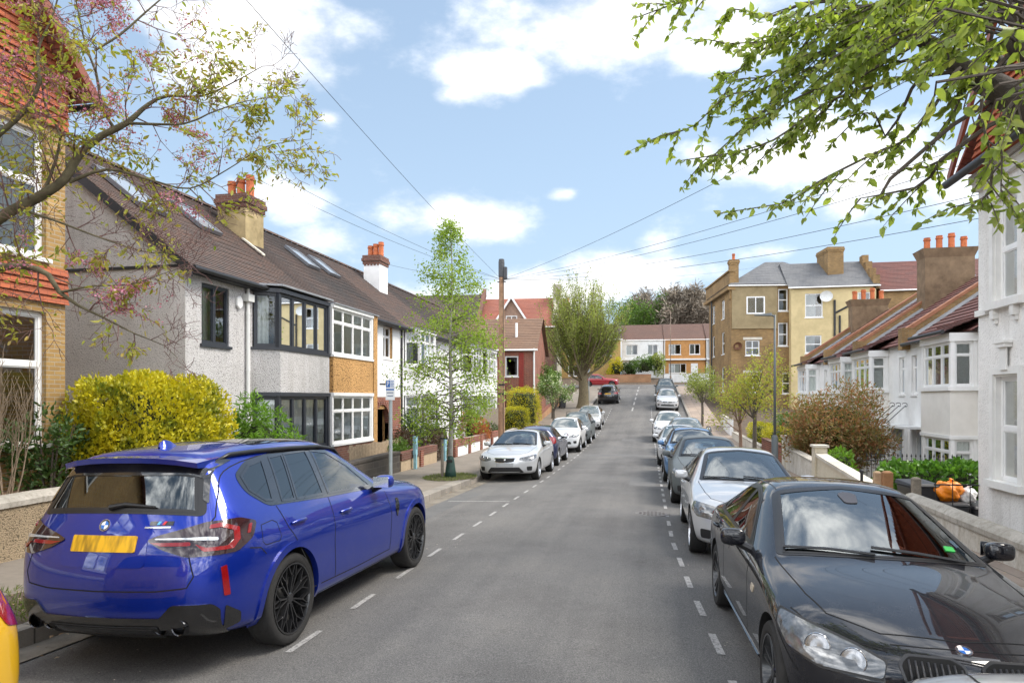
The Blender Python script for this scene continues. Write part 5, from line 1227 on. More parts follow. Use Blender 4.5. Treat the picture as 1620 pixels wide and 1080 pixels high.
# near left: tall yellow brick house with tile hung gable
def near_left():
    h = thing('gabled_house', 'tall yellow brick house with red hanging tiles and white bay windows at the left edge', 'house', (-12, 4, g(4)))
    x1, y0, y1, ez = -10.0, -5.0, 10.1, 7.5; m = MB(); F = Fr((x1, 0, 0), (0, 1), (1, 0, 0)); zg = -.4
    hol = [(8.05, 9.72, 4.35, 6.45), (8.05, 9.72, 1.25, 3.45), (2.5, 4.8, 4.35, 6.45), (2.5, 4.8, 1.25, 3.45), (-2.5, -.6, 4.35, 6.45), (-2.5, -.6, 1.25, 3.45)]
    wall(m, F, y0, y1, zg, ez, hol); body_box(m, -20, x1, y0, y1, zg, ez, ('x1',)); m.face([(x1, 3.2, ez), (x1, y1, ez), (x1, 6.65, 11.2)], 0); m.build('wall', br_yellow, h)
    for a, b, c, d in hol: window(h, F, a, b, c, d, cols=2, rows=(.6,), cur='net' if c > 4 else 'half', sill=.07, depth=.1, fw=.08, bars=.07)
    t = MB()
    Fh = F
    for z0, z1 in ((3.62, 4.24), (6.62, 7.45)):
        z = z0
        while z < z1 - .05:
            t.hexa([F.p(7.7, .002, z), F.p(y1 + .02, .002, z), F.p(y1 + .02, .07, z), F.p(7.7, .07, z), F.p(7.7, .002, z + .12), F.p(y1 + .02, .002, z + .12), F.p(y1 + .02, .035, z + .12), F.p(7.7, .035, z + .12)]); z += .12
    z = 7.5
    while z < 11:
        wd = 3.45 * (11.2 - z) / 3.7
        t.hexa([F.p(6.65 - wd, .002, z), F.p(6.65 + wd, .002, z), F.p(6.65 + wd, .07, z), F.p(6.65 - wd, .07, z), F.p(6.65 - wd, .002, z + .12), F.p(6.65 + wd, .002, z + .12), F.p(6.65 + wd, .035, z + .12), F.p(6.65 - wd, .035, z + .12)]); z += .12
    t.build('hanging_tiles', t_hang, h)
    r = MB()
    slope(r, (x1 + .4, y1 + .3, ez - .25), (-20, y1 + .3, ez - .25), (x1 + .4, 6.65, 11.3), (-20, 6.65, 11.3), course=.14); slope(r, (x1 + .4, 3.0, ez - .1), (-20, 3.0, ez - .1), (x1 + .4, 6.65, 11.3), (-20, 6.65, 11.3), course=.3)
    slope(r, (x1 + .3, y0, ez - .1), (x1 + .3, 3.2, ez - .1), (-15, y0, 11.0), (-15, 3.2, 11.0), course=.3)
    r.build('roof', t_red, h)
    bb = MB(); bb.hexa([(x1 + .38, y1 + .32, ez - .42), (x1 + .38, 6.65, 11.0), (x1 + .44, 6.65, 11.0), (x1 + .44, y1 + .32, ez - .42), (x1 + .38, y1 + .32, ez - .2), (x1 + .38, 6.65, 11.3), (x1 + .44, 6.65, 11.3), (x1 + .44, y1 + .32, ez - .2)]); bb.build('bargeboard', M('red_brown_board', (.22, .07, .04), .5, .2), h)
    gutter(h, (x1 + .5, y1 + .36, ez - .3), (-19, y1 + .36, ez - .3))
    for o in bpy.data.objects:
        if o.parent is h: o.matrix_parent_inverse = Matrix.Translation(-h.location)
near_left()

# ------------------------------------------------------------------ right side
def near_right():
    h = thing('villa', 'tall white roughcast house with recessed stone framed windows at the right edge', 'house', (8, 8, g(8)))
    x0, y0, y1, ez = 6.0, -6.0, 14.25, 6.15; F = Fr((x0, 0, 0), (0, 1), (-1, 0, 0)); m = MB(); zg = -.5
    ys = [(12.78, 13.62), (10.2, 11.04), (6.2, 7.04), (3.6, 4.44), (0, .84)]
    hol = [(a, b, c, d) for a, b in ys for c, d in ((.56, 2.42), (3.70, 5.56))]
    wall(m, F, y0, y1, zg, ez, hol, t=.30); body_box(m, x0, 15, y0, y1, zg, ez, ('x0',)); m.build('wall', pb_white, h)
    st = MB()
    for a, b, c, d in hol:
        w = window(h, F, a + .02, b - .02, c + .003, d - .04, cols=1, rows=(.5,), cur='half', depth=.10, fw=.06, bars=.07)
        e = .13
        st.box(F, a - e, a, .002, .045, c, d + e); st.box(F, b, b + e, .002, .045, c, d + e); st.box(F, a, b, .002, .045, d, d + e)
        st.box(F, a, a + .02, -.28, .002, c, d); st.box(F, b - .02, b, -.28, .002, c, d); st.box(F, a + .02, b - .02, -.28, .002, d - .04, d)
        st.box(F, a - e - .05, b + e + .05, -.2, .12, c - .13, c - .003)
        if c < 1:
            st.box(F, (a + b) / 2 - .11, (a + b) / 2 + .11, .046, .075, d + e - .06, d + .46); st.box(F, (a + b) / 2 - .17, (a + b) / 2 + .17, .003, .12, d + .46, d + .53); st.box(F, (a + b) / 2 - .20, (a + b) / 2 + .20, .003, .14, d + .53, d + .57)
        else:
            for q in (a + .02, b - .14): st.box(F, q, q + .12, .003, .10, c - .30, c - .131); st.box(F, q + .02, q + .1, .003, .06, c - .38, c - .30)
    st.box(F, y0, 12.5, .003, .05, 3.50, 3.62); st.box(F, 13.85, y1 + .02, .003, .06, 3.52, 3.63)
    st.box(F, y0, y1 + .02, .003, .10, ez - .30, ez - .16); st.box(F, y0, y1 + .03, .003, .16, ez - .16, ez)
    st.build('stone_dressings', stone_trim, h)
    r = MB(); slope(r, (x0 - .35, y0, ez + .05), (x0 - .35, y1 + .3, ez + .05), (11, y0, ez + 3.4), (11, y1 + .3, ez + 3.4), course=.2)
    slope(r, (x0 - .3, y1 + .25, ez + .1), (x0 - .3, 9.4, ez + 3.9), (9.6, y1 + .25, ez + .1 + 2.4), (9.6, 9.4, ez + 3.9), course=.2)
    r.build('roof', t_red, h)
    t = MB(); z = ez + .02
    while z < ez + 2.9:
        wd = 2.2 * (1 - (z - ez) / 3.0); 
        t.hexa([F.p(12.0 - wd, .10, z), F.p(12.0 + wd, .10, z), F.p(12.0 + wd, .22, z), F.p(12.0 - wd, .22, z), F.p(12.0 - wd, .10, z + .12), F.p(12.0 + wd, .10, z + .12), F.p(12.0 + wd, .17, z + .12), F.p(12.0 - wd, .17, z + .12)]); z += .12
    t.build('hanging_tiles', t_hang, h)
    bb = MB(); bb.hexa([(x0 - .40, y1 + .35, ez - .05), (x0 - .40, 12.0, ez + 3.0), (x0 - .34, 12.0, ez + 3.0), (x0 - .34, y1 + .35, ez - .05), (x0 - .40, y1 + .35, ez + .14), (x0 - .40, 12.0, ez + 3.2), (x0 - .34, 12.0, ez + 3.2), (x0 - .34, y1 + .35, ez + .14)]); bb.build('bargeboard', M('red_brown_board', (.22, .07, .04), .5, .2), h)
    gutter(h, (x0 - .40, y0, ez - .02), (x0 - .40, y1 + .42, ez - .02), .075)
    for o in bpy.data.objects:
        if o.parent is h: o.matrix_parent_inverse = Matrix.Translation(-h.location)
near_right()

RFX, RBX, REZ, RGZ = 9.0, 8.3, 3.98, -1.25
def right_house(label, y0, y1, b0, b1, win, door, seed, cant_cur='slats', chim_=None, canopy=False):
    h = thing('terraced_house', label, 'house', (11, (y0 + y1) / 2, RGZ), group='white terraced houses on the right'); before = set(bpy.data.objects)
    F = Fr((RFX, 0, 0), (0, 1), (-1, 0, 0)); Fb = Fr((RBX, 0, 0), (0, 1), (-1, 0, 0)); m = MB()
    hol = [(win[0], win[1], 2.15, 3.5), (door[0], door[1], RGZ, .85), (b0 + .1, b1 - .1, -.45, .85), (b0 + .1, b1 - .1, 2.34, 3.62)]
    wall(m, F, y0, y1, RGZ, REZ, hol); body_box(m, RFX, 18, y0, y1, RGZ, REZ, ('x0',))
    m.build('wall', render_white, h)
    window(h, F, win[0], win[1], 2.15, 3.5, cols=1, rows=(.68,), cur='half', sill=.05)
    # bay: solid spandrel and base, boxed windows
    for z0, z1, nm in ((RGZ, -.52, 'bay_base'), (.95, 2.22, 'bay_spandrel')):
        b = MB(); b.box(WORLD, RBX, RFX - .002, b0, b1, z0, z1)
        b.build(nm, M('cream_white_render', (.78, .75, .70), .85, .06, 2, .2, 60, dirt=.12), h)
    for z0, z1, lv in ((-.42, .85, ((-.52, -.42, .06), (.85, .95, .03))), (2.34, 3.62, ((2.22, 2.34, .07), (3.62, 3.86, .03)))):
        t = MB()
        for q0, q1, e in lv: t.box(WORLD, RBX - e, RFX - .003, b0 - e, b1 + e, q0, q1)
        for yy in (b0, b1): t.box(WORLD, RBX + .01, RBX + .12, yy - .0 if yy == b0 else yy - .12, yy + .12 if yy == b0 else yy, z0, z1)
        t.box(WORLD, RFX - .10, RFX - .004, b0 + .012, b0 + .1, z0, z1); t.build('bay_trim', trim_white, h)
    Fs = Fr((RBX, b0, 0), (1, 0), (0, -1, 0))
    for z0, z1 in ((-.42, .85), (2.34, 3.62)):
        window(h, Fb, b0 + .12, b1 - .12, z0 + .003, z1 - .003, cols=3, rows=(.70,), cur='drapes', depth=.06, bars=.05)
        window(h, Fs, .12, RFX - RBX - .10, z0 + .003, z1 - .003, cols=1, rows=(.70,), cur=cant_cur, depth=.06)
    r = MB(); rx, rz = 13.4, REZ + 3.15
    slope(r, (RBX - .22, y0 + .1, REZ - .12 - .35), (RBX - .22, y1 - .1, REZ - .12 - .35), (rx, y0 + .1, rz), (rx, y1 - .1, rz), course=.27, lift=.035, seed=seed) if False else slope(r, (RFX - .25, y0 + .12, REZ - .08), (RFX - .25, y1 - .12, REZ - .08), (rx, y0 + .12, rz), (rx, y1 - .12, rz), course=.27, lift=.04, seed=seed)
    slope(r, (RBX - .22, b0 - .15, REZ - .10), (RBX - .22, b1 + .15, REZ - .10), (RFX + .5, b0 - .05, REZ + .48), (RFX + .5, b1 + .05, REZ + .48), course=.25, lift=.04, seed=seed)
    slope(r, (18.2, y0, REZ), (18.2, y1, REZ), (rx, y0, rz), (rx, y1, rz), course=.4, seed=seed)
    ro = r.build('roof', t_maroon, h)
    # party parapet on the far side with brick stop end and terracotta coping
    p = MB(); s = (rz - REZ) / (rx - RFX); e0 = RFX - .15
    for (w0, w1, h0, h1, nm, mt) in ((-.14, .14, -.2, .34, 'parapet', br_stock), (-.165, .165, .34, .40, 'coping', copper_tile)):
        q = MB(); q.hexa([(e0, y1 + w0, REZ + h0), (rx, y1 + w0, rz + h0), (rx, y1 + w1, rz + h0), (e0, y1 + w1, REZ + h0), (e0, y1 + w0, REZ + h1 + .10), (rx, y1 + w0, rz + h1), (rx, y1 + w1, rz + h1), (e0, y1 + w1, REZ + h1 + .10)])
        if nm == 'coping':
            pass
        else: q.box(WORLD, e0 - .12, e0 + .34, y1 - .20, y1 + .20, REZ - .25, REZ + .52)
        po = q.build(nm, mt, h)
    fl = MB(); fl.hexa([(e0 + .2, y1 - .34, REZ + .13), (rx, y1 - .34, rz + .03), (rx, y1 - .141, rz + .03), (e0 + .2, y1 - .141, REZ + .13), (e0 + .2, y1 - .34, REZ + .17), (rx, y1 - .34, rz + .08), (rx, y1 - .141, rz + .16), (e0 + .2, y1 - .141, REZ + .27)]); fl.build('flashing', lead, h)
    gutter(h, (RBX - .27, b0 - .2, REZ - .10), (RBX - .27, b1 + .2, REZ - .10), .055); gutter(h, (RFX - .30, b1 + .22, REZ - .08), (RFX - .30, y1 - .21, REZ - .08), .055)
    d = MB(); d.box(WORLD, RFX + .10, RFX + .15, door[0], door[1], RGZ, .85); dd = d.build('front_door', M('pale_blue_door', (.35, .42, .48), .4, .1), h)
    dg = MB(); dg.box(WORLD, RFX + .09, RFX + .101, door[0] + .15, door[1] - .15, -.2, .6); dg.build('door_pane', car_glass('skylight_glass', (.30, .33, .36), 2.6), dd)
    c = MB(); c.box(WORLD, RFX - .75, RFX - .003, door[0] - .3, door[1] + .3, .98, 1.06); c.box(WORLD, RFX - .12, RFX - .003, door[0] - .26, door[0] - .06, RGZ, .98); c.box(WORLD, RFX - .12, RFX - .003, door[1] + .06, door[1] + .26, RGZ, .98); c.build('porch_canopy', trim_white, h)
    if canopy:
        k = MB()
        for yy in (door[0] - .2, (door[0] + door[1]) / 2, door[1] + .2):
            P0, P1 = Vector((RFX - .7, yy, 1.10)), Vector((RFX - .05, yy, 1.75)); pts = []
            for i in range(13): a = 3.6 - 5.0 * i / 12; rr_ = .03 + .07 * (i / 12); pts.append(P0 + Vector((math.cos(a) * rr_ + .02, 0, math.sin(a) * rr_ + .05)))
            k.tube(pts, .012, 5); k.tube([P0 + Vector((.0, 0, 0)), P1], .014, 5)
            pts = []
            for i in range(13): a = .5 + 5.0 * i / 12; rr_ = .11 - .08 * (i / 12); pts.append(P1 + Vector((-math.cos(a) * rr_ - .02, 0, math.sin(a) * rr_)))
            k.tube(pts, .012, 5)
        k.build('scroll_brackets', iron, h)
    if chim_: chimney(h, *chim_[:6], M('dark_render', (.22, .15, .09), .9, .3, 3, .4, 40, dirt=.5), br_dark, 4, 'x', flare=.14)
    for o in set(bpy.data.objects) - before:
        if o.parent is h: o.matrix_parent_inverse = Matrix.Translation(-h.location)
    return h
right_house('white terraced house with square bay, net curtains and cream spandrel next to the tall villa', 20.9, 26.7, 21.42, 23.55, (25.9, 26.4), (25.0, 25.9), 1, 'net')
right_house('white terraced house with a slatted blind in its bay and iron scrolls over the door', 26.7, 32.4, 28.74, 31.13, (27.1, 27.65), (27.0, 27.9), 2, 'slats', (11.4, 13.3, 31.9, 32.8, 5.5, 8.35), True)
right_house('white terraced house third from the tall villa, behind the red bush', 32.4, 37.6, 32.8, 34.9, (36.2, 36.8), (35.8, 36.7), 3, 'net')
right_house('far end white terraced house, below the cream rendered building', 37.6, 43.2, 39.8, 41.95, (38.2, 38.8), (38.2, 39.1), 4, 'net', (11.4, 13.3, 42.6, 43.4, 5.5, 7.7))

def box_house(name, label, ctr, rot, wx, wy, z0, ez, wmat, wins, roof='hip', rh=2.0, rmat=None, group=None, over=.25, frame=None, extra=None, cur='dark'):
    """free standing block in its own axes: wins = (side, u0, u1, za, zb, cols, rows)"""
    h = thing(name, label, 'house', (ctr[0], ctr[1], z0), rot, group); before = set(bpy.data.objects); H = ez - z0
    fr = {'front': Fr((-wx / 2, -wy / 2, 0), (1, 0), (0, -1, 0)), 'left': Fr((-wx / 2, wy / 2, 0), (0, -1), (-1, 0, 0)), 'right': Fr((wx / 2, -wy / 2, 0), (0, 1), (1, 0, 0))}
    ln = {'front': wx, 'left': wy, 'right': wy}; m = MB()
    for sd in fr: wall(m, fr[sd], 0, ln[sd], -1.5, H, [(w[1], w[2], w[3], w[4]) for w in wins if w[0] == sd], t=.2)
    m.face([(-wx / 2, wy / 2, -1.5), (wx / 2, wy / 2, -1.5), (wx / 2, wy / 2, H), (-wx / 2, wy / 2, H)])
    if roof == 'gable_x':
        for sx in (-1, 1): m.face([(sx * wx / 2, -wy / 2, H), (sx * wx / 2, wy / 2, H), (sx * wx / 2, 0, H + rh)])
    if roof == 'gable_y':
        for sy in (-1, 1): m.face([(-wx / 2, sy * wy / 2, H), (wx / 2, sy * wy / 2, H), (0, sy * wy / 2, H + rh)])
    m.build('wall', wmat, h)
    for w in wins: window(h, fr[w[0]], w[1], w[2], w[3], w[4], cols=w[5], rows=w[6], cur=cur, depth=.08, sill=.05, mat=frame, fw=.07)
    r = MB(); a, b = wx / 2 + over, wy / 2 + over
    if roof == 'gable_x':
        slope(r, (-a, -b, H - .1), (a, -b, H - .1), (-a, 0, H + rh), (a, 0, H + rh), course=.25, lift=.03); slope(r, (-a, b, H - .1), (a, b, H - .1), (-a, 0, H + rh), (a, 0, H + rh), course=.4)
    elif roof == 'gable_y':
        slope(r, (-a, -b, H - .1), (-a, b, H - .1), (0, -b, H + rh), (0, b, H + rh), course=.25, lift=.03); slope(r, (a, -b, H - .1), (a, b, H - .1), (0, -b, H + rh), (0, b, H + rh), course=.25, lift=.03)
    else:
        k = min(a, b) * .9
        slope(r, (-a, -b, H), (a, -b, H), (-a + k, -b + k, H + rh), (a - k, -b + k, H + rh), course=.25); slope(r, (-a, b, H), (-a, -b, H), (-a + k, b - k, H + rh), (-a + k, -b + k, H + rh), course=.25)
        slope(r, (a, -b, H), (a, b, H), (a - k, -b + k, H + rh), (a - k, b - k, H + rh), course=.25); slope(r, (-a, b, H), (a, b, H), (-a + k, b - k, H + rh), (a - k, b - k, H + rh), course=.4)
    r.build('roof', rmat or t_brown, h)
    gutter(h, (-a - .03, -b - .03, H - .12), (a + .03, -b - .03, H - .12), .06, trim_white if frame is None else gutter_m)
    if extra: extra(h, fr, H)
    return h

# tall stock brick block on the far right corner
def tall_extra(h, fr, H):
    m = MB(); m.box(WORLD, -4.76, -.95, -4.62, -4.452, H - 3.8, H - .12); m.build('rendered_panel', render_buff, h)
    window(h, Fr((0, -4.62, 0), (1, 0), (0, -1, 0)), -3.55, -2.0, H - 2.55, H - 1.05, cols=2, cur='net', depth=-.03, fw=.09)
    p = MB(); p.box(WORLD, -4.92, -4.55, -4.5, 5.6, H - .15, H + 1.15); p.box(WORLD, -5.15, -4.5, -4.7, 5.7, H - .45, H - .15); p.box(WORLD, -5.05, -4.5, -4.6, 5.65, H + 1.15, H + 1.28); p.build('parapet', br_stock, h)
    chimney(h, -4.9, -4.15, -4.45, -3.9, H - 1.2, H + 2.2, br_stock, br_stock, 1); chimney(h, 3.4, 4.7, -4.2, -1.6, H - .5, H + 3.2, br_stock, br_stock, 0)
    m = MB(); m.tube([(-5.0, 2.5, -1), (-5.0, 2.5, H)], .07, 6); m.build('drainpipe', gutter_m, h); m = MB(); m.tube([(4.6, -4.55, -1), (4.6, -4.55, H)], .07, 6); m.build('drainpipe', gutter_m, h)
    e = MB(); e.lathe([(.02, 0), (.18, .05), (.30, .16), (.36, .32)], (-4.2, -4.5, H - 5.4), (-.3, -.8, .3), 16); e.build('satellite_dish', M('rusty_dish', (.16, .07, .04), .8, .3), h)
    l = MB()
    for a_, b_, z in ((1.0, 2.6, 5.45), (1.0, 2.6, 2.6)): l.box(fr['front'], a_, b_, .003, .05, z, z + .22)
    l.build('stone_lintels', render_pale, h)
HB = box_house('apartment_house', 'tall three storey yellow stock brick house with parapet and slate roof on the right corner', (11.0, 66.6), R(7), 9.6, 9, 1.6, 11.8, br_stock,
    [('front', 1.2, 2.4, 4.1, 5.4, 2, (.5,)), ('front', 1.2, 2.5, .9, 2.5, 2, (.5,)), ('front', 4.3, 5.4, .8, 2.6, 1, (.5,)), ('front', 3.95, 4.75, 4.9, 6.9, 1, (.5,)), ('front', 3.95, 4.75, 7.9, 9.8, 1, (.5,)),
     ('left', 1.4, 2.5, 1.0, 3.2, 1, (.5,)), ('left', 1.4, 2.5, 4.4, 6.4, 1, (.5,)), ('left', 1.4, 2.5, 7.6, 9.3, 1, (.5,)), ('left', 5.4, 6.5, 1.0, 3.2, 1, (.5,)), ('left', 5.4, 6.5, 4.4, 6.4, 1, (.5,)), ('left', 5.4, 6.5, 7.6, 9.3, 1, (.5,))],
    'hip', 2.7, t_slate, extra=tall_extra)
def cream_extra(h, fr, H):
    m = MB(); m.tube([(.1, -4.08, H - 1.2), (.1, -4.08, -1)], .09, 8); m.tube([(.5, -4.08, H - 2.5), (.5, -4.08, -1)], .08, 8); m.tube([(.1, -4.08, H - 2.3), (1.6, -4.08, H - 1.5), (3.0, -4.08, H - 1.45)], .08, 8); m.build('soil_pipes', gutter_m, h)
    d = MB(); d.lathe([(.02, 0), (.25, .04), (.42, .14), (.5, .24)], (-.6, -4.3, H - 1.0), (-.2, -.9, .3), 20); d.build('satellite_dish', M('pale_dish', (.6, .6, .58), .5, .1), h, smooth=True)
    m = MB()
    for i in range(4): m.box(WORLD, 3.1, 3.6, -4.0 + i * 1.0, -3.1 + i * 1.0, H - .3, H + .8 + i * .75)
    m.build('stepped_parapet', br_stock, h)
box_house('apartment_house', 'cream rendered rear block with grey slate roof and black soil pipes behind the terrace', (14.9, 65.2), R(0), 6.6, 8, 1.2, 11.4, render_cream,
    [('front', 1.1, 2.5, 7.6, 9.6, 1, (.5,)), ('front', 1.1, 2.4, 4.6, 6.1, 1, (.5,)), ('front', 5.2, 6.2, 8.9, 9.6, 1, ())], 'gable_x', 2.7, t_slate, extra=cream_extra, cur='half')
box_house('apartment_house', 'red tiled house roof behind the chimneys of the white terrace', (23.6, 66.0), R(0), 9.6, 9, 1.2, 11.0, br_stock, [('front', 3, 4.4, 7, 9, 2, (.5,)), ('front', 6, 7.4, 7, 9, 2, (.5,))], 'gable_x', 3.1, t_maroon)

# far end: 1960s terrace facing down the street
for i, (x, w, mt, lab) in enumerate(((-1.3, 5.6, render_white, 'white fronted terrace house at the top of the street'), (4.3, 5.4, M('orange_panel', (.50, .25, .085), .85, .18, 3, dirt=.2), 'orange fronted terrace house at the top of the street, beside the white one'),
                                     (9.8, 5.4, M('grey_panel', (.35, .35, .35), .8, .1, 3), 'grey fronted terrace house at the top of the street, partly behind the tall brick block'))):
    def ex(h, fr, H, w=w, mt=mt):
        m = MB(); m.box(WORLD, -w / 2, w / 2, -4.35, -4.0, 2.55, 2.75); m.build('canopy_band', trim_white, h)
        m = MB(); m.box(WORLD, -w / 2 + .003, w / 2 - .003, -4.03, -4.002, -1.4, 2.54) if False else m.box(WORLD, -w / 2, -w / 2 + .12, -4.06, -4.003, -1.4, 5.2); m.build('drainpipe', pvc_white, h)
        d = MB(); d.box(WORLD, w / 2 - 1.9, w / 2 - 1.0, -4.05, -4.003, 0, 2.1); d.build('front_door', trim_white, h)
    box_house('terraced_house', lab, (x, 98.5), R(2), w, 8, 4.6, 10.0, mt, [('front', .6, 2.2, 3.3, 4.7, 2, ()), ('front', w - 2.1, w - .7, 3.3, 4.7, 2, ()), ('front', .6, 2.9, .8, 2.1, 3, ())], 'gable_x', 2.4, t_far, 'terrace houses at the top of the street', .05, extra=ex, cur='half')
for i, (x, y, lab) in enumerate(((-8.5, 96, 'yellow brick house behind the big street tree'), (-16.5, 93, 'yellow brick house with a tall chimney left of the big street tree'))):
    def ex2(h, fr, H): chimney(h, -3.6, -2.9, -.5, .5, H, H + 4.2, M('ochre_render', (.55, .35, .10), .9, .15, 3), br_yellow, 1)
    box_house('terraced_house', lab, (x, y), R(8), 8, 8, 4.2, 10.0, M('ochre_brick', (.48, .32, .12), .9, .2, 4, .3, 40, dirt=.2), [('front', .8, 2.6, 3.5, 4.9, 2, ()), ('front', 5, 6.8, 3.5, 4.9, 2, ()), ('front', 1, 3.2, .8, 2.2, 3, ())], 'gable_x', 2.4, t_dark, 'yellow houses behind the street tree', .2, extra=ex2)

# red brick house with tile hung front, gable end to the road
def rb_extra(h, fr, H):
    m = MB(); z = H - 3.4
    while z < H - .3:
        for a, b in ((-3.05, .95), (1.98, 2.3)):
            m.hexa([(a, -4.09, z), (b, -4.09, z), (b, -4.003, z), (a, -4.003, z), (a, -4.05, z + .12), (b, -4.05, z + .12), (b, -4.003, z + .12), (a, -4.003, z + .12)])
        z += .12
    m.build('hanging_tiles', tiles('dark_red_hanging_tiles', (.36, .045, .03), (.28, .035, .025), (.22, .04, .03)), h)
    d = MB(); d.tube([(3.02, -4.12, -1), (3.02, -4.12, H)], .06, 8); d.build('drainpipe', pvc_white, h)
    v = MB(); v.tube([(1.6, -2.6, H + .6), (1.6, -2.6, H + 1.9)], .09, 8); v.build('flue', trim_white, h)
box_house('detached_house', 'red brick house with brown tiled roof and red hanging tiles beyond the telegraph pole', (-11.0, 49.6), R(3), 6, 8, -.2, 5.4, br_red,
    [('front', 4.0, 4.92, 3.7, 5.1, 1, ())], 'gable_x', 2.5, tiles('brown_concrete_tiles', (.22, .13, .08), (.17, .10, .065), (.15, .10, .075), .3), extra=rb_extra)
def vic_extra(h, fr, H):
    m = MB(); r = MB(); bb = MB(); ap = H + 3.1; gx, gw = -.6, 2.3; y = -4.6
    m.prism([(gx - gw, y, -1), (gx + gw, y, -1), (gx + gw, y, H - .4), (gx, y, ap), (gx - gw, y, H - .4)], (0, 3, 0)); m.build('front_gable', M('brown_roughcast', (.34, .22, .16), .9, .2, 4, .3), h)
    for sg in (-1, 1):
        slope(r, (gx + sg * (gw + .4), y - .35, H - .95), (gx + sg * (gw + .4), y + 4.5, H - .95), (gx, y - .35, ap + .12), (gx, y + 4.5, ap + .12), course=.25)
        bb.hexa([(gx + sg * (gw + .4), y - .45, H - 1.25), (gx, y - .45, ap - .2), (gx, y - .37, ap - .2), (gx + sg * (gw + .4), y - .37, H - 1.25), (gx + sg * (gw + .4), y - .45, H - .9), (gx, y - .45, ap + .17), (gx, y - .37, ap + .17), (gx + sg * (gw + .4), y - .37, H - .9)])
    r.build('gable_roof', t_red, h); bb.build('bargeboard', trim_white, h)
    window(h, Fr((gx, y, 0), (1, 0), (0, -1, 0)), -.6, .6, H - .3, H + 1.1, cols=2, cur='dark', depth=-.03)
    p = MB(); p.hexa([(3.7, -4.4, -1), (4.3, -4.4, -1), (4.3, 4, -1), (3.7, 4, -1), (3.7, -4.4, H + .6), (4.3, -4.4, H + .6), (4.3, .4, H + 4.6), (3.7, .4, H + 4.6)]); p.box(WORLD, 3.6, 4.4, -1.4, .4, H + 1, H + 4.9); p.build('gable_parapet', M('grey_render', (.40, .37, .30), .9, .2, 2, .3, dirt=.3), h)
    q = MB(); q.hexa([(-4.5, -4.4, H), (-4.1, -4.4, H), (-4.1, 0, H + 3.9), (-4.5, 0, H + 3.9), (-4.5, -4.4, H + .7), (-4.1, -4.4, H + .7), (-4.1, 0, H + 4.8), (-4.5, 0, H + 4.8)]); q.build('party_parapet', br_dark, h)
    chimney(h, 4.5, 5.3, 1, 2.2, H - 2, H + 3.2, br_dark, br_dark, 2)
box_house('gabled_house', 'tall house with red tiled roof and white bargeboards behind the telegraph pole', (-14.3, 76), R(4), 8.4, 8.8, 1.8, 9.7, br_dark, [], 'gable_x', 3.6, t_red, extra=vic_extra)
box_house('gabled_house', 'dark roofed house left of the red tiled gable, behind the birch', (-22.8, 75), R(4), 8, 8.8, 1.8, 9.9, br_dark, [], 'gable_x', 3.9, t_dark)
# ------------------------------------------------------------------ ground, road, pavements
KL, KR = -5.05, 2.72                      # kerb faces
def kl(y): return KL - .32 * max(0, min(1, (12 - y) / 8))
def asphalt():
    n = NT('asphalt'); f = n.noise(140, 3, .7); b = n.noise(.45, 7, .65)
    sp = n.ramp(n.vor(110), [(.0, (.26, .25, .24)), (.35, (.142, .138, .135)), (.8, (.06, .059, .059))])
    col = n.mix(.55, n.ramp(f, [(.3, (.085, .084, .084)), (.7, (.20, .196, .19))]), sp)
    col = n.mix(1.0, col, n.ramp(b, [(.32, (.78, .77, .77)), (.5, (1, 1, 1)), (.72, (1.2, 1.18, 1.14))]), 'MULTIPLY')
    lane = n.ramp(n.noise(.9, 6, .6, n.map((1.6, .06, 1))), [(.35, (.86, .86, .86)), (.65, (1.13, 1.12, 1.1))]); col = n.mix(1.0, col, lane, 'MULTIPLY')
    if 0: crack = n.ramp(n.vor(.55, 'DISTANCE_TO_EDGE', n.map((1, .35, 1), vec=None)), [(.0, (.45, .45, .45)), (.006, (1, 1, 1))])
    gr = n.ramp(n.noise(75, 5, .8), [(.34, (.55, .55, .55)), (.5, (1, 1, 1)), (.66, (1.6, 1.58, 1.54))]); col = n.mix(1.0, col, gr, 'MULTIPLY')
    st = n.ramp(n.noise(2.3, 8, .72), [(.60, (1, 1, 1)), (.72, (.62, .61, .60))]); col = n.mix(.6, col, n.mix(1.0, col, st, 'MULTIPLY'))
    n.base(col); n.p(rough=.82, spec=.35); n.bump(n.math('ADD', n.vor(110), n.math('MULTIPLY', f, .6)), .55, .006); return n.m
asphalt_m = asphalt()
def flags(name, c1, c2, mo, bw, bh, rot=0):
    n = NT(name); t = n.N.new('ShaderNodeTexBrick'); n.L.new(n.map(rot=(0, 0, rot)), t.inputs['Vector'])
    t.inputs['Scale'].default_value = 1; t.inputs['Brick Width'].default_value = bw; t.inputs['Row Height'].default_value = bh; t.inputs['Mortar Size'].default_value = .009; t.inputs['Bias'].default_value = 0
    for k, c in (('Color1', c1), ('Color2', c2), ('Mortar', mo)): t.inputs[k].default_value = (*c, 1)
    col = n.mix(1.0, t.outputs['Color'], n.ramp(n.noise(1.4, 8, .7), [(.3, (1.12, 1.1, 1.08)), (.72, (.66, .65, .63))]), 'MULTIPLY')
    col = n.mix(n.math('MULTIPLY', n.ramp(n.noise(90, 3), [(.5, (0, 0, 0)), (.7, (1, 1, 1))]), .3), col, (.12, .11, .10))
    n.base(col); n.p(rough=.88); n.bump(n.math('SUBTRACT', n.noise(70, 4), n.math('MULTIPLY', t.outputs['Fac'], 1.6)), .4, .006); return n.m
flag_l = flags('pavement_tarmac', (.235, .205, .17), (.215, .19, .16), (.20, .175, .15), 3.1, 2.2)
flag_r = flags('paving_slabs', (.36, .285, .23), (.30, .245, .205), (.13, .11, .09), .9, .6, R(90))
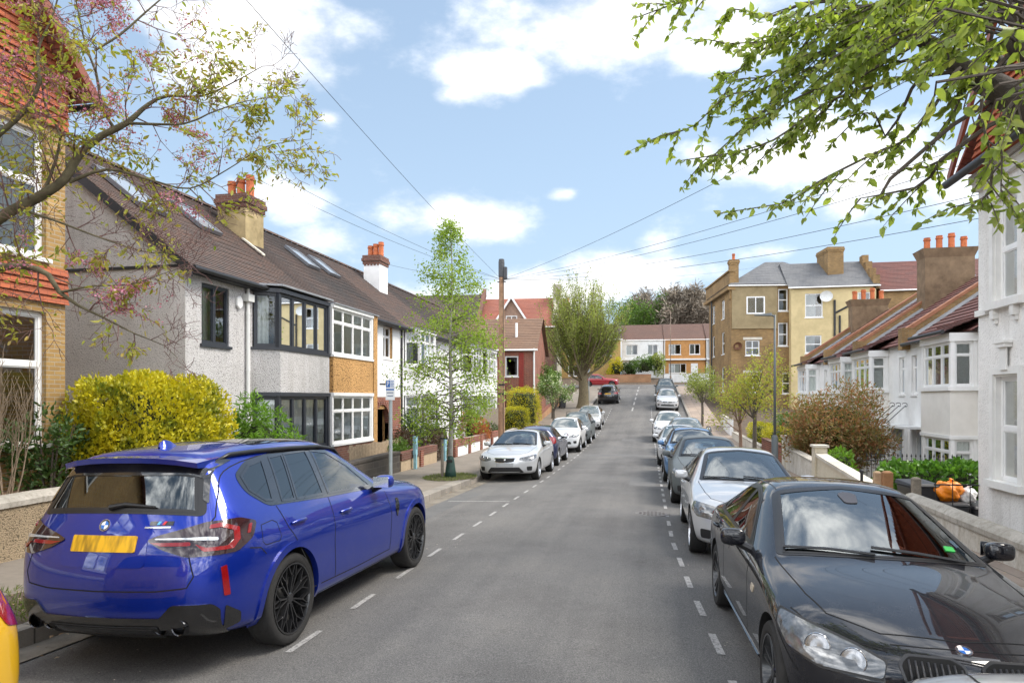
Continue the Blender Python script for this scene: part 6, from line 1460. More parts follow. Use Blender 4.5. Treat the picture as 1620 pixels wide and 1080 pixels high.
kerb_m = flags('granite_kerb', (.30, .275, .24), (.25, .23, .205), (.09, .08, .07), .92, 5, R(90))
soil_m = M('garden_soil', (.10, .072, .05), .95, .5, 5, .8, 40)
line_m = None
def linepaint():
    n = NT('worn_white_line'); w = n.ramp(n.noise(38, 7, .75), [(.34, (.47, .46, .44)), (.50, (.36, .35, .34)), (.60, (.15, .146, .142))]); n.base(w); n.p(rough=.75); n.bump(n.noise(120, 3), .4, .004); return n.m
line_m = linepaint()
def sstep(a, b, x): t = max(0, min(1, (x - a) / (b - a))); return t * t * (3 - 2 * t)
def gz(x, y):
    z = g(y) - .10
    if x > 4.5: z -= 1.0 * sstep(4.7, 6.0, x) * sstep(12, 16, y) * (1 - sstep(44, 60, y)) + .25 * sstep(4.6, 6, x)
    if x < -8: z += .10
    if y > 86: z += .9 * sstep(86, 92, y)
    return z
xs = [-260, -150, -90, -60, -40, -28, -20, -15, -11, -9, -8, -7.9, -5.2, 2.7, 4.5, 4.7, 5.0, 5.4, 6, 7, 9, 12, 16, 22, 30, 45, 70, 110, 170, 280]
yl = list(np.arange(-60, 110, 2.0)) + [115, 125, 140, 170, 220, 300, 420]
m = MB(); V = [(x, y, gz(x, y)) for y in yl for x in xs]; nx = len(xs)
m.add(V, [(j * nx + i, j * nx + i + 1, (j + 1) * nx + i + 1, (j + 1) * nx + i) for j in range(len(yl) - 1) for i in range(nx - 1)])
tag(m.build('ground', soil_m, smooth=True), kind='structure')
YS = list(np.arange(-50, 80.1, 1.0))
def strip(name, mat, f0, f1, dz0, dz1=None, ys=YS, sub=1):
    m = MB(); dz1 = dz0 if dz1 is None else dz1; V = []; n = sub + 1
    for y in ys:
        for k in range(n): t = k / sub; V.append((f0(y) + (f1(y) - f0(y)) * t, y, g(y) + dz0 + (dz1 - dz0) * t))
    m.add(V, [(j * n + k, j * n + k + 1, (j + 1) * n + k + 1, (j + 1) * n + k) for j in range(len(ys) - 1) for k in range(sub)]); return tag(m.build(name, mat, smooth=True), kind='structure')
m = MB(); V = []; nr_ = 13
for y in YS:
    for k in range(nr_): x = kl(y) + (KR - kl(y)) * k / (nr_ - 1); V.append((x, y, g(y) + camber(x) * (1 - sstep(72, 79, y))))
m.add(V, [(j * nr_ + k, j * nr_ + k + 1, (j + 1) * nr_ + k + 1, (j + 1) * nr_ + k) for j in range(len(YS) - 1) for k in range(nr_ - 1)]); tag(m.build('road', asphalt_m, smooth=True), kind='structure')
m = MB(); yc = list(np.arange(79.5, 88.1, 1.0)); V = [(x, y, g(y) + .004) for y in yc for x in (-60, 60)]; m.add(V, [(2 * j, 2 * j + 1, 2 * j + 3, 2 * j + 2) for j in range(len(yc) - 1)]); tag(m.build('cross_road', asphalt_m), kind='structure')
strip('gutter_channel', M('gutter_concrete', (.21, .185, .15), .9, .35, 4, .4, 60, dirt=.4), kl, lambda y: kl(y) + .34, camber(-5.1) + .005, camber(-4.71) + .005)
strip('pavement_left', flag_l, lambda y: -7.95, lambda y: kl(y) - .29, .12)
strip('pavement_right', flag_r, lambda y: KR + .15, lambda y: 4.6, .12)
def kerb(name, f0, f1):
    m = MB(); V = []
    for y in YS:
        z = g(y); V += [(f0(y), y, z - .1), (f0(y), y, z + .112), (f0(y) + (.02 if f1(y) > f0(y) else -.02), y, z + .126), (f1(y), y, z + .126), (f1(y), y, z - .1)]
    m.add(V, [(5 * j + k, 5 * j + k + 1, 5 * j + k + 6, 5 * j + k + 5) for j in range(len(YS) - 1) for k in range(4)]); tag(m.build(name, kerb_m), kind='structure')
kerb('kerb_left', kl, lambda y: kl(y) - .29); kerb('kerb_right', lambda y: KR, lambda y: KR + .15)
# bay markings and centre dashes: thin paint laid on the road
def dash(m, x0, y0, x1, y1, w=.10):
    d = Vector((x1 - x0, y1 - y0)); s = Vector((d.y, -d.x)).normalized() * w / 2; k = 4
    for i in range(k):
        a, b = i / k, (i + 1) / k; p = lambda t, q: (x0 + d.x * t + s.x * q, y0 + d.y * t + s.y * q, g(y0 + d.y * t) + camber(x0 + d.x * t + s.x * q) * (1 - sstep(72, 79, y0 + d.y * t)) + .006)
        m.face([p(a, -1), p(b, -1), p(b, 1), p(a, 1)])
m = MB(); y = 2.2
lx = lambda y: float(np.interp(y, [2, 5.5, 9.4, 15, 53, 70], [-2.92, -2.96, -3.04, -3.12, -3.25, -3.3])); rx_ = lambda y: float(np.interp(y, [2, 5.8, 8, 11, 15, 35, 53, 70], [.70, .58, .45, .33, .30, .22, .05, 0]))
y = 2.59
while y < 58:
    dash(m, lx(y), y, lx(y + .60), y + .58, .06); y += 1.3
y = 2.6
while y < 58:
    dash(m, rx_(y), y, rx_(y + .56), y + .54, .065); y += 1.10
dash(m, -4.6, 15.2, -3.15, 15.2, .06)
tag(m.build('bay_markings', line_m), kind='structure')
m = MB(); y = 56
while y < 79: dash(m, -1.5 + (y - 56) * .006, y, -1.5 + (y - 54) * .006, y + 2.4, .13); y += 4.4
tag(m.build('centre_line', line_m), kind='structure')
m = MB(); dash(m, -4.8, 79.0, 2.6, 79.0, .15); tag(m.build('give_way_line', line_m), kind='structure')
def disc(name, label, x, y, r, mat, cat):
    t = thing(name, label, cat, (x, y, g(y) + camber(x) + .003)); m = MB(); m.lathe([(0, .006), (r * .8, .006), (r * .84, .002), (r * .88, .006), (r, .006), (r, -.004)], (0, 0, 0), (0, 0, 1), 28); m.build('frame', mat, t)
    k = MB()
    for i in range(-3, 4):
        for j in range(-3, 4):
            if math.hypot(i, j) < 3.3: k.box(WORLD, i * r * .22 - r * .07, i * r * .22 + r * .07, j * r * .22 - r * .07, j * r * .22 + r * .07, .004, .012)
    k.build('tread_plate', mat, t); return t
disc('manhole_cover', 'round worn iron manhole cover in the road beside the silver saloon', .02, 13.9, .34, M('worn_iron', (.17, .155, .145), .6, .35, 12, .4, 50, metal=.4), 'manhole cover')
# reinstated trenches: darker sheets of newer asphalt with sealed edges
def patch_mat():
    n = NT('patch_asphalt'); f = n.noise(80, 5, .8); n.base(n.mix(1.0, n.ramp(f, [(.34, (.06, .06, .061)), (.66, (.18, .178, .175))]), n.ramp(n.noise(1.5, 7, .7), [(.35, (.85, .85, .85)), (.7, (1.15, 1.14, 1.12))]), 'MULTIPLY')); n.p(rough=.85); n.bump(f, .5, .006); return n.m
patch_m = patch_mat(); seal_m = M('bitumen_seal', (.03, .03, .031), .6, .2)
for x0, x1, y0, y1 in ((-.6, .12, 19.0, 21.2), (-2.9, .1, 29.6, 30.5), (-1.6, .0, 38.2, 39.4), (-4.9, -4.2, 11.9, 17.0)):
    m = MB(); q = MB(); k = max(2, int(y1 - y0)); nx2 = 4
    P = lambda x, y, e=.003: (x, y, g(y) + camber(x) + e)
    for i in range(k):
        a, b = y0 + (y1 - y0) * i / k, y0 + (y1 - y0) * (i + 1) / k
        for j in range(nx2): c, d = x0 + (x1 - x0) * j / nx2, x0 + (x1 - x0) * (j + 1) / nx2; m.face([P(c, a), P(d, a), P(d, b), P(c, b)])
        for x in (x0, x1): q.face([P(x - .018, a, .0045), P(x + .018, a, .0045), P(x + .018, b, .0045), P(x - .018, b, .0045)])
    for y in (y0, y1):
        for j in range(nx2): c, d = x0 + (x1 - x0) * j / nx2, x0 + (x1 - x0) * (j + 1) / nx2; q.face([P(c, y - .018, .0045), P(d, y - .018, .0045), P(d, y + .018, .0045), P(c, y + .018, .0045)])
    pt = tag(m.build('road_patch', patch_m), kind='structure')

# ------------------------------------------------------------------ vegetation
def leaf_mesh(name, P, D, size, mat, parent=None, wid=.5, ovate=False, seed=0, fold=.25, scatter=.35, flat=None):
    """P points (n,3), D pointing directions (n,3): one folded leaf at each point"""
    r = np.random.default_rng(seed); P = np.asarray(P, float); n = len(P); D = np.asarray(D, float) + r.normal(0, scatter, (n, 3)); D /= np.linalg.norm(D, axis=1)[:, None] + 1e-9
    A = r.normal(0, 1, (n, 3)); 
    if flat is not None: A = A * .5 + np.array([0, 0, flat])
    S = np.cross(D, A); S /= np.linalg.norm(S, axis=1)[:, None] + 1e-9; N = np.cross(S, D)
    L = (size * r.uniform(.5, 1.35, n))[:, None]; Wd = L * wid * .5
    if ovate:
        cv = lambda t, s, f: P + D * L * t + S * Wd * s - N * L * f
        V = np.stack([cv(0, 0, 0), cv(.25, .85, -.08), cv(.62, .75, -.02), cv(1, 0, .22), cv(.62, -.75, -.02), cv(.25, -.85, -.08), cv(.42, 0, .06)], 1).reshape(-1, 3)
        T = np.array([(0, 1, 6), (1, 2, 6), (2, 3, 6), (3, 4, 6), (4, 5, 6), (5, 0, 6)]); F = (np.arange(n)[:, None, None] * 7 + T[None]).reshape(-1, 3)
    else:
        V = np.stack([P, P + D * L * .45 + S * Wd + N * L * fold * .5, P + D * L, P + D * L * .45 - S * Wd + N * L * fold * .5], 1).reshape(-1, 3)
        T = np.array([(0, 1, 2), (0, 2, 3)]); F = (np.arange(n)[:, None, None] * 4 + T[None]).reshape(-1, 3)
    return fast_mesh(name, V, F, mat, parent)

def spline(pts, step=.12):
    P = [Vector(p[:3]) for p in pts]; R_ = [p[3] for p in pts]; out = []
    for i in range(len(P) - 1):
        p0, p1, p2, p3 = P[max(i - 1, 0)], P[i], P[i + 1], P[min(i + 2, len(P) - 1)]; k = max(1, int((p2 - p1).length / step))
        for j in range(k):
            t = j / k; q = .5 * ((2 * p1) + (p2 - p0) * t + (2 * p0 - 5 * p1 + 4 * p2 - p3) * t * t + (3 * p1 - p0 - 3 * p2 + p3) * t ** 3); out.append((q, R_[i] + (R_[i + 1] - R_[i]) * t))
    out.append((P[-1], R_[-1])); return out

class Grow:
    """a branching skeleton collected into one tube mesh; twig points are kept for the leaves"""
    def __init__(s, seed): s.r = random.Random(seed); s.mb = MB(); s.tips = []; s.n = 0
    def branch(s, p, d, L, r0, lev, spread=.6, up=.1, kids=4, bend=.18, n=6, ratio=.62, rmin=.004, keep=1, first=.25):
        r = s.r; d = Vector(d).normalized(); seg = max(3, int(L / .22)); path = [Vector(p)]; rad = [r0]; dirs = []
        for i in range(seg):
            d = (d + Vector((r.gauss(0, bend), r.gauss(0, bend), r.gauss(0, bend) + up * .25))).normalized()
            path.append(path[-1] + d * L / seg); rad.append(max(rmin, r0 * (1 - .75 * (i + 1) / seg))); dirs.append(d)
        s.mb.tube(path, rad, n if r0 > .02 else 4, cap=False); s.n += 1
        if lev <= keep:
            for i in range(1, len(path)):
                s.tips.append((path[i], dirs[i - 1]))
        if lev > 0:
            for k in range(kids):
                t = first + (1 - first) * (k + r.random()) / kids; i = min(seg - 1, int(t * seg)); b = dirs[i]
                o = b.orthogonal().normalized(); o.rotate(Matrix.Rotation(r.random() * 6.28, 3, b)); nd = (b * (1 - spread * .5) + o * spread * r.uniform(.7, 1.3) + Vector((0, 0, up))).normalized()
                s.branch(path[i + 1] if i + 1 < len(path) else path[-1], nd, L * ratio * r.uniform(.7, 1.2) * (1.1 - .4 * t), max(rmin, rad[i] * .62), lev - 1, spread, up, kids, bend, n, ratio, rmin, keep, first)
    def leafpts(s, per=3, jit=.05, hang=-.2):
        P = []; D = []
        for p, d in s.tips:
            for _ in range(per):
                P.append((p.x + s.r.gauss(0, jit), p.y + s.r.gauss(0, jit), p.z + s.r.gauss(0, jit)))
                D.append((d.x * .4 + s.r.gauss(0, .6), d.y * .4 + s.r.gauss(0, .6), d.z * .3 + hang + s.r.gauss(0, .4)))
        return P, D

bark_grey = M('grey_bark', (.13, .11, .085), .95, .45, 9, .9, 45)
bark_dark = M('dark_bark', (.06, .048, .04), .95, .4, 9, .9, 45)
bark_birch = M('birch_bark', (.60, .57, .51), .85, .2, 5, .4, 40, c2=(.12, .11, .10))
bark_olive = M('olive_bark', (.16, .13, .075), .95, .4, 9, .8, 45)
twig_m = M('twig_bark', (.10, .082, .066), .95, .3, 20)
twig_pale = M('pale_twig', (.26, .20, .14), .95, .3, 20)
lf_birch = leafmat('birch_leaf', [(.16, .24, .03), (.23, .32, .045), (.30, .38, .07), (.18, .28, .04)], .42)
lf_willow = leafmat('olive_bud_leaf', [(.18, .22, .05), (.24, .28, .07), (.32, .34, .10), (.20, .26, .06)], .38)
lf_cherry = leafmat('cherry_leaf', [(.17, .22, .05), (.24, .31, .07), (.32, .39, .11), (.19, .25, .055), (.40, .42, .14)], .5, .4)
lf_young = leafmat('young_bronze_leaf', [(.34, .36, .05), (.26, .34, .05), (.40, .30, .08), (.38, .40, .06), (.26, .20, .06)], .42)
lf_pink = leafmat('pink_blossom', [(.48, .14, .26), (.56, .24, .36), (.34, .09, .17), (.62, .36, .45)], .3)
lf_red = leafmat('red_shrub_leaf', [(.30, .12, .06), (.36, .17, .08), (.20, .14, .05), (.14, .17, .05), (.40, .24, .12), (.18, .20, .06)], .25, .4)
lf_dark = leafmat('dark_green_leaf', [(.035, .07, .018), (.05, .10, .025), (.07, .13, .03), (.04, .08, .02)], .2, .4)
lf_purple = leafmat('purple_leaf', [(.07, .035, .03), (.10, .05, .04), (.06, .06, .025), (.13, .07, .05)], .2, .4)
lf_green = leafmat('mid_green_leaf', [(.07, .13, .025), (.10, .18, .035), (.14, .23, .045), (.08, .15, .03)], .3)
lf_bamboo = leafmat('bamboo_leaf', [(.10, .20, .02), (.14, .27, .03), (.19, .33, .045), (.11, .22, .025)], .35)
lf_ivy = leafmat('ivy_leaf', [(.06, .15, .02), (.09, .21, .03), (.14, .28, .045), (.05, .11, .02)], .25, .35)
lf_blossom = leafmat('cream_blossom', [(.42, .48, .30), (.55, .58, .42), (.20, .26, .08), (.16, .22, .06)], .3)
def _gold():
    n = NT('golden_privet_leaf'); gn = n.N.new('ShaderNodeNewGeometry'); sx = n.N.new('ShaderNodeSeparateXYZ'); n.L.new(gn.outputs['Position'], sx.inputs[0])
    a = n.ramp(gn.outputs['Random Per Island'], [(0, (.56, .47, .015)), (.5, (.70, .62, .02)), (1, (.44, .42, .02))]); b = n.ramp(gn.outputs['Random Per Island'], [(0, (.14, .20, .02)), (.6, (.24, .28, .025)), (1, (.40, .38, .02))])
    f = n.noise(2.2, 4); col = n.mix(n.ramp(f, [(.35, (0, 0, 0)), (.53, (1, 1, 1))]), b, a); n.base(col); n.p(rough=.45)
    tr = n.N.new('ShaderNodeBsdfTranslucent'); n.L.new(col, tr.inputs[0]); mx = n.N.new('ShaderNodeMixShader'); mx.inputs[0].default_value = .3; n.L.new(n.b.outputs[0], mx.inputs[1]); n.L.new(tr.outputs[0], mx.inputs[2]); n.L.new(mx.outputs[0], n.out.inputs[0]); return n.m
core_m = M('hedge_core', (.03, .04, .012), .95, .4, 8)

def tree(name, label, base, h, tr, leaf, lsize, nper, bark=bark_grey, lev=3, kids=5, spread=.55, up=.25, fork=.35, L=None, group=None, limbs=6, hang=-.1, seed=1, lean=(0, 0), jit=.09, ratio=.6, wid=.55, rmin=.005, bend=.14, blossom=None):
    t = thing(name, label, 'tree', base, group=group); G = Grow(seed); r = G.r; top = h * fork
    path = spline([(0, 0, -.15, tr * 1.35), (0, 0, .12, tr * 1.1), (lean[0] * .3 + r.gauss(0, .03), lean[1] * .3, top * .5, tr), (lean[0], lean[1], top, tr * .85)], .25)
    tm = MB(); tm.tube([p for p, _ in path], [q for _, q in path], 12, cap=False)
    L = L or (h - top) * .75; p0 = path[-1][0]
    for i in range(limbs):
        a = 6.283 * (i + r.random() * .6) / limbs; el = r.uniform(.5, 1.3) if i else 1.5
        d = Vector((math.cos(a) * math.cos(el), math.sin(a) * math.cos(el), math.sin(el)))
        q = path[int(len(path) * r.uniform(.72, .99))][0] if i else p0
        G.branch(q, d, L * r.uniform(.75, 1.05), tr * .5, lev - 1, spread, up, kids, bend, 6, ratio, rmin)
    tm.build('trunk', bark, t, smooth=True)
    G.mb.build('branches', bark, t, smooth=True)
    P, D = G.leafpts(nper, jit, hang)
    if P: leaf_mesh('crown', P, D, lsize, leaf, t, seed=seed, wid=wid)
    if blossom:
        P2, D2 = G.leafpts(blossom[1], jit, 0); leaf_mesh('blossom', P2, D2, blossom[2], blossom[0], t, seed=seed + 5, wid=.9)
    return t

def clump(name, label, ctr, rad, n, leaf, lsize, cat='shrub', group=None, seed=1, lumps=14, wid=.5, core=True, stems=0, up=.3, hole=.5, box=False, bark=twig_m, out=.7, ovate=False, scatter=.5):
    """a rounded or boxed shrub: leaves gathered in lumps over an uneven outline, stems below"""
    t = thing(name, label, cat, ctr, group=group); r = np.random.default_rng(seed); rad = np.array(rad, float); lc = []
    for _ in range(lumps):
        d = r.normal(0, 1, 3); d /= np.linalg.norm(d)
        if box: d = d / np.abs(d).max() ** .8
        lc.append(d * r.uniform(.55, .88))
    lc = np.array(lc + [[0, 0, 0]]); P = []; D = []
    k = r.integers(0, len(lc), n); d = r.normal(0, 1, (n, 3)); d /= np.linalg.norm(d, axis=1)[:, None]; rr = r.uniform(hole, 1, n) ** .6
    if box:
        q = d / (np.abs(d).max(1) ** .66)[:, None]; U = q * (r.uniform(.80, 1.02, n) + .09 * np.sin(q[:, 0] * 7 + seed) * np.cos(q[:, 1] * 5 + q[:, 2] * 6))[:, None]
    else:
        U = lc[k] + d * (rr * .42)[:, None]
    P = U * rad + np.array([0, 0, rad[2]]); Dn = d * out + np.array([0, 0, up])
    ok = P[:, 2] > .02; leaf_mesh('foliage', P[ok], Dn[ok], lsize, leaf, t, seed=seed, wid=wid, ovate=ovate, scatter=scatter)
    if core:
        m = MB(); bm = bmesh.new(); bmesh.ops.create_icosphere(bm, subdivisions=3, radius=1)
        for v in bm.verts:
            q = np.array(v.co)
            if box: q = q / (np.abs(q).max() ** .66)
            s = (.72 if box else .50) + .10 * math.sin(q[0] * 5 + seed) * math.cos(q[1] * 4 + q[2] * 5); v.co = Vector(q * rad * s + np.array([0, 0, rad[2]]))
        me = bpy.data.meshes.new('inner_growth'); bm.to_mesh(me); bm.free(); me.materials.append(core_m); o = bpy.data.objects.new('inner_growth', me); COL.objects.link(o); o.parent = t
    if stems:
        m = MB(); rs = random.Random(seed)
        for i in range(stems):
            a = rs.random() * 6.28; q = rs.uniform(.1, .5); m.tube([(math.cos(a) * .06, math.sin(a) * .06, -.1), (math.cos(a) * rad[0] * q, math.sin(a) * rad[1] * q, rad[2] * .9), (math.cos(a) * rad[0] * q * 1.4, math.sin(a) * rad[1] * q * 1.4, rad[2] * 1.5)], [.022, .014, .006], 5)
        m.build('stems', bark, t)
    return t

GOLD = _gold()
def goldmat(): return GOLD
# big overhanging tree at the right: limbs and drooping leafy sprays
def spray_tree():
    t = thing('cherry_tree', 'overhanging cherry tree with drooping leafy sprays above the right pavement', 'tree', (4.05, 2.6, g(2.6) + .12)); o = Vector(t.location); r = random.Random(11); nr = np.random.default_rng(11)
    z = lambda a, b: (960 + a / 2.4545, b / 2.4545)
    limb = MB(); tw = MB(); P = []; D = []
    def add_limb(pts, mb): 
        q = spline([(*(Vector(p[:3]) - o), p[3]) for p in pts], .15); mb.tube([a for a, _ in q], [b for _, b in q], 10, cap=False); return q
    A = lambda a, b, D_: at(*z(a, b), D_)
    trunk = [(4.05, 2.6, o.z - .1, .20), (4.1, 2.65, 1.2, .17), (4.05, 2.8, 2.3, .16)]
    add_limb(trunk, limb)
    main = add_limb([(4.05, 2.8, 2.3, .16), (*A(1900, 560, 4.3), .13), (*A(1640, 420, 4.6), .105), (*A(1470, 315, 4.9), .085), (*A(1380, 272, 5.05), .075), (*A(1300, 200, 5.2), .062), (*A(1200, 140, 5.4), .05), (*A(1080, 70, 5.6), .035), (*A(900, 10, 5.8), .02)], limb)
    l2 = add_limb([(4.05, 2.8, 2.3, .13), (*A(1760, 240, 4.1), .075), (*A(1620, 90, 4.5), .05), (*A(1500, 60, 4.8), .04), (*A(1380, 105, 5.0), .034), (*A(1240, 95, 5.2), .028), (*A(1100, -30, 5.5), .02)], limb)
    l3 = add_limb([(*A(1560, 260, 4.8), .03), (*A(1480, 195, 5.1), .025), (*A(1340, 110, 5.3), .02), (*A(1240, 20, 5.5), .014)], limb)
    LP_ = [a for a, _ in main] + [a for a, _ in l2] + [a for a, _ in l3]
    def spray(pts, d0, d1, side=True, dens=1.0, r0=.014, bare=0):
        k = len(pts); q = spline([(*(A(a, b, d0 + (d1 - d0) * i / (k - 1)) - o + Vector((r.gauss(0, .03), r.gauss(0, .05), 0))), r0 * (1 - .75 * i / (k - 1))) for i, (a, b) in enumerate(pts)], .05)
        j0 = min(LP_, key=lambda v: (v - q[0][0]).length); b0 = (q[1][0] - q[0][0]).normalized(); dl_ = (j0 - q[0][0]).length      # every spray springs from a limb
        lead_ = [j0, j0.lerp(q[0][0], .5) - b0 * dl_ * .12] if dl_ > .03 else []
        tw.tube(lead_ + [a for a, _ in q[::2]] + [q[-1][0]], [r0 * 1.15] * len(lead_) + [b for _, b in q[::2]] + [.003], 5, cap=False); n = len(q)
        for i in range(1, n):
            if i / n < bare: continue
            d = (q[i][0] - q[i - 1][0]).normalized()
            for _ in range(int(1.7 * dens * (.5 + 1.0 * abs(math.sin(i * .21 + pts[0][0]))) + r.random())):
                s = d.cross(Vector((0, 0, 1))).normalized() * r.choice((-1, 1)); P.append(q[i][0] + d * r.uniform(-.02, .02)); D.append(d * .5 + s * r.uniform(.3, .9) + Vector((0, 0, r.uniform(-.9, .05))))
            if side and r.random() < .30 * dens:
                s = d.cross(Vector((0, 0, 1))).normalized() * r.choice((-1, 1)); dd = (d * .8 + s * .7 + Vector((0, 0, r.uniform(-.4, .15)))).normalized(); L = r.uniform(.10, .48); pts2 = [q[i][0]]
                for j in range(5): dd = (dd + Vector((0, 0, -.06))).normalized(); pts2.append(pts2[-1] + dd * L / 5)
                tw.tube(pts2, [.006, .005, .005, .004, .003, .002], 4, cap=False)
                for j in range(1, 6):
                    for _ in range(3): P.append(pts2[j]); D.append(dd * .6 + Vector((r.gauss(0, .5), r.gauss(0, .5), r.uniform(-.8, .1))))
    S_ = [([(1200, 140), (960, 190), (800, 230), (620, 330), (480, 385), (330, 485), (225, 515)], 5.3, 6.2), ([(1250, 300), (1080, 340), (900, 370), (760, 460), (620, 550), (500, 590), (390, 610), (285, 630)], 5.1, 6.0),
          ([(1310, 310), (1270, 420), (1210, 520), (1060, 580), (900, 660), (790, 720), (720, 780), (600, 800), (440, 835)], 5.0, 5.7), ([(780, 150), (700, 290), (630, 410), (520, 510), (430, 590)], 5.8, 6.0),
          ([(1200, 330), (1150, 450), (1100, 510), (1020, 450), (900, 545)], 5.2, 5.4), ([(1440, 520), (1380, 590), (1270, 630), (1200, 640), (1125, 655)], 4.8, 5.0), ([(1480, 600), (1455, 740), (1400, 790), (1330, 805)], 4.7, 4.8),
          ([(950, 40), (800, 110), (620, 180), (520, 270), (430, 295)], 5.6, 6.1), ([(760, 10), (640, 50), (560, 60), (460, 60)], 5.9, 6.2), ([(420, -40), (320, 5), (210, 20), (130, 75)], 6.0, 6.3), ([(760, 100), (590, 170), (490, 165)], 5.9, 6.1),
          ([(1090, 690), (1040, 760), (1010, 760)], 5.0, 5.1), ([(1280, 640), (1200, 720), (1100, 755), (1010, 765)], 5.0, 5.2),
          ([(1100, 90), (900, 160), (720, 250), (560, 330), (450, 380)], 5.5, 6.0), ([(1050, 20), (850, 60), (700, 110), (560, 220)], 5.4, 5.9), ([(1300, 190), (1120, 240), (960, 280), (800, 340), (660, 420), (560, 460)], 5.2, 5.7), ([(1180, 200), (1000, 300), (860, 420), (740, 500), (640, 560)], 5.2, 5.6),
          ([(1420, 280), (1350, 380), (1330, 470), (1290, 560)], 4.9, 5.0), ([(1200, 60), (1040, 120), (880, 200), (740, 330), (640, 420)], 5.3, 5.8), ([(1500, 300), (1430, 400), (1460, 520), (1480, 640), (1440, 690)], 4.5, 4.6), ([(1600, 380), (1540, 480), (1540, 600), (1560, 740)], 4.3, 4.4), ([(1660, 300), (1600, 420), (1620, 520), (1610, 640)], 3.9, 4.0)]
    for p, a, b in S_: spray(p, a, b, dens=1.15)
    for k in range(64):      # the thick of the crown, top right
        x0, y0 = r.uniform(900, 1700), r.uniform(-160, 170); L = r.uniform(180, 380); D0 = np.interp(x0, [900, 1700], [5.6, 4.0]) + r.uniform(-.5, .6); an = r.uniform(2.5, 3.5)
        spray([(x0 - L * t * abs(math.cos(an)), y0 + L * t * (.28 + .25 * t) + L * .25 * math.sin(an) * t) for t in (0, .33, .66, 1)], D0, D0 + .25, dens=.95, r0=.009)
    for k in range(10):      # larger, nearer leaves
        x0, y0 = r.uniform(1280, 1640), r.uniform(-60, 420); spray([(x0, y0), (x0 - 60, y0 + 60), (x0 - 90, y0 + 150)], 3.3, 3.5, side=False, dens=.6, r0=.007)
    spray([(1500, 640), (1510, 700), (1530, 770), (1620, 835)], 4.5, 4.4, side=False, dens=.05, r0=.008)
    limb.build('limbs', bark_dark, t, smooth=True); tw.build('twigs', twig_m, t)
    leaf_mesh('leaves', [tuple(p) for p in P], [tuple(d) for d in D], .070, lf_cherry, t, ovate=True, wid=.60, seed=3, scatter=.38)
    return t

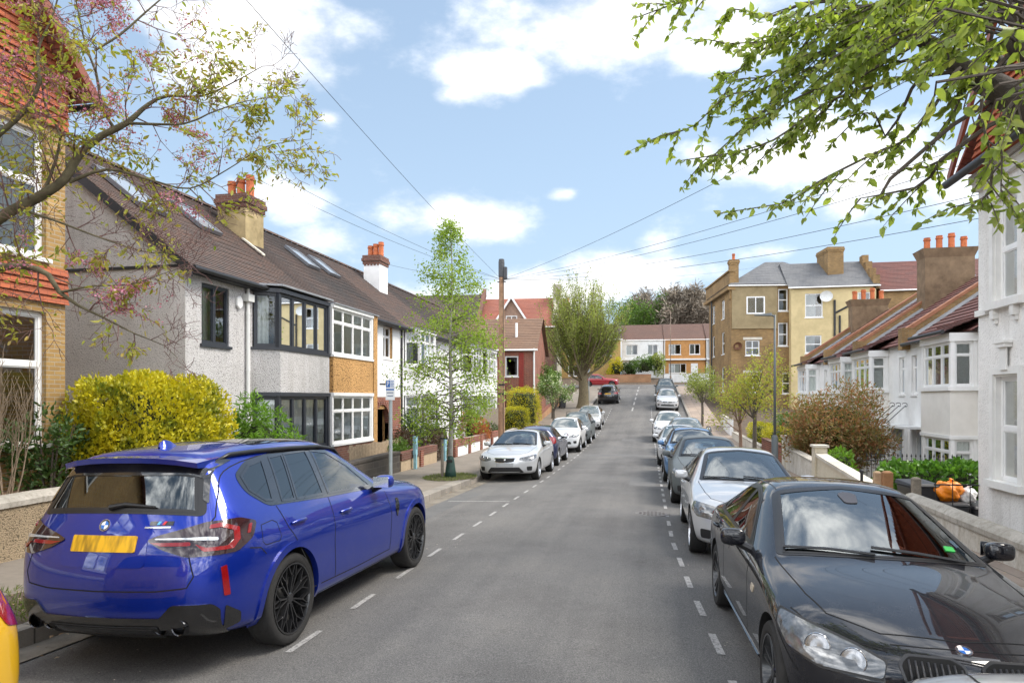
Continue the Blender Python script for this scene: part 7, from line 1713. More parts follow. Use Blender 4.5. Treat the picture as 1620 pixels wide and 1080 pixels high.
def blossom_tree():
    t = thing('blossom_tree', 'sparse ornamental tree with bronze young leaves and pink blossom in the near left garden', 'tree', (-9.35, 6.3, .5)); o = Vector(t.location); r = random.Random(5)
    limb = MB(); G = Grow(23); LP = []; LD = []; BP = []; BD = []
    A = lambda a, b, D_: at(a, b, D_) - o
    def lim(pts): 
        q = spline([(*A(a, b, d), w * .68) for a, b, d, w in pts], .12); limb.tube([a for a, _ in q], [b for _, b in q], 9, cap=False); return q
    qs = []
    limb.tube([(0, 0, -.3), (.02, .05, .6), (0, .1, 1.5), (.1, .2, 2.2)], [.17, .14, .125, .12], 12, cap=False)
    st = (0.1, .2, 2.2)
    def lim0(pts): 
        q = spline([(*st, .11)] + [(*A(a, b, d), w * .68) for a, b, d, w in pts], .12); limb.tube([a for a, _ in q], [b for _, b in q], 9, cap=False); return q
    qs.append(lim0([(-60, 400, 8.3, .10), (0, 345, 8.2, .09), (60, 312, 8.2, .085), (100, 285, 8.2, .078), (125, 245, 8.3, .07), (160, 215, 8.4, .06), (200, 195, 8.5, .052), (235, 165, 8.6, .035), (265, 152, 8.7, .026), (320, 152, 8.8, .018), (370, 130, 8.9, .012), (415, 105, 9.0, .006)]))
    qs.append(lim([(182, 205, 8.45, .03), (162, 170, 8.4, .028), (152, 115, 8.3, .022), (135, 70, 8.2, .017), (118, -10, 8.1, .01)]))
    qs.append(lim([(150, 80, 8.3, .02), (190, 55, 8.4, .02), (230, 20, 8.5, .016), (265, -10, 8.6, .01)]))
    qs.append(lim([(110, 288, 8.25, .035), (170, 268, 8.3, .024), (240, 285, 8.3, .018), (300, 298, 8.4, .014), (360, 268, 8.5, .010), (420, 232, 8.6, .007), (492, 220, 8.7, .004)]))
    qs.append(lim([(200, 195, 8.5, .03), (290, 196, 8.5, .018), (330, 180, 8.6, .013), (390, 160, 8.7, .008), (460, 152, 8.8, .004)]))
    qs.append(lim0([(-30, 430, 7.6, .07), (0, 423, 7.6, .06), (41, 421, 7.6, .05), (77, 435, 7.6, .043), (94, 462, 7.6, .036), (122, 482, 7.7, .026), (163, 502, 7.7, .018), (212, 527, 7.8, .012), (261, 547, 7.9, .007), (281, 566, 7.9, .004)]))
    qs.append(lim([(94, 462, 7.6, .022), (150, 452, 7.6, .015), (205, 450, 7.7, .010), (260, 432, 7.8, .006), (298, 420, 7.8, .004)]))
    qs.append(lim0([(-40, 250, 7.8, .06), (-5, 215, 7.8, .05), (40, 175, 7.9, .035), (62, 130, 7.9, .03), (60, 80, 8.0, .022), (85, 20, 8.1, .014), (100, -40, 8.1, .01)]))
    qs.append(lim([(70, 305, 8.2, .03), (95, 220, 8.2, .02), (72, 170, 8.1, .016), (65, 120, 8.0, .01)]))
    qs.append(lim([(30, 330, 8.2, .03), (90, 350, 8.1, .02), (170, 380, 8.0, .014), (240, 400, 8.0, .008), (290, 395, 8.0, .004)]))
    for q in qs:
        for i in range(5, len(q), 1):
            p, rad = q[i]
            if r.random() < .86:
                d = (q[i][0] - q[i - 1][0]).normalized(); s = d.orthogonal(); s.rotate(Matrix.Rotation(r.random() * 6.28, 3, d)); nd = (d * .5 + s * .8 + Vector((0, 0, .12))).normalized()
                G.branch(p, nd, r.uniform(.35, .95) * min(1, .45 + rad * 22), min(.010, rad * .5 + .003), 2, .75, .06, 5, .17, 4, .64, .0027, 1, .10)
    k0 = np.random.default_rng(9)
    pats = [(470, 222, 45), (410, 240, 55), (330, 240, 60), (300, 165, 55), (400, 160, 45), (430, 130, 40), (260, 60, 60), (320, 15, 50), (180, 100, 60), (235, 145, 45), (40, 60, 60), (20, 110, 60), (90, 110, 50), (140, 130, 40), (330, 80, 40), (160, 205, 40), (90, 235, 45), (210, 260, 45), (30, 270, 45), (240, 300, 40), (380, 270, 40),
            (275, 420, 22), (240, 470, 22), (230, 520, 20), (240, 545, 18), (275, 568, 16), (190, 430, 25), (120, 400, 28), (60, 400, 35), (20, 390, 35), (100, 470, 30), (70, 560, 40), (40, 520, 40), (110, 545, 25), (130, 350, 30), (300, 290, 30), (350, 300, 30)]
    pk = [(215, 185, 30), (300, 225, 26), (310, 228, 14), (285, 320, 16), (130, 180, 24), (70, 150, 30), (60, 20, 30), (245, 472, 14), (265, 476, 14), (225, 490, 15), (215, 500, 12), (160, 10, 30), (250, 10, 30), (170, 45, 30), (150, 420, 18), (130, 300, 14), (100, 440, 16), (240, 180, 25), (275, 165, 20)]
    axis = Vector((-math.sin(PSI), math.cos(PSI), 0))
    def near(p, C):          # how deep a twig tip lies inside the leafy or flowering patches of the crown
        b_ = 0
        for c, rad in C:
            v = p - c; dz = v.dot(axis); q = (v - axis * dz).length_squared / rad ** 2 + (dz / 1.6) ** 2; b_ = max(b_, math.exp(-q))
        return b_
    CL = [(A(a, b, 8.3), c * 1.05 * 8.3 / 1080) for a, b, c in pats]; CP = [(A(a, b, 8.3), c * .85 * 8.3 / 1080) for a, b, c in pk]
    for p, d in G.tips:
        wl = near(p, CL); wp = near(p, CP)
        for _ in range(5):
            if r.random() < wl * .22: LP.append(p + Vector((r.gauss(0, .03), r.gauss(0, .03), r.gauss(0, .02)))); LD.append(d * .7 + Vector((r.gauss(0, .4), r.gauss(0, .4), r.uniform(-.9, .1))))
        if r.random() < wp * 1.2:
            for _ in range(8): BP.append(p + Vector((r.gauss(0, .035), r.gauss(0, .035), r.gauss(0, .03)))); BD.append(Vector((r.gauss(0, 1), r.gauss(0, 1), r.gauss(0, 1))))
    limb.build('limbs', M('mossy_bark', (.11, .095, .055), .95, .45, 9, .9, 45), t, smooth=True); G.mb.build('twigs', M('red_brown_twig', (.15, .085, .075), .9, .3, 20), t)
    leaf_mesh('leaves', [tuple(p) for p in LP], [tuple(d) for d in LD], .075, lf_young, t, ovate=True, wid=.45, seed=4, scatter=.15)
    leaf_mesh('blossom', [tuple(p) for p in BP], [tuple(d) for d in BD], .026, lf_pink, t, wid=.9, seed=5)
    return t
spray_tree(); blossom_tree()
# ------------------------------------------------------------------ garden walls, fences, hedges
def garden_wall(name, label, x0, x1, y0, y1, top0, top1, mat, coping=None, cmat=None, base=None, cat='garden wall', group=None, seg=1.0, peak=False, piers=None):
    """wall along the street; top0/top1 absolute heights at its ends"""
    t = thing(name, label, cat, ((x0 + x1) / 2, y0, g(y0)), group=group); n = max(1, int(abs(y1 - y0) / seg)); m = MB(); c = MB(); rr = random.Random(int(y0 * 10))
    Y = [y0 + (y1 - y0) * i / n for i in range(n + 1)]; Tp = [top0 + (top1 - top0) * i / n + rr.uniform(-.008, .008) for i in range(n + 1)]
    for i in range(n):
        b0, b1 = g(Y[i]) - .3, g(Y[i + 1]) - .3
        m.hexa([(x0, Y[i], b0), (x1, Y[i], b0), (x1, Y[i + 1], b1), (x0, Y[i + 1], b1), (x0, Y[i], Tp[i]), (x1, Y[i], Tp[i]), (x1, Y[i + 1], Tp[i + 1]), (x0, Y[i + 1], Tp[i + 1])])
        if coping:
            e, h = coping; xm = (x0 + x1) / 2
            if peak:
                for q in range(4):
                    pass
                A_ = [(x0 - e, 0), (x0 - e, h * .45), (x0 + .3 * (xm - x0), h * .85), (xm, h), (x1 - .3 * (x1 - xm), h * .85), (x1 + e, h * .45), (x1 + e, 0)]
                c.add([(x, Y[i], Tp[i] + z) for x, z in A_] + [(x, Y[i + 1], Tp[i + 1] + z) for x, z in A_], [(k, k + 1, k + 8, k + 7) for k in range(6)] + ([tuple(range(7))] if i == 0 else []) + ([tuple(range(13, 6, -1))] if i == n - 1 else []))
            else: c.hexa([(x0 - e, Y[i], Tp[i]), (x1 + e, Y[i], Tp[i]), (x1 + e, Y[i + 1] - .006, Tp[i + 1]), (x0 - e, Y[i + 1] - .006, Tp[i + 1]), (x0 - e, Y[i], Tp[i] + h), (x1 + e, Y[i], Tp[i] + h), (x1 + e, Y[i + 1] - .006, Tp[i + 1] + h), (x0 - e, Y[i + 1] - .006, Tp[i + 1] + h)])
    o = m.build('wall_panel', mat, t); inv = Matrix.Translation(-t.location); o.matrix_parent_inverse = inv
    if coping: c.build('coping', cmat or mat, t, smooth=peak, angle=35).matrix_parent_inverse = inv
    if piers:
        for (py, w, h, mt, cp) in piers:
            q = MB(); zt = top0 + (top1 - top0) * (py - y0) / (y1 - y0) + h; q.box(WORLD, x0 - .06, x1 + .06, py - w / 2, py + w / 2, g(py) - .3, zt); po = q.build('pier', mt, t); po.matrix_parent_inverse = inv
            if cp: q = MB(); q.box(WORLD, x0 - .10, x1 + .10, py - w / 2 - .04, py + w / 2 + .04, zt, zt + .06); q.build('pier_cap', cp, po)
    return t
def stained(name, c, c2, k=1.0):
    """render or mortar with algae and run-off stains of their own shape"""
    n = NT(name); s1 = n.ramp(n.noise(1.6, 9, .72), [(.42, (0, 0, 0)), (.68, (1, 1, 1))]); s2 = n.ramp(n.noise(3.2, 8, .7, n.map((3, 3, .5))), [(.45, (0, 0, 0)), (.70, (1, 1, 1))])
    col = n.mix(n.math('MULTIPLY', n.math('MAXIMUM', s1, s2), .8 * k), c, c2); col = n.mix(n.math('MULTIPLY', n.ramp(n.noise(22, 6, .7), [(.5, (0, 0, 0)), (.75, (1, 1, 1))]), .5), col, tuple(x * .55 for x in c2)); n.base(col); n.p(rough=.92); n.bump(n.noise(26, 7, .7), .6, .012); return n.m
rough_wall = pebble('old_roughcast_wall', (.40, .31, .20), (.12, .095, .06), 60, 1.0); white_stained = stained('stained_white_render', (.66, .63, .57), (.34, .28, .19)); cream_wall = stained('cream_wall_render', (.62, .56, .44), (.42, .36, .25), .6)
mortar_cap = stained('mortar_coping', (.50, .46, .40), (.20, .18, .14)); beige_panel = stained('beige_render_panel', (.47, .36, .24), (.30, .23, .15), .6)
stone_dark = brick('dark_stone_wall', (.10, .085, .07), (.065, .055, .05), (.15, .135, .12), .4, .18)
garden_wall('garden_wall', 'low rough rendered wall with rounded mortar top at the left edge, behind the blue car', -8.2, -7.92, -4, 9.7, .66, .62, rough_wall, (.03, .15), mortar_cap, peak=True)
m = MB(); m.box(WORLD, -13, -8.2, -4, 9.9, -.2, .55); tag(m.build('garden_bed', M('leaf_litter_soil', (.13, .085, .055), .95, .55, 14, 1.0, 60, c2=(.26, .16, .10)), bevel=.02), kind='structure')
garden_wall('garden_wall', 'dark stone garden wall in front of the brown pebbledash house', -8.05, -7.8, 9.9, 20.5, .16, .26, stone_dark, (.03, .07), stone_dark)
garden_wall('garden_wall', 'beige panelled garden wall with brown brick coping beside the blue gate posts', -8.02, -7.8, 20.6, 24.3, .02, .05, beige_panel, (.03, .24), br_dark, piers=[(22.5, .3, .18, br_red, None)])
garden_wall('garden_wall', 'white panelled garden wall with red brick piers behind the birch', -8.0, -7.8, 26.6, 35.2, .02, .06, render_white, (.03, .26), br_red, piers=[(26.75, .34, .30, br_red, None), (28.9, .3, .27, br_red, None), (31.0, .3, .27, br_red, None), (33.2, .34, .30, br_red, None)])
garden_wall('garden_wall', 'pale low garden wall under the yellow hedge beyond the telegraph pole', -8.0, -7.8, 36.0, 44.0, .05, .38, render_pale, (.03, .07), mortar_cap)
garden_wall('garden_wall', 'orange brick wall climbing beside the pavement towards the big street tree', -8.1, -7.85, 47.5, 61, .62, 2.25, brick('orange_brick', (.50, .26, .12), (.42, .20, .09), (.42, .34, .26)), (.03, .07), br_red)
def picket(label, x, y0, y1, top, mat, w=.09, gap=.022):
    t = thing('picket_fence', label, 'fence', (x, y0, g(y0))); inv = Matrix.Translation(-t.location); m = MB(); y = y0; r = random.Random(2)
    while y < y1: h = top + r.uniform(-.03, .03); m.box(WORLD, x - .012, x + .012, y, y + w, g(y) - .2, h); y += w + gap
    m.build('pickets', mat, t).matrix_parent_inverse = inv
    m = MB(); 
    for z in (top - .18, top - .6): m.box(WORLD, x - .05, x - .013, y0, y1, z, z + .07)
    m.build('rails', mat, t).matrix_parent_inverse = inv; return t
picket('weathered picket fence of pale boards below the brown pebbledash house', -8.5, 18.3, 22.2, .62, M('weathered_wood', (.40, .30, .20), .9, .3, 14, .4, 40))
picket('tall grey board fence behind the telegraph pole', -8.6, 34.6, 40.2, 1.45, M('grey_boards', (.24, .20, .155), .9, .3, 14, .4, 40), .13, .012)
pale_blue = M('pale_blue_paint', (.28, .52, .60), .6, .12, 8, dirt=.3)
for i, (px, py, y, h, lab) in enumerate(((645, 672, 21.6, 1.05, 'pale blue wooden gate post with a slot, nearer of the two'), (691, 700, 24.9, .85, 'pale blue wooden gate post beside the garden gap, farther of the two'))):
    t = thing('gate_post', lab, 'post', (-7.68, y, g(y) + .12)); m = MB(); m.box(WORLD, -.05, .05, -.05, .05, 0, h * .45); m.box(WORLD, -.05, .05, -.09, .09, h * .45, h); m.box(WORLD, -.06, .06, -.10, .10, h, h + .03); m.build('post', pale_blue, t)
    k = MB(); k.box(WORLD, .051, .055, -.02, .02, h * .62, h * .78); k.build('slot', under_m, t)
# right side walls
garden_wall('garden_wall', 'stained white rendered wall with rounded top before the tall villa on the right', 4.42, 4.66, -3, 13.3, .16, .17, white_stained, (.03, .16), mortar_cap, peak=True)
garden_wall('garden_wall', 'cream rendered wall with sloping coping stone and square pillar, right of the red bush', 4.42, 4.62, 14.95, 19.8, .12, .42, cream_wall, (.05, .08), render_pale, piers=[(20.0, .36, .24, cream_wall, render_pale)])
garden_wall('garden_wall', 'white rendered wall with tall end pillar in front of the red bush', 4.42, 4.62, 20.4, 24.4, .22, .34, white_stained, (.03, .05), mortar_cap, piers=[(24.4, .40, .36, render_pale, render_pale)])
garden_wall('garden_wall', 'red brick garden wall below the yellow hedge on the right', 4.45, 4.65, 25.2, 29.5, .30, .33, br_red, (.02, .06), br_dark)
garden_wall('garden_wall', 'low pale kerb wall under the yellow hedge on the right', 4.45, 4.65, 29.8, 40, -.02, .1, render_pale, (.02, .05), mortar_cap)
garden_wall('garden_wall', 'white rendered wall beyond the yellow hedge on the right', 4.5, 4.7, 41.5, 47, .75, .9, render_white, (.02, .05), mortar_cap)
# top of the street
garden_wall('garden_wall', 'orange brick retaining wall facing down the street at the top junction', -6.0, .0, 88.5, 89.0, 5.0, 5.0, brick('orange_brick', (.50, .26, .12), (.42, .20, .09), (.42, .34, .26)), (.03, .08), copper_tile, seg=.5)
garden_wall('garden_wall', 'white rendered retaining wall with steps at the top junction', 1.6, 9, 88.5, 89.0, 5.1, 5.1, render_white, (.03, .08), mortar_cap, seg=.5)
tim = M('brown_timber', (.30, .15, .065), .8, .3, 12, .3, 40); tim2 = M('pale_timber', (.45, .31, .19), .85, .3, 12, .3, 40); tim3 = M('grey_timber', (.22, .19, .15), .9, .3, 12, .4, 40)
for x, y, w, h, mt, lab in ((4.55, 14.62, .17, .78, tim, 'brown timber gate post between the cream wall and the dark bin'), (4.42, 14.80, .13, .76, tim2, 'pale timber post against the end of the cream wall'), (4.85, 14.0, .14, .72, tim3, 'grey weathered wooden post at the end of the stained white wall')):
    t = thing('timber_post', lab, 'post', (x, y, g(y) + .1)); m = MB(); m.box(WORLD, -w / 2, w / 2, -w / 2, w / 2, -.2, h); m.build('post', mt, t, bevel=.012)
    q = MB(); q.hexa([(-w / 2, -w / 2, h), (w / 2, -w / 2, h), (w / 2, w / 2, h), (-w / 2, w / 2, h), (-w * .3, -w * .3, h + .03), (w * .3, -w * .3, h + .03), (w * .3, w * .3, h + .03), (-w * .3, w * .3, h + .03)]); q.build('post_top', mt, t)
def railing(label, F, u0, u1, z0, z1, name='iron_railing', spear=True, step=.11):
    t = thing(name, label, 'railing', F.p(u0, 0, z0)); inv = Matrix.Translation(-t.location); m = MB(); u = u0; b = MB()
    while u < u1:
        m.tube([F.p(u, 0, z0), F.p(u, 0, z1)], .009, 5)
        if spear: m.lathe([(.006, 0), (.022, .03), (.001, .11)], F.p(u, 0, z1), (0, 0, 1), 6)
        u += step
    m.build('bars', iron, t).matrix_parent_inverse = inv
    for z in (z0 + .12, z1 - .10): b.box(F, u0 - .02, u1 + .02, -.018, .018, z - .012, z + .012)
    b.build('rails', iron, t).matrix_parent_inverse = inv; return t
railing('black iron railing with spear tops in front of the white terrace', Fr((5.75, 20.1, 0), (1, 0), (0, -1, 0)), 0, 2.4, -1.0, .42)
railing('thin black wire fence in front of the orange refuse bag', Fr((5.25, 14.2, 0), (1, .04), (0, -1, 0)), 0, 1.15, -.5, .48, 'wire_fence', False, .30)
t = thing('iron_post', 'slim black iron post by the sloping cream wall', 'post', (4.36, 15.6, g(15.6))); m = MB(); m.tube([(0, 0, 0), (0, 0, .78)], .03, 8); m.build('shaft', iron, t); m = MB(); m.lathe([(.03, .78), (.045, .80), (.04, .84), (.001, .87)], (0, 0, 0), (0, 0, 1), 10); m.build('finial', iron, t)
def wheelie(label, x, y, z, rz, mat, group='wheeled refuse bins'):
    t = thing('wheeled_bin', label, 'bin', (x, y, z), rz, group=group); m = MB()
    m.hexa([(-.22, -.24, .06), (.22, -.24, .06), (.22, .24, .06), (-.22, .24, .06), (-.28, -.30, .98), (.28, -.30, .98), (.28, .32, .98), (-.28, .32, .98)]); m.build('bin_body', mat, t, bevel=.03)
    l = MB(); l.hexa([(-.30, -.34, .985), (.30, -.34, .985), (.30, .36, .985), (-.30, .36, .985), (-.27, -.30, 1.04), (.27, -.30, 1.04), (.27, .36, 1.07), (-.27, .36, 1.07)]); l.build('lid', mat, t, bevel=.015)
    w = MB()
    for s in (-1, 1): w.lathe([(.10, -.03), (.10, .03)], (s * .24, .26, .10), (1, 0, 0), 16, cap=True)
    w.build('wheels', tyre_m, t); h = MB(); h.tube([(-.2, .38, .96), (.2, .38, .96)], .016, 6); h.build('handle', mat, t); return t
bin_m = M('charcoal_plastic', (.022, .023, .027), .5, .2, 10)
wheelie('charcoal wheeled bin between the two timber posts', 5.25, 15.05, -.72, .1, bin_m); wheelie('black wheeled bin under the white bag beside the villa wall', 5.72, 14.85, -1.05, -.1, bin_m); wheelie('black wheeled bin tight against the villa corner', 6.32, 15.0, -1.12, .2, bin_m); wheelie('black wheeled bin on the far pavement beside the big street tree', -7.3, 57.2, g(57.2) + .12, .3, bin_m)
def bag(name, label, ctr, rad, mat, seed):
    t = thing(name, label, 'bag', ctr); bm = bmesh.new(); bmesh.ops.create_icosphere(bm, subdivisions=4, radius=1); r = random.Random(seed); ph = [r.random() * 6 for _ in range(6)]
    for v in bm.verts:
        c = v.co.copy(); k = 1 + .05 * math.sin(c.x * 23 + c.y * 11 + c.z * 13) + .09 * math.sin(c.x * 7 + ph[0] + c.z * 4) + .05 * math.sin(c.y * 9 + ph[1] - c.z * 6) + .03 * math.sin(c.z * 17 + c.x * 9 + ph[2])
        z = c.z; z = min(z, .62 + .2 * z) if z > .5 else z; f = 1; v.co = Vector((c.x * rad[0] * k * f, c.y * rad[1] * k * f, (z * rad[2] * k) + rad[2] * .9))
    me = bpy.data.meshes.new('bag_body'); bm.to_mesh(me); bm.free(); me.materials.append(mat); me.polygons.foreach_set('use_smooth', [True] * len(me.polygons)); o = bpy.data.objects.new('bag_body', me); COL.objects.link(o); o.parent = t
    m = MB(); m.lathe([(.05, -.02), (.02, .03), (.045, .07), (.01, .08)], (.05, 0, rad[2] * 1.72), (.4, -.3, 1), 7); m.build('knot', mat, t)
bag('refuse_bag', 'bright orange refuse bag on top of a black bin', (5.70, 14.85, .0), (.26, .22, .21), M('orange_plastic', (.85, .25, .012), .4, .25, 9, .5, 14), 1)
bag('refuse_bag', 'white plastic bag leaning beside the orange one', (6.05, 14.95, -.06), (.20, .2, .17), M('white_plastic', (.72, .71, .69), .4, .1, 9, .5, 14), 2)
# hedges and shrubs
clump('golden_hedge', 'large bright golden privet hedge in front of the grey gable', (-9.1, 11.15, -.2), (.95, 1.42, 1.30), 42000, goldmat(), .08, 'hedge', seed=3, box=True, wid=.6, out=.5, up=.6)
clump('bamboo_shrub', 'rounded bright green bamboo shrub beside the golden hedge', (-8.68, 13.95, -.2), (.82, .85, 1.08), 5200, lf_bamboo, .17, 'shrub', seed=4, wid=.2, lumps=20, up=-.25)
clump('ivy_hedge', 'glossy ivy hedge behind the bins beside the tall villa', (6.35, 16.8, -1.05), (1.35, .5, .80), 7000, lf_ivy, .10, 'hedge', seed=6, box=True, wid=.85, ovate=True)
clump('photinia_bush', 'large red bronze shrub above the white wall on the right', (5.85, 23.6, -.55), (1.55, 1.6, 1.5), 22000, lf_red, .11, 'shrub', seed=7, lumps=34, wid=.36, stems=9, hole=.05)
clump('green_shrub', 'bright green leafy shrub at the foot of the red bush', (5.3, 20.9, -.25), (.5, .6, .40), 1500, lf_bamboo, .12, 'shrub', seed=8, wid=.5)
for i, (x, y, rx0, ry0, rz0, lab) in enumerate(((5.25, 30.2, .55, 1.5, .60, 'clipped golden hedge above the red brick wall on the right'), (5.2, 34.6, .5, 1.9, .62, 'clipped golden hedge between the two slim street trees on the right'))):
    clump('golden_hedge', lab, (x, y, -.40), (rx0, ry0, rz0), 6000, goldmat(), .06, 'hedge', seed=20 + i, box=True, wid=.6)
clump('green_hedge', 'dark green hedge behind the golden hedge on the right', (6.6, 32.5, -.6), (.8, 4.5, .95), 7000, lf_green, .09, 'hedge', seed=25, box=True)
clump('golden_hedge', 'rounded golden hedge beyond the telegraph pole, below the clipped topiary', (-8.0, 40.6, -.1), (.75, 1.1, .80), 5000, goldmat(), .07, 'hedge', seed=31, box=True, wid=.6)
clump('topiary', 'tall clipped dark green and yellow bush above the golden hedge', (-8.15, 44.0, .0), (1.05, 1.3, 1.35), 7500, goldmat(), .075, 'shrub', seed=32, box=True, wid=.6, stems=4)
clump('red_shrub', 'copper red shrub over the white wall left of the telegraph pole', (-8.45, 32.3, -.45), (.85, 1.1, .90), 4500, leafmat('copper_leaf', [(.42, .14, .04), (.34, .10, .03), (.50, .20, .07), (.24, .10, .03)], .25), .09, 'shrub', seed=33, wid=.4)
for i, (x, y, a, b, c, mt, lab) in enumerate(((-8.7, 23.6, .7, .9, .75, lf_purple, 'dark purple leaved shrub behind the beige wall'), (-8.6, 26.0, .6, .9, .95, lf_purple, 'taller dark bronze shrub beside the birch'), (-8.5, 22.0, .5, .9, .5, lf_green, 'low bright green bush behind the pale blue post'), (-8.9, 28.0, .7, 1.0, .85, lf_green, 'leafy green shrub behind the birch trunk'),
                                               (-9.0, 24.9, .5, .7, 1.15, lf_dark, 'upright dark evergreen shrub beside the brick porch'), (-8.5, 34.9, .5, .8, .55, lf_dark, 'dark green bush at the foot of the telegraph pole'), (-8.9, 37.5, .6, 1.0, .6, lf_dark, 'dark evergreen bush in front of the board fence'))):
    clump('garden_shrub', lab, (x, y, g(y)), (a, b, c), 2600, mt, .085, 'shrub', seed=40 + i, wid=.5, stems=3, hole=.3, core=i in (2, 3, 5, 6))
clump('bramble_shrub', 'dark leafy bush beside the golden hedge under the ornamental tree', (-9.55, 9.3, .45), (.55, .65, .75), 1300, lf_dark, .10, 'shrub', seed=50, wid=.5, core=False, stems=8, hole=.2, ovate=True)
clump('ground_ivy', 'small low green plant on the near left garden wall bed', (-8.75, 7.4, .5), (.22, .25, .14), 260, lf_green, .09, 'plant', seed=51, core=False)
for i, (x, y, h, lab) in enumerate(((-9.0, 7.55, 1.75, 'leafless many stemmed shrub at the left edge in the raised bed'), (-9.25, 8.25, 1.5, 'leafless many stemmed shrub next to the golden hedge'))):
    t = thing('bare_shrub', lab, 'shrub', (x, y, .5), group=None); G = Grow(60 + i)
    for k in range(15):
        a = G.r.random() * 6.28; q = G.r.uniform(.05, .30); G.branch((math.cos(a) * q * .5, math.sin(a) * q * .5, -.05), (math.cos(a) * q * 1.5, math.sin(a) * q * 1.5, 1), h * G.r.uniform(.7, 1.05), .013, 2, .40, .35, 4, .09, 5, .5, .0025, 0, .3)
    G.mb.build('stems', twig_pale, t)
for i, (x, y, z, a, c, mt, lab) in enumerate(((-.6, 91, 4.8, 1.6, 1.5, lf_green, 'bushy green shrub above the orange retaining wall'), (-4.6, 91.5, 4.7, 1.1, 1.3, goldmat(), 'golden shrub above the retaining wall at the top junction'), (-2.8, 92, 4.7, 1.2, 1.2, lf_dark, 'dark conical evergreen at the top junction'), (.9, 90.8, 4.8, 1.0, 1.7, lf_willow, 'grey green bush in front of the white house at the top'))):
    clump('garden_shrub', lab, (x, y, z), (a, 1.0, c), 1800, mt, .22, 'shrub', seed=70 + i)
# street trees
def big(name, label, x, y, *a, **k): return tree(name, label, (x, y, g(y) + .12), *a, **k)
big('birch_tree', 'slender young birch with bright fresh leaves on the left pavement', -5.75, 19.3, 7.6, .075, lf_birch, .075, 3, bark_birch, 3, 6, .62, .10, .30, 2.0, None, 0, -.5, 81) if False else None
def birch():
    t = thing('birch_tree', 'slender young birch with bright fresh leaves on the left pavement', 'tree', (-5.8, 19.3, g(19.3) + .12)); G = Grow(81); r = G.r
    path = spline([(0, 0, -.1, .085), (.02, .03, .8, .07), (.05, 0, 2.2, .058), (0, .05, 4.0, .04), (.06, .05, 5.6, .022), (.03, .02, 7.35, .005)], .1); m = MB(); m.tube([p for p, _ in path], [q for _, q in path], 10, cap=False); m.build('trunk', bark_birch, t, smooth=True)
    for i, (p, q) in enumerate(path):
        if p.z < 1.3 or i % 1: continue
        f = (p.z - 1.3) / 6.0; env = 1.85 * min(1, (f + .16) * 2.6) * max(0, 1 - f) ** .7 + .12
        for _ in range(3 if f < .8 else 2):
            if r.random() < .75:
                a = r.random() * 6.28; G.branch(p, (math.cos(a), math.sin(a), r.uniform(.05, .75)), env * r.uniform(.55, 1.1), max(.006, q * .35), 1, .6, -.22, 4, .12, 5, .5, .003, 1, .2)
    G.mb.build('branches', twig_m, t); P, D = G.leafpts(6, .11, -.6); leaf_mesh('crown', P, D, .072, lf_birch, t, wid=.75, seed=2)
    return t
birch()
t = thing('tree_stake', 'brown wooden stake tied to the birch trunk', 'stake', (-5.95, 19.05, g(19) + .12)); m = MB(); m.tube([(0, 0, -.1), (0, 0, 1.25)], .045, 8); m.build('stake', tim3, t); m = MB(); m.box(WORLD, -.06, .16, -.05, .05, 1.12, 1.17); m.build('tie', iron, t)
t = thing('watering_bag', 'dark green watering bag hanging at the foot of the birch', 'watering bag', (-5.72, 19.12, g(19) + .12)); m = MB(); m.lathe([(.08, .62), (.11, .5), (.15, .2), (.17, .03), (.12, 0), (.0, 0)], (0, 0, 0), (0, 0, 1), 12); m.build('bag_body', M('dark_green_tarpaulin', (.012, .045, .035), .5, .3, 8, .6, 12), t, smooth=True); m = MB(); m.box(WORLD, -.09, .09, -.125, -.115, .45, .53); m.build('strap', iron, t)
def pollard():
    t = thing('street_tree', 'big upright street tree with dense olive shoots from a thick trunk on the left', 'tree', (-5.6, 57.5, g(57.5) + .12)); G = Grow(91); r = G.r
    p = spline([(0, 0, -.2, .75), (0, 0, .3, .50), (.05, 0, 1.2, .42), (0, .05, 2.4, .38), (0, 0, 3.2, .30), (.05, 0, 4.2, .16)], .2); m = MB(); m.tube([a for a, _ in p], [b for _, b in p], 14, cap=False); m.build('trunk', bark_olive, t, smooth=True)
    for i in range(26):
        a = 6.283 * (i * .618 % 1); el = R(r.uniform(24, 86)); L0 = r.uniform(2.6, 4.0); d = Vector((math.cos(a) * math.cos(el), math.sin(a) * math.cos(el), math.sin(el))); b = Vector((0, 0, r.uniform(1.9, 3.9)))
        q = spline([(*b, .11), (*(b + d * L0 * .5), .08), (*(b + d * L0 + Vector((0, 0, .5))), .05)], .3); G.mb.tube([x for x, _ in q], [y for _, y in q], 7, cap=False)
        for k in range(13):
            t0 = r.uniform(.3, 1); o = q[int(t0 * (len(q) - 1))][0]; aa = r.random() * 6.28; h = r.uniform(2.4, 5.6) * (1 - .38 * math.cos(el)); G.branch(o, (math.cos(aa) * .35 + d.x * .75, math.sin(aa) * .35 + d.y * .75, 1.0), h, .026, 1, .32, .22, 4, .06, 5, .30, .011, 1, .1)
    G.mb.build('branches', bark_olive, t, smooth=True); P, D = G.leafpts(4, .16, .2); leaf_mesh('crown', P, D, .15, lf_willow, t, wid=.5, seed=3); return t
pollard()
big('street_tree', 'small blossoming street tree beyond the parked dark car on the left', -5.7, 40.5, 4.3, .075, lf_green, .10, 4, bark_grey, 3, 5, .6, .15, .38, 1.5, 'small street trees', 6, -.1, 95, blossom=(lf_blossom, 2, .09))
big('street_tree', 'small leafy street tree behind the topiary on the left', -7.2, 50.5, 4.6, .08, lf_green, .13, 5, bark_grey, 3, 5, .6, .12, .35, 1.7, 'small street trees', 6, -.1, 97)
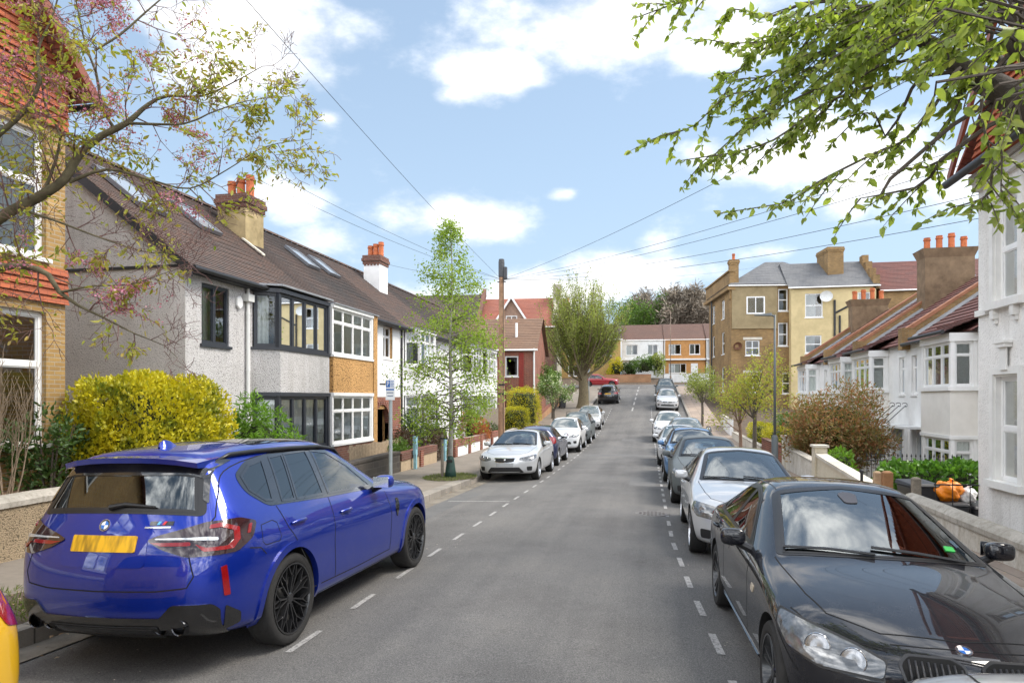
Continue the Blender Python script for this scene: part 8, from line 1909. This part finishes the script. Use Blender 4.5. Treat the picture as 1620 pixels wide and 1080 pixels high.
big('street_tree', 'pale blossoming tree in front of the yellow houses on the left', -9.5, 56, 5.0, .10, lf_blossom, .14, 4, bark_grey, 3, 5, .6, .12, .35, 1.9, 'small street trees', 6, -.1, 98)
for i, (x, y, h, tr, sd, n, lab) in enumerate(((3.75, 26.4, 5.2, .075, 101, 5, 'sparse yellow green street tree with a straight trunk beside the lamp post on the right'), (3.4, 27.9, 3.9, .065, 103, 3, 'thin pollarded street tree with pinkish trunk on the right pavement'), (3.3, 46.5, 4.8, .085, 105, 5, 'young street tree with olive leaves beyond the white car on the right'))):
    big('street_tree', lab, x, y, h, tr, lf_young if i != 2 else lf_willow, .085 if i != 2 else .11, n, bark_grey if i != 1 else M('pink_bark', (.26, .17, .12), .9, .3, 9, .5, 40), 3, 5, .7, .12, .36, 1.55 if i != 1 else 1.2, 'slim street trees on the right', 8, 0, sd, ratio=.62, jit=.12)
for i, (x, y, h, sd, mt, sz, n, lab) in enumerate(((4.2, 108, 17, 111, twig_m, 0, 0, 'tall leafless tree behind the orange fronted house'), (8.6, 110, 18, 112, twig_m, 0, 0, 'tall leafless tree behind the tall brick block'), (-1.0, 107, 15.5, 113, lf_green, .35, 5, 'dense green tree behind the white fronted house'), (1.3, 112, 18, 114, twig_m, 0, 0, 'bare tree between the green tree and the taller leafless trees'),
                                                  (-24, 98, 12, 115, twig_m, 0, 0, 'bare tree left of the yellow brick houses'), (-12.5, 104, 12, 116, lf_willow, .3, 3, 'pale budding tree behind the yellow brick houses'), (14, 78, 9, 117, lf_green, .3, 3, 'green tree behind the tall brick block'))):
    tree('background_tree', lab, (x, y, 4.6), h, .22, mt if n else M('fine_twigs', (.33, .28, .22), .95, .3, 8), sz or .9, n or 6, bark_grey if n else M('grey_twigs', (.20, .165, .13), .95, .3, 8), 3, 5, .55, .18, .3, h * .42, 'trees behind the top terrace', 9, .2, sd, ratio=.62, rmin=.022, jit=.35, wid=.6 if n else .045)
# ------------------------------------------------------------------ street furniture
galv = M('galvanised_steel', (.36, .40, .41), .5, .12, 8, metal=.5)
def text_mesh(s, size):
    c = bpy.data.curves.new('txt', 'FONT'); c.body = s; c.size = size; c.align_x = 'CENTER'; c.align_y = 'CENTER'; c.extrude = .0015; o = bpy.data.objects.new('txt', c); COL.objects.link(o)
    dg = bpy.context.evaluated_depsgraph_get(); me = bpy.data.meshes.new_from_object(o.evaluated_get(dg)); bpy.data.objects.remove(o); return me
def sign_text(par, s, size, x, y, z, mat, rz=0):
    me = text_mesh(s, size); me.materials.append(mat); o = bpy.data.objects.new('lettering', me); COL.objects.link(o); o.parent = par; o.location = (x, y, z); o.rotation_euler = (R(90), 0, rz); return o
blue_sign = M('blue_sign_face', (.02, .13, .42), .4, .05); white_sign = M('white_sign_face', (.75, .77, .78), .4, .05)
def parking_sign(label, x, y, h, rz, near=True):
    t = thing('parking_sign', label, 'road sign', (x, y, g(y) + .12), rz); m = MB(); m.tube([(0, 0, -.1), (0, 0, h)], .040, 12); m.lathe([(.040, h), (.03, h + .02), (.001, h + .03)], (0, 0, 0), (0, 0, 1), 12); m.build('pole', galv, t, smooth=True, angle=50)
    p = MB(); p.box(WORLD, -.15, .15, -.062, -.054, h - .45, h + .0); pl = p.build('sign_plate', white_sign, t, bevel=.002); pl.scale.x = .66
    q = MB(); q.box(WORLD, -.135, .0, -.065, -.0625, h - .17, h - .02); q.build('blue_panel', blue_sign, pl); q = MB(); q.box(WORLD, -.135, .135, -.065, -.0625, h - .235, h - .20); q.build('blue_panel', blue_sign, pl)
    if near: sign_text(pl, 'P', .15, -.068, -.067, h - .095, white_sign)
    for i in range(5):          # lines of print too small to read
        for x0_, x1_, zz in ((.015, .13 - .02 * (i % 2), h - .035 - i * .03),) if i < 5 else (): q = MB(); q.box(WORLD, x0_, x1_, -.0645, -.0625, zz - .006, zz + .006); q.build('print_line', blue_sign, pl)
    for i in range(2): q = MB(); q.box(WORLD, -.11 + .02 * i, .11 - .015 * i, -.0645, -.0625, h - .30 - i * .07, h - .275 - i * .07); q.build('print_line', M('grey_print', (.22, .26, .34), .5, .1), pl)
    b = MB(); b.tube([(-.24, 0, h - .10), (0, 0, h - .10)], .018, 6); b.build('bracket', iron, t); return t
parking_sign('grey pole with a blue and white parking sign behind the blue car', -5.62, 14.2, 2.62, R(12))
parking_sign('distant grey pole with a small blue and white sign beside the big street tree', -5.6, 63, 3.0, R(5), False)
t = thing('sign_post', 'slim pale post near the red car at the top of the left pavement', 'post', (-5.9, 59.5, g(59.5) + .12)); m = MB(); m.tube([(0, 0, -.1), (0, 0, 2.2)], .04, 8); m.build('pole', galv, t); m = MB(); m.lathe([(.06, 0), (.06, .12)], (0, 0, 0), (0, 0, 1), 10); m.build('base', galv, t)
pole_m = M('weathered_pole', (.38, .23, .14), .9, .3, 6, .6, 25, dirt=.35)
PX, PY = -7.25, 33.0
t = thing('telegraph_pole', 'tall brown wooden telegraph pole on the left pavement', 'telegraph pole', (PX, PY, g(PY) + .12)); m = MB(); m.tube([(0, 0, -.2), (0, 0, 4.5), (0, 0, 9.2)], [.165, .145, .12], 14); m.build('shaft', pole_m, t, smooth=True, angle=50)
b = MB()
for z in (2.55, 3.0): b.lathe([(.158, z), (.163, z), (.163, z + .09), (.157, z + .09)], (0, 0, 0), (0, 0, 1), 14)
b.build('bands', iron, t); b = MB(); b.lathe([(.135, 8.35), (.15, 8.4), (.15, 9.1), (.13, 9.25), (0, 9.27)], (0, 0, 0), (0, 0, 1), 12); b.box(WORLD, .13, .27, -.12, .12, 8.25, 8.85); b.build('terminal_box', M('dark_grey_box', (.06, .062, .068), .6, .2), t)
b = MB(); b.tube([(.12, -.12, 0), (.12, -.12, 8.3)], .018, 5); b.build('cable', iron, t); b = MB()
for a in range(10): b.tube([(0, 0, 8.15), (math.cos(a * .63) * .22, math.sin(a * .63) * .22, 8.12)], .014, 5)
b.build('ring_head', iron, t)
TOPP = Vector((PX, PY, g(PY) + .12 + 8.25))
def wire(label, e, sag=.35, r=.0065):
    e = Vector(e); o = thing('telephone_wire', label, 'wire', TOPP, group='telephone wires from the pole'); bpy.data.objects.remove(o); pts = [TOPP.lerp(e, i / 28) - Vector((0, 0, 4 * sag * (i / 28) * (1 - i / 28))) for i in range(29)]; m = MB(); m.tube(pts, r, 5); w = m.build('telephone_wire', iron, None, smooth=True, loc=TOPP); return tag(w, label, 'wire', 'telephone wires from the pole')
for e, s, lab in ((at(330, -68, 11), .15, 'steep telephone wire rising to the top left of the picture'), (at(428, 272, 21), .2, 'telephone wire to the buff chimney, upper of the pair'), (at(416, 288, 21.2), .25, 'telephone wire to the buff chimney, lower of the pair'), (at(590, 412, 30), .2, 'short telephone wire to the white chimney'),
                  (at(1500, 92, 11), .3, 'uppermost telephone wire crossing to the right villa'), (at(1560, 222, 12.6), .3, 'second highest telephone wire to the right villa eaves'), (at(1560, 249, 12.6), .35, 'third telephone wire to the right villa eaves'), (at(1556, 306, 13), .35, 'fourth telephone wire to the right villa wall'), (at(1556, 344, 13), .35, 'lowest telephone wire to the right villa wall'),
                  (at(1240, 415, 62), .5, 'nearly level telephone wire to the tall brick block'), (at(1112, 448, 66), .6, 'sagging telephone wire to the parapet of the tall brick block'), (at(1000, 470, 95), .8, 'telephone wire running up the street over the big tree'), (at(905, 470, 90), .6, 'telephone wire to the yellow brick houses')):
    wire(lab, e, s)
def lamp_post(label, x, y, h, arm, mat, rz=0):
    t = thing('street_lamp', label, 'street lamp', (x, y, g(y) + .12), rz); m = MB(); m.lathe([(.10, -.1), (.10, 1.1), (.06, 1.2)], (0, 0, 0), (0, 0, 1), 12); m.build('base', mat, t, smooth=True, angle=40); m = MB(); m.tube([(0, 0, 1.1), (0, 0, h)], [.045, .032], 10); m.build('pole', mat, t, smooth=True)
    k = MB(); k.tube([(0, 0, h - .05), (-.12, 0, h + .01)], .03, 8); k.build('bracket', mat, t); q = MB(); q.hexa([(-arm, -.05, h - .01), (-.1, -.10, h - .03), (-.1, .10, h - .03), (-arm, .05, h - .01), (-arm, -.04, h + .02), (-.1, -.06, h + .07), (-.1, .06, h + .07), (-arm, .04, h + .02)]); q.build('lantern', mat, t, bevel=.01); return t
lamp_post('dark grey street lamp with flat lantern on the right pavement', 3.85, 22.9, 5.0, .62, M('dark_grey_paint', (.10, .115, .12), .5, .1))
t = lamp_post('tall distant brown lamp post at the top of the street', 2.2, 80.5, 8.6, .8, M('brown_grey_column', (.22, .16, .12), .7, .2))
# verge and litter
def grass(name, cx, cy, rx, ry, n, seed):
    r = np.random.default_rng(seed); a = r.uniform(0, 6.28, n); q = np.sqrt(r.uniform(0, 1, n)); x = cx + np.cos(a) * q * rx; y = cy + np.sin(a) * q * ry; z = np.array([g(v) for v in y]) + .125
    P = np.stack([x, y, z], 1); D = np.tile([0, 0, 1.0], (n, 1)); o = leaf_mesh(name, P, D, .065, leafmat('grass_blade', [(.10, .16, .03), (.16, .22, .05), (.22, .24, .08), (.08, .13, .03)], .3), None, wid=.09, seed=seed, scatter=.6); return tag(o, kind='stuff')
m = MB(); m.lathe([(0, .012), (.5, .012), (.62, .0)], (0, 0, 0), (0, 0, 1), 20)
for nm, x, y, a, b in (('tree_pit', -5.75, 19.2, .75, 1.1), ('tree_pit', -6.0, 5.2, .55, 1.2)):
    k = MB(); k.v = [(vx * a * 1.6 + x, vy * b * 1.6 + y, g(vy * b * 1.6 + y) + .126 + vz) for vx, vy, vz in m.v]; k.f = list(m.f); k.mi = list(m.mi); tag(k.build(nm, soil_m, smooth=True), kind='structure')
grass('grass', -5.75, 19.2, .75, 1.2, 2600, 1); grass('grass', -5.85, 4.9, .4, .8, 1200, 2); grass('grass', -6.1, 6.0, .5, .8, 500, 3)
def litter(n, x0, x1, y0, y1, seed, mat, dz, size):
    r = np.random.default_rng(seed); x = r.uniform(x0, x1, n); y = r.uniform(y0, y1, n); z = np.array([g(v) for v in y]) + dz + .004; a = r.uniform(0, 6.28, n)
    return leaf_mesh('leaf_litter', np.stack([x, y, z], 1), np.stack([np.cos(a), np.sin(a), np.full(n, .12)], 1), size, mat, None, wid=.6, seed=seed, scatter=.05, flat=3)
lm = leafmat('dry_leaf', [(.30, .19, .09), (.20, .12, .06), (.42, .33, .22), (.36, .24, .10)], .1); pm = leafmat('petal_litter', [(.55, .45, .40), (.60, .52, .48), (.40, .28, .22)], .1)
for o in (litter(420, -6.6, -5.4, 3.6, 8.5, 1, lm, .13, .05), litter(260, -5.3, -4.6, 2, 24, 2, lm, .01, .045), litter(380, -4.6, 2.6, 3, 26, 3, pm, .006, .022), litter(260, 2.9, 4.4, 4, 20, 4, lm, .126, .04), litter(900, -9.6, -8.25, 3, 9.8, 5, lm, .66, .06)): tag(o, kind='stuff')

# ------------------------------------------------------------------ cars
LG, RG = 'cars parked along the left kerb', 'cars parked along the right kerb'
silver = paintmat('silver_paint', (.60, .61, .62), metal=.35, flake=.15, rough=.28); whitep = paintmat('white_paint', (.74, .75, .76), flake=.03, rough=.3); navy = paintmat('navy_paint', (.022, .03, .085), metal=.4, flake=.3, rough=.28); greyp = paintmat('dark_grey_paint', (.055, .058, .065), metal=.5, flake=.3, rough=.28)
blackp = paintmat('black_paint', (.012, .013, .016), metal=.2, rough=.25); redp = paintmat('red_paint', (.36, .008, .02), flake=.1, rough=.28); bluep = paintmat('steel_blue_paint', (.10, .22, .42), metal=.4, rough=.28); palep = paintmat('pale_blue_silver_paint', (.40, .45, .50), metal=.5, rough=.28); yellowp = paintmat('mustard_paint', (.62, .36, .015), flake=.1, rough=.3)
blue_suv().place(-4.0, 6.86, 89.2, 1.06)
black_saloon().place(1.59, 6.22, -88.2)
V_ = variant
car_kind('HATCH', HATCH, 'hatchback_car', 'silver hatchback facing the viewer, first of the row beyond the birch', silver, LG, dict(grille=[(.1, .30, .66), (.1, .27, .565), (.1, .17, .545), (.1, -.17, .545), (.1, -.27, .565), (.1, -.30, .66)], lamp=[(.12, .40, .60), (.16, .42, .66), (.34, .68, .715), (.62, .83, .735), (.50, .85, .64), (.28, .74, .57), (.18, .55, .56)], intake=[(.1, .42, .40), (.1, .60, .29), (.1, .5, .235), (.1, -.5, .235), (.1, -.60, .29), (.1, -.42, .40)], ez=.61, plate=.475, blades=True), plate=M('blanked_plate', (.42, .43, .44), .4, .1), style='twin').place(-4.18, 21.7, -90.5)
car_kind('HATCH', V_(HATCH, 4.0, 1.72, 1.50), 'hatchback_car', 'navy hatchback seen from behind, parked after the silver hatchback', navy, LG).place(-4.2, 26.6, 90)
car_kind('SUV', V_(SUV, 4.15, 1.80, 1.58, .33), 'crossover_car', 'white crossover with grey windscreen facing the viewer in the left row', whitep, LG, far=True, trim_arch=True).place(-4.1, 33.3, -90)
car_kind('SUV', V_(SUV, 4.45, 1.83, 1.62, .34), 'estate_car', 'dark grey car with roof rails and rounded bonnet in the left row', greyp, LG, far=True, rails=True).place(-4.05, 38.3, -90)
car_kind('SALOON', V_(SALOON, 4.45, 1.8, 1.43), 'saloon_car', 'silver saloon farthest of the left row before the gap', silver, LG, far=True).place(-4.1, 46.9, -90)
car_kind('SUV', V_(SUV, 4.6, 1.9, 1.68, .36), 'sport_utility_car', 'black sport utility car seen from behind near the top of the hill', blackp, LG, far=True).place(-3.75, 63.4, 90)
car_kind('SUV', V_(SUV, 4.4, 1.8, 1.5, .34), 'crossover_car', 'red car seen side on at the top junction', redp, None, far=True).place(-5.9, 81.2, 0)
car_kind('HATCH', V_(HATCH, 4.2, 1.8, 1.75), 'van', 'dark blue van on the driveway beside the topiary', paintmat('dark_blue_paint', (.03, .06, .13), metal=.3), None, far=True).place(-9.6, 50.5, -75)
car_kind('SALOON', V_(SALOON, 4.64, 1.79, 1.45), 'saloon_car', 'silver saloon parked directly behind the black saloon, with large headlights', silver, RG, dict(grille=[(.1, .30, .665), (.1, .26, .585), (.1, -.26, .585), (.1, -.30, .665)], lamp=[(.12, .36, .565), (.14, .35, .665), (.30, .60, .715), (.60, .83, .745), (.56, .86, .65), (.34, .80, .565), (.20, .6, .54)]), style='multi').place(1.42, 11.80, -90)
car_kind('HATCH', V_(HATCH, 4.3, 1.8, 1.47), 'hatchback_car', 'dark grey hatchback third from the viewer in the right row', greyp, RG).place(1.32, 17.15, -90)
car_kind('SUV', V_(SUV, 4.2, 1.78, 1.56, .33), 'crossover_car', 'steel blue crossover with roof rails behind the dark grey hatchback', bluep, RG, rails=True).place(1.22, 21.95, -90)
car_kind('HATCH', V_(HATCH, 4.1, 1.74, 1.48), 'hatchback_car', 'light silver hatchback behind the steel blue crossover', silver, RG, far=True).place(1.08, 27.3, -90)
car_kind('SUV', V_(SUV, 4.3, 1.82, 1.62, .33), 'people_carrier', 'pale blue silver people carrier with a large windscreen behind the light silver hatchback', palep, RG, far=True).place(1.55, 32.5, -90)
car_kind('SUV', V_(SUV, 4.35, 1.84, 1.60, .35), 'crossover_car', 'white crossover with black grille near the foot of the hill on the right', whitep, RG, dict(grille=[(.1, .34, .66), (.1, .30, .50), (.1, -.30, .50), (.1, -.34, .66)], chrome=False), far=True, trim_arch=True).place(.98, 39.6, -90)
car_kind('SUV', V_(SUV, 4.4, 1.82, 1.60, .34), 'crossover_car', 'silver crossover climbing the hill, in front of the dark van', silver, RG, far=True).place(1.28, 58.4, -90)
car_kind('SUV', V_(SUV, 4.6, 1.9, 1.95, .36), 'van', 'dark grey van farthest up the right row', greyp, RG, far=True, rails=True).place(1.3, 65.2, -90)
car_kind('HATCH', V_(HATCH, 4.3, 1.8, 1.62), 'hatchback_car', 'silver car whose bonnet edge shows at the bottom right corner', silver, RG).place(1.88, 1.52, 90)
car_kind('HATCH', HATCH, 'hatchback_car', 'mustard yellow hatchback at the bottom left corner', yellowp, LG).place(-4.245, 1.24, -90)
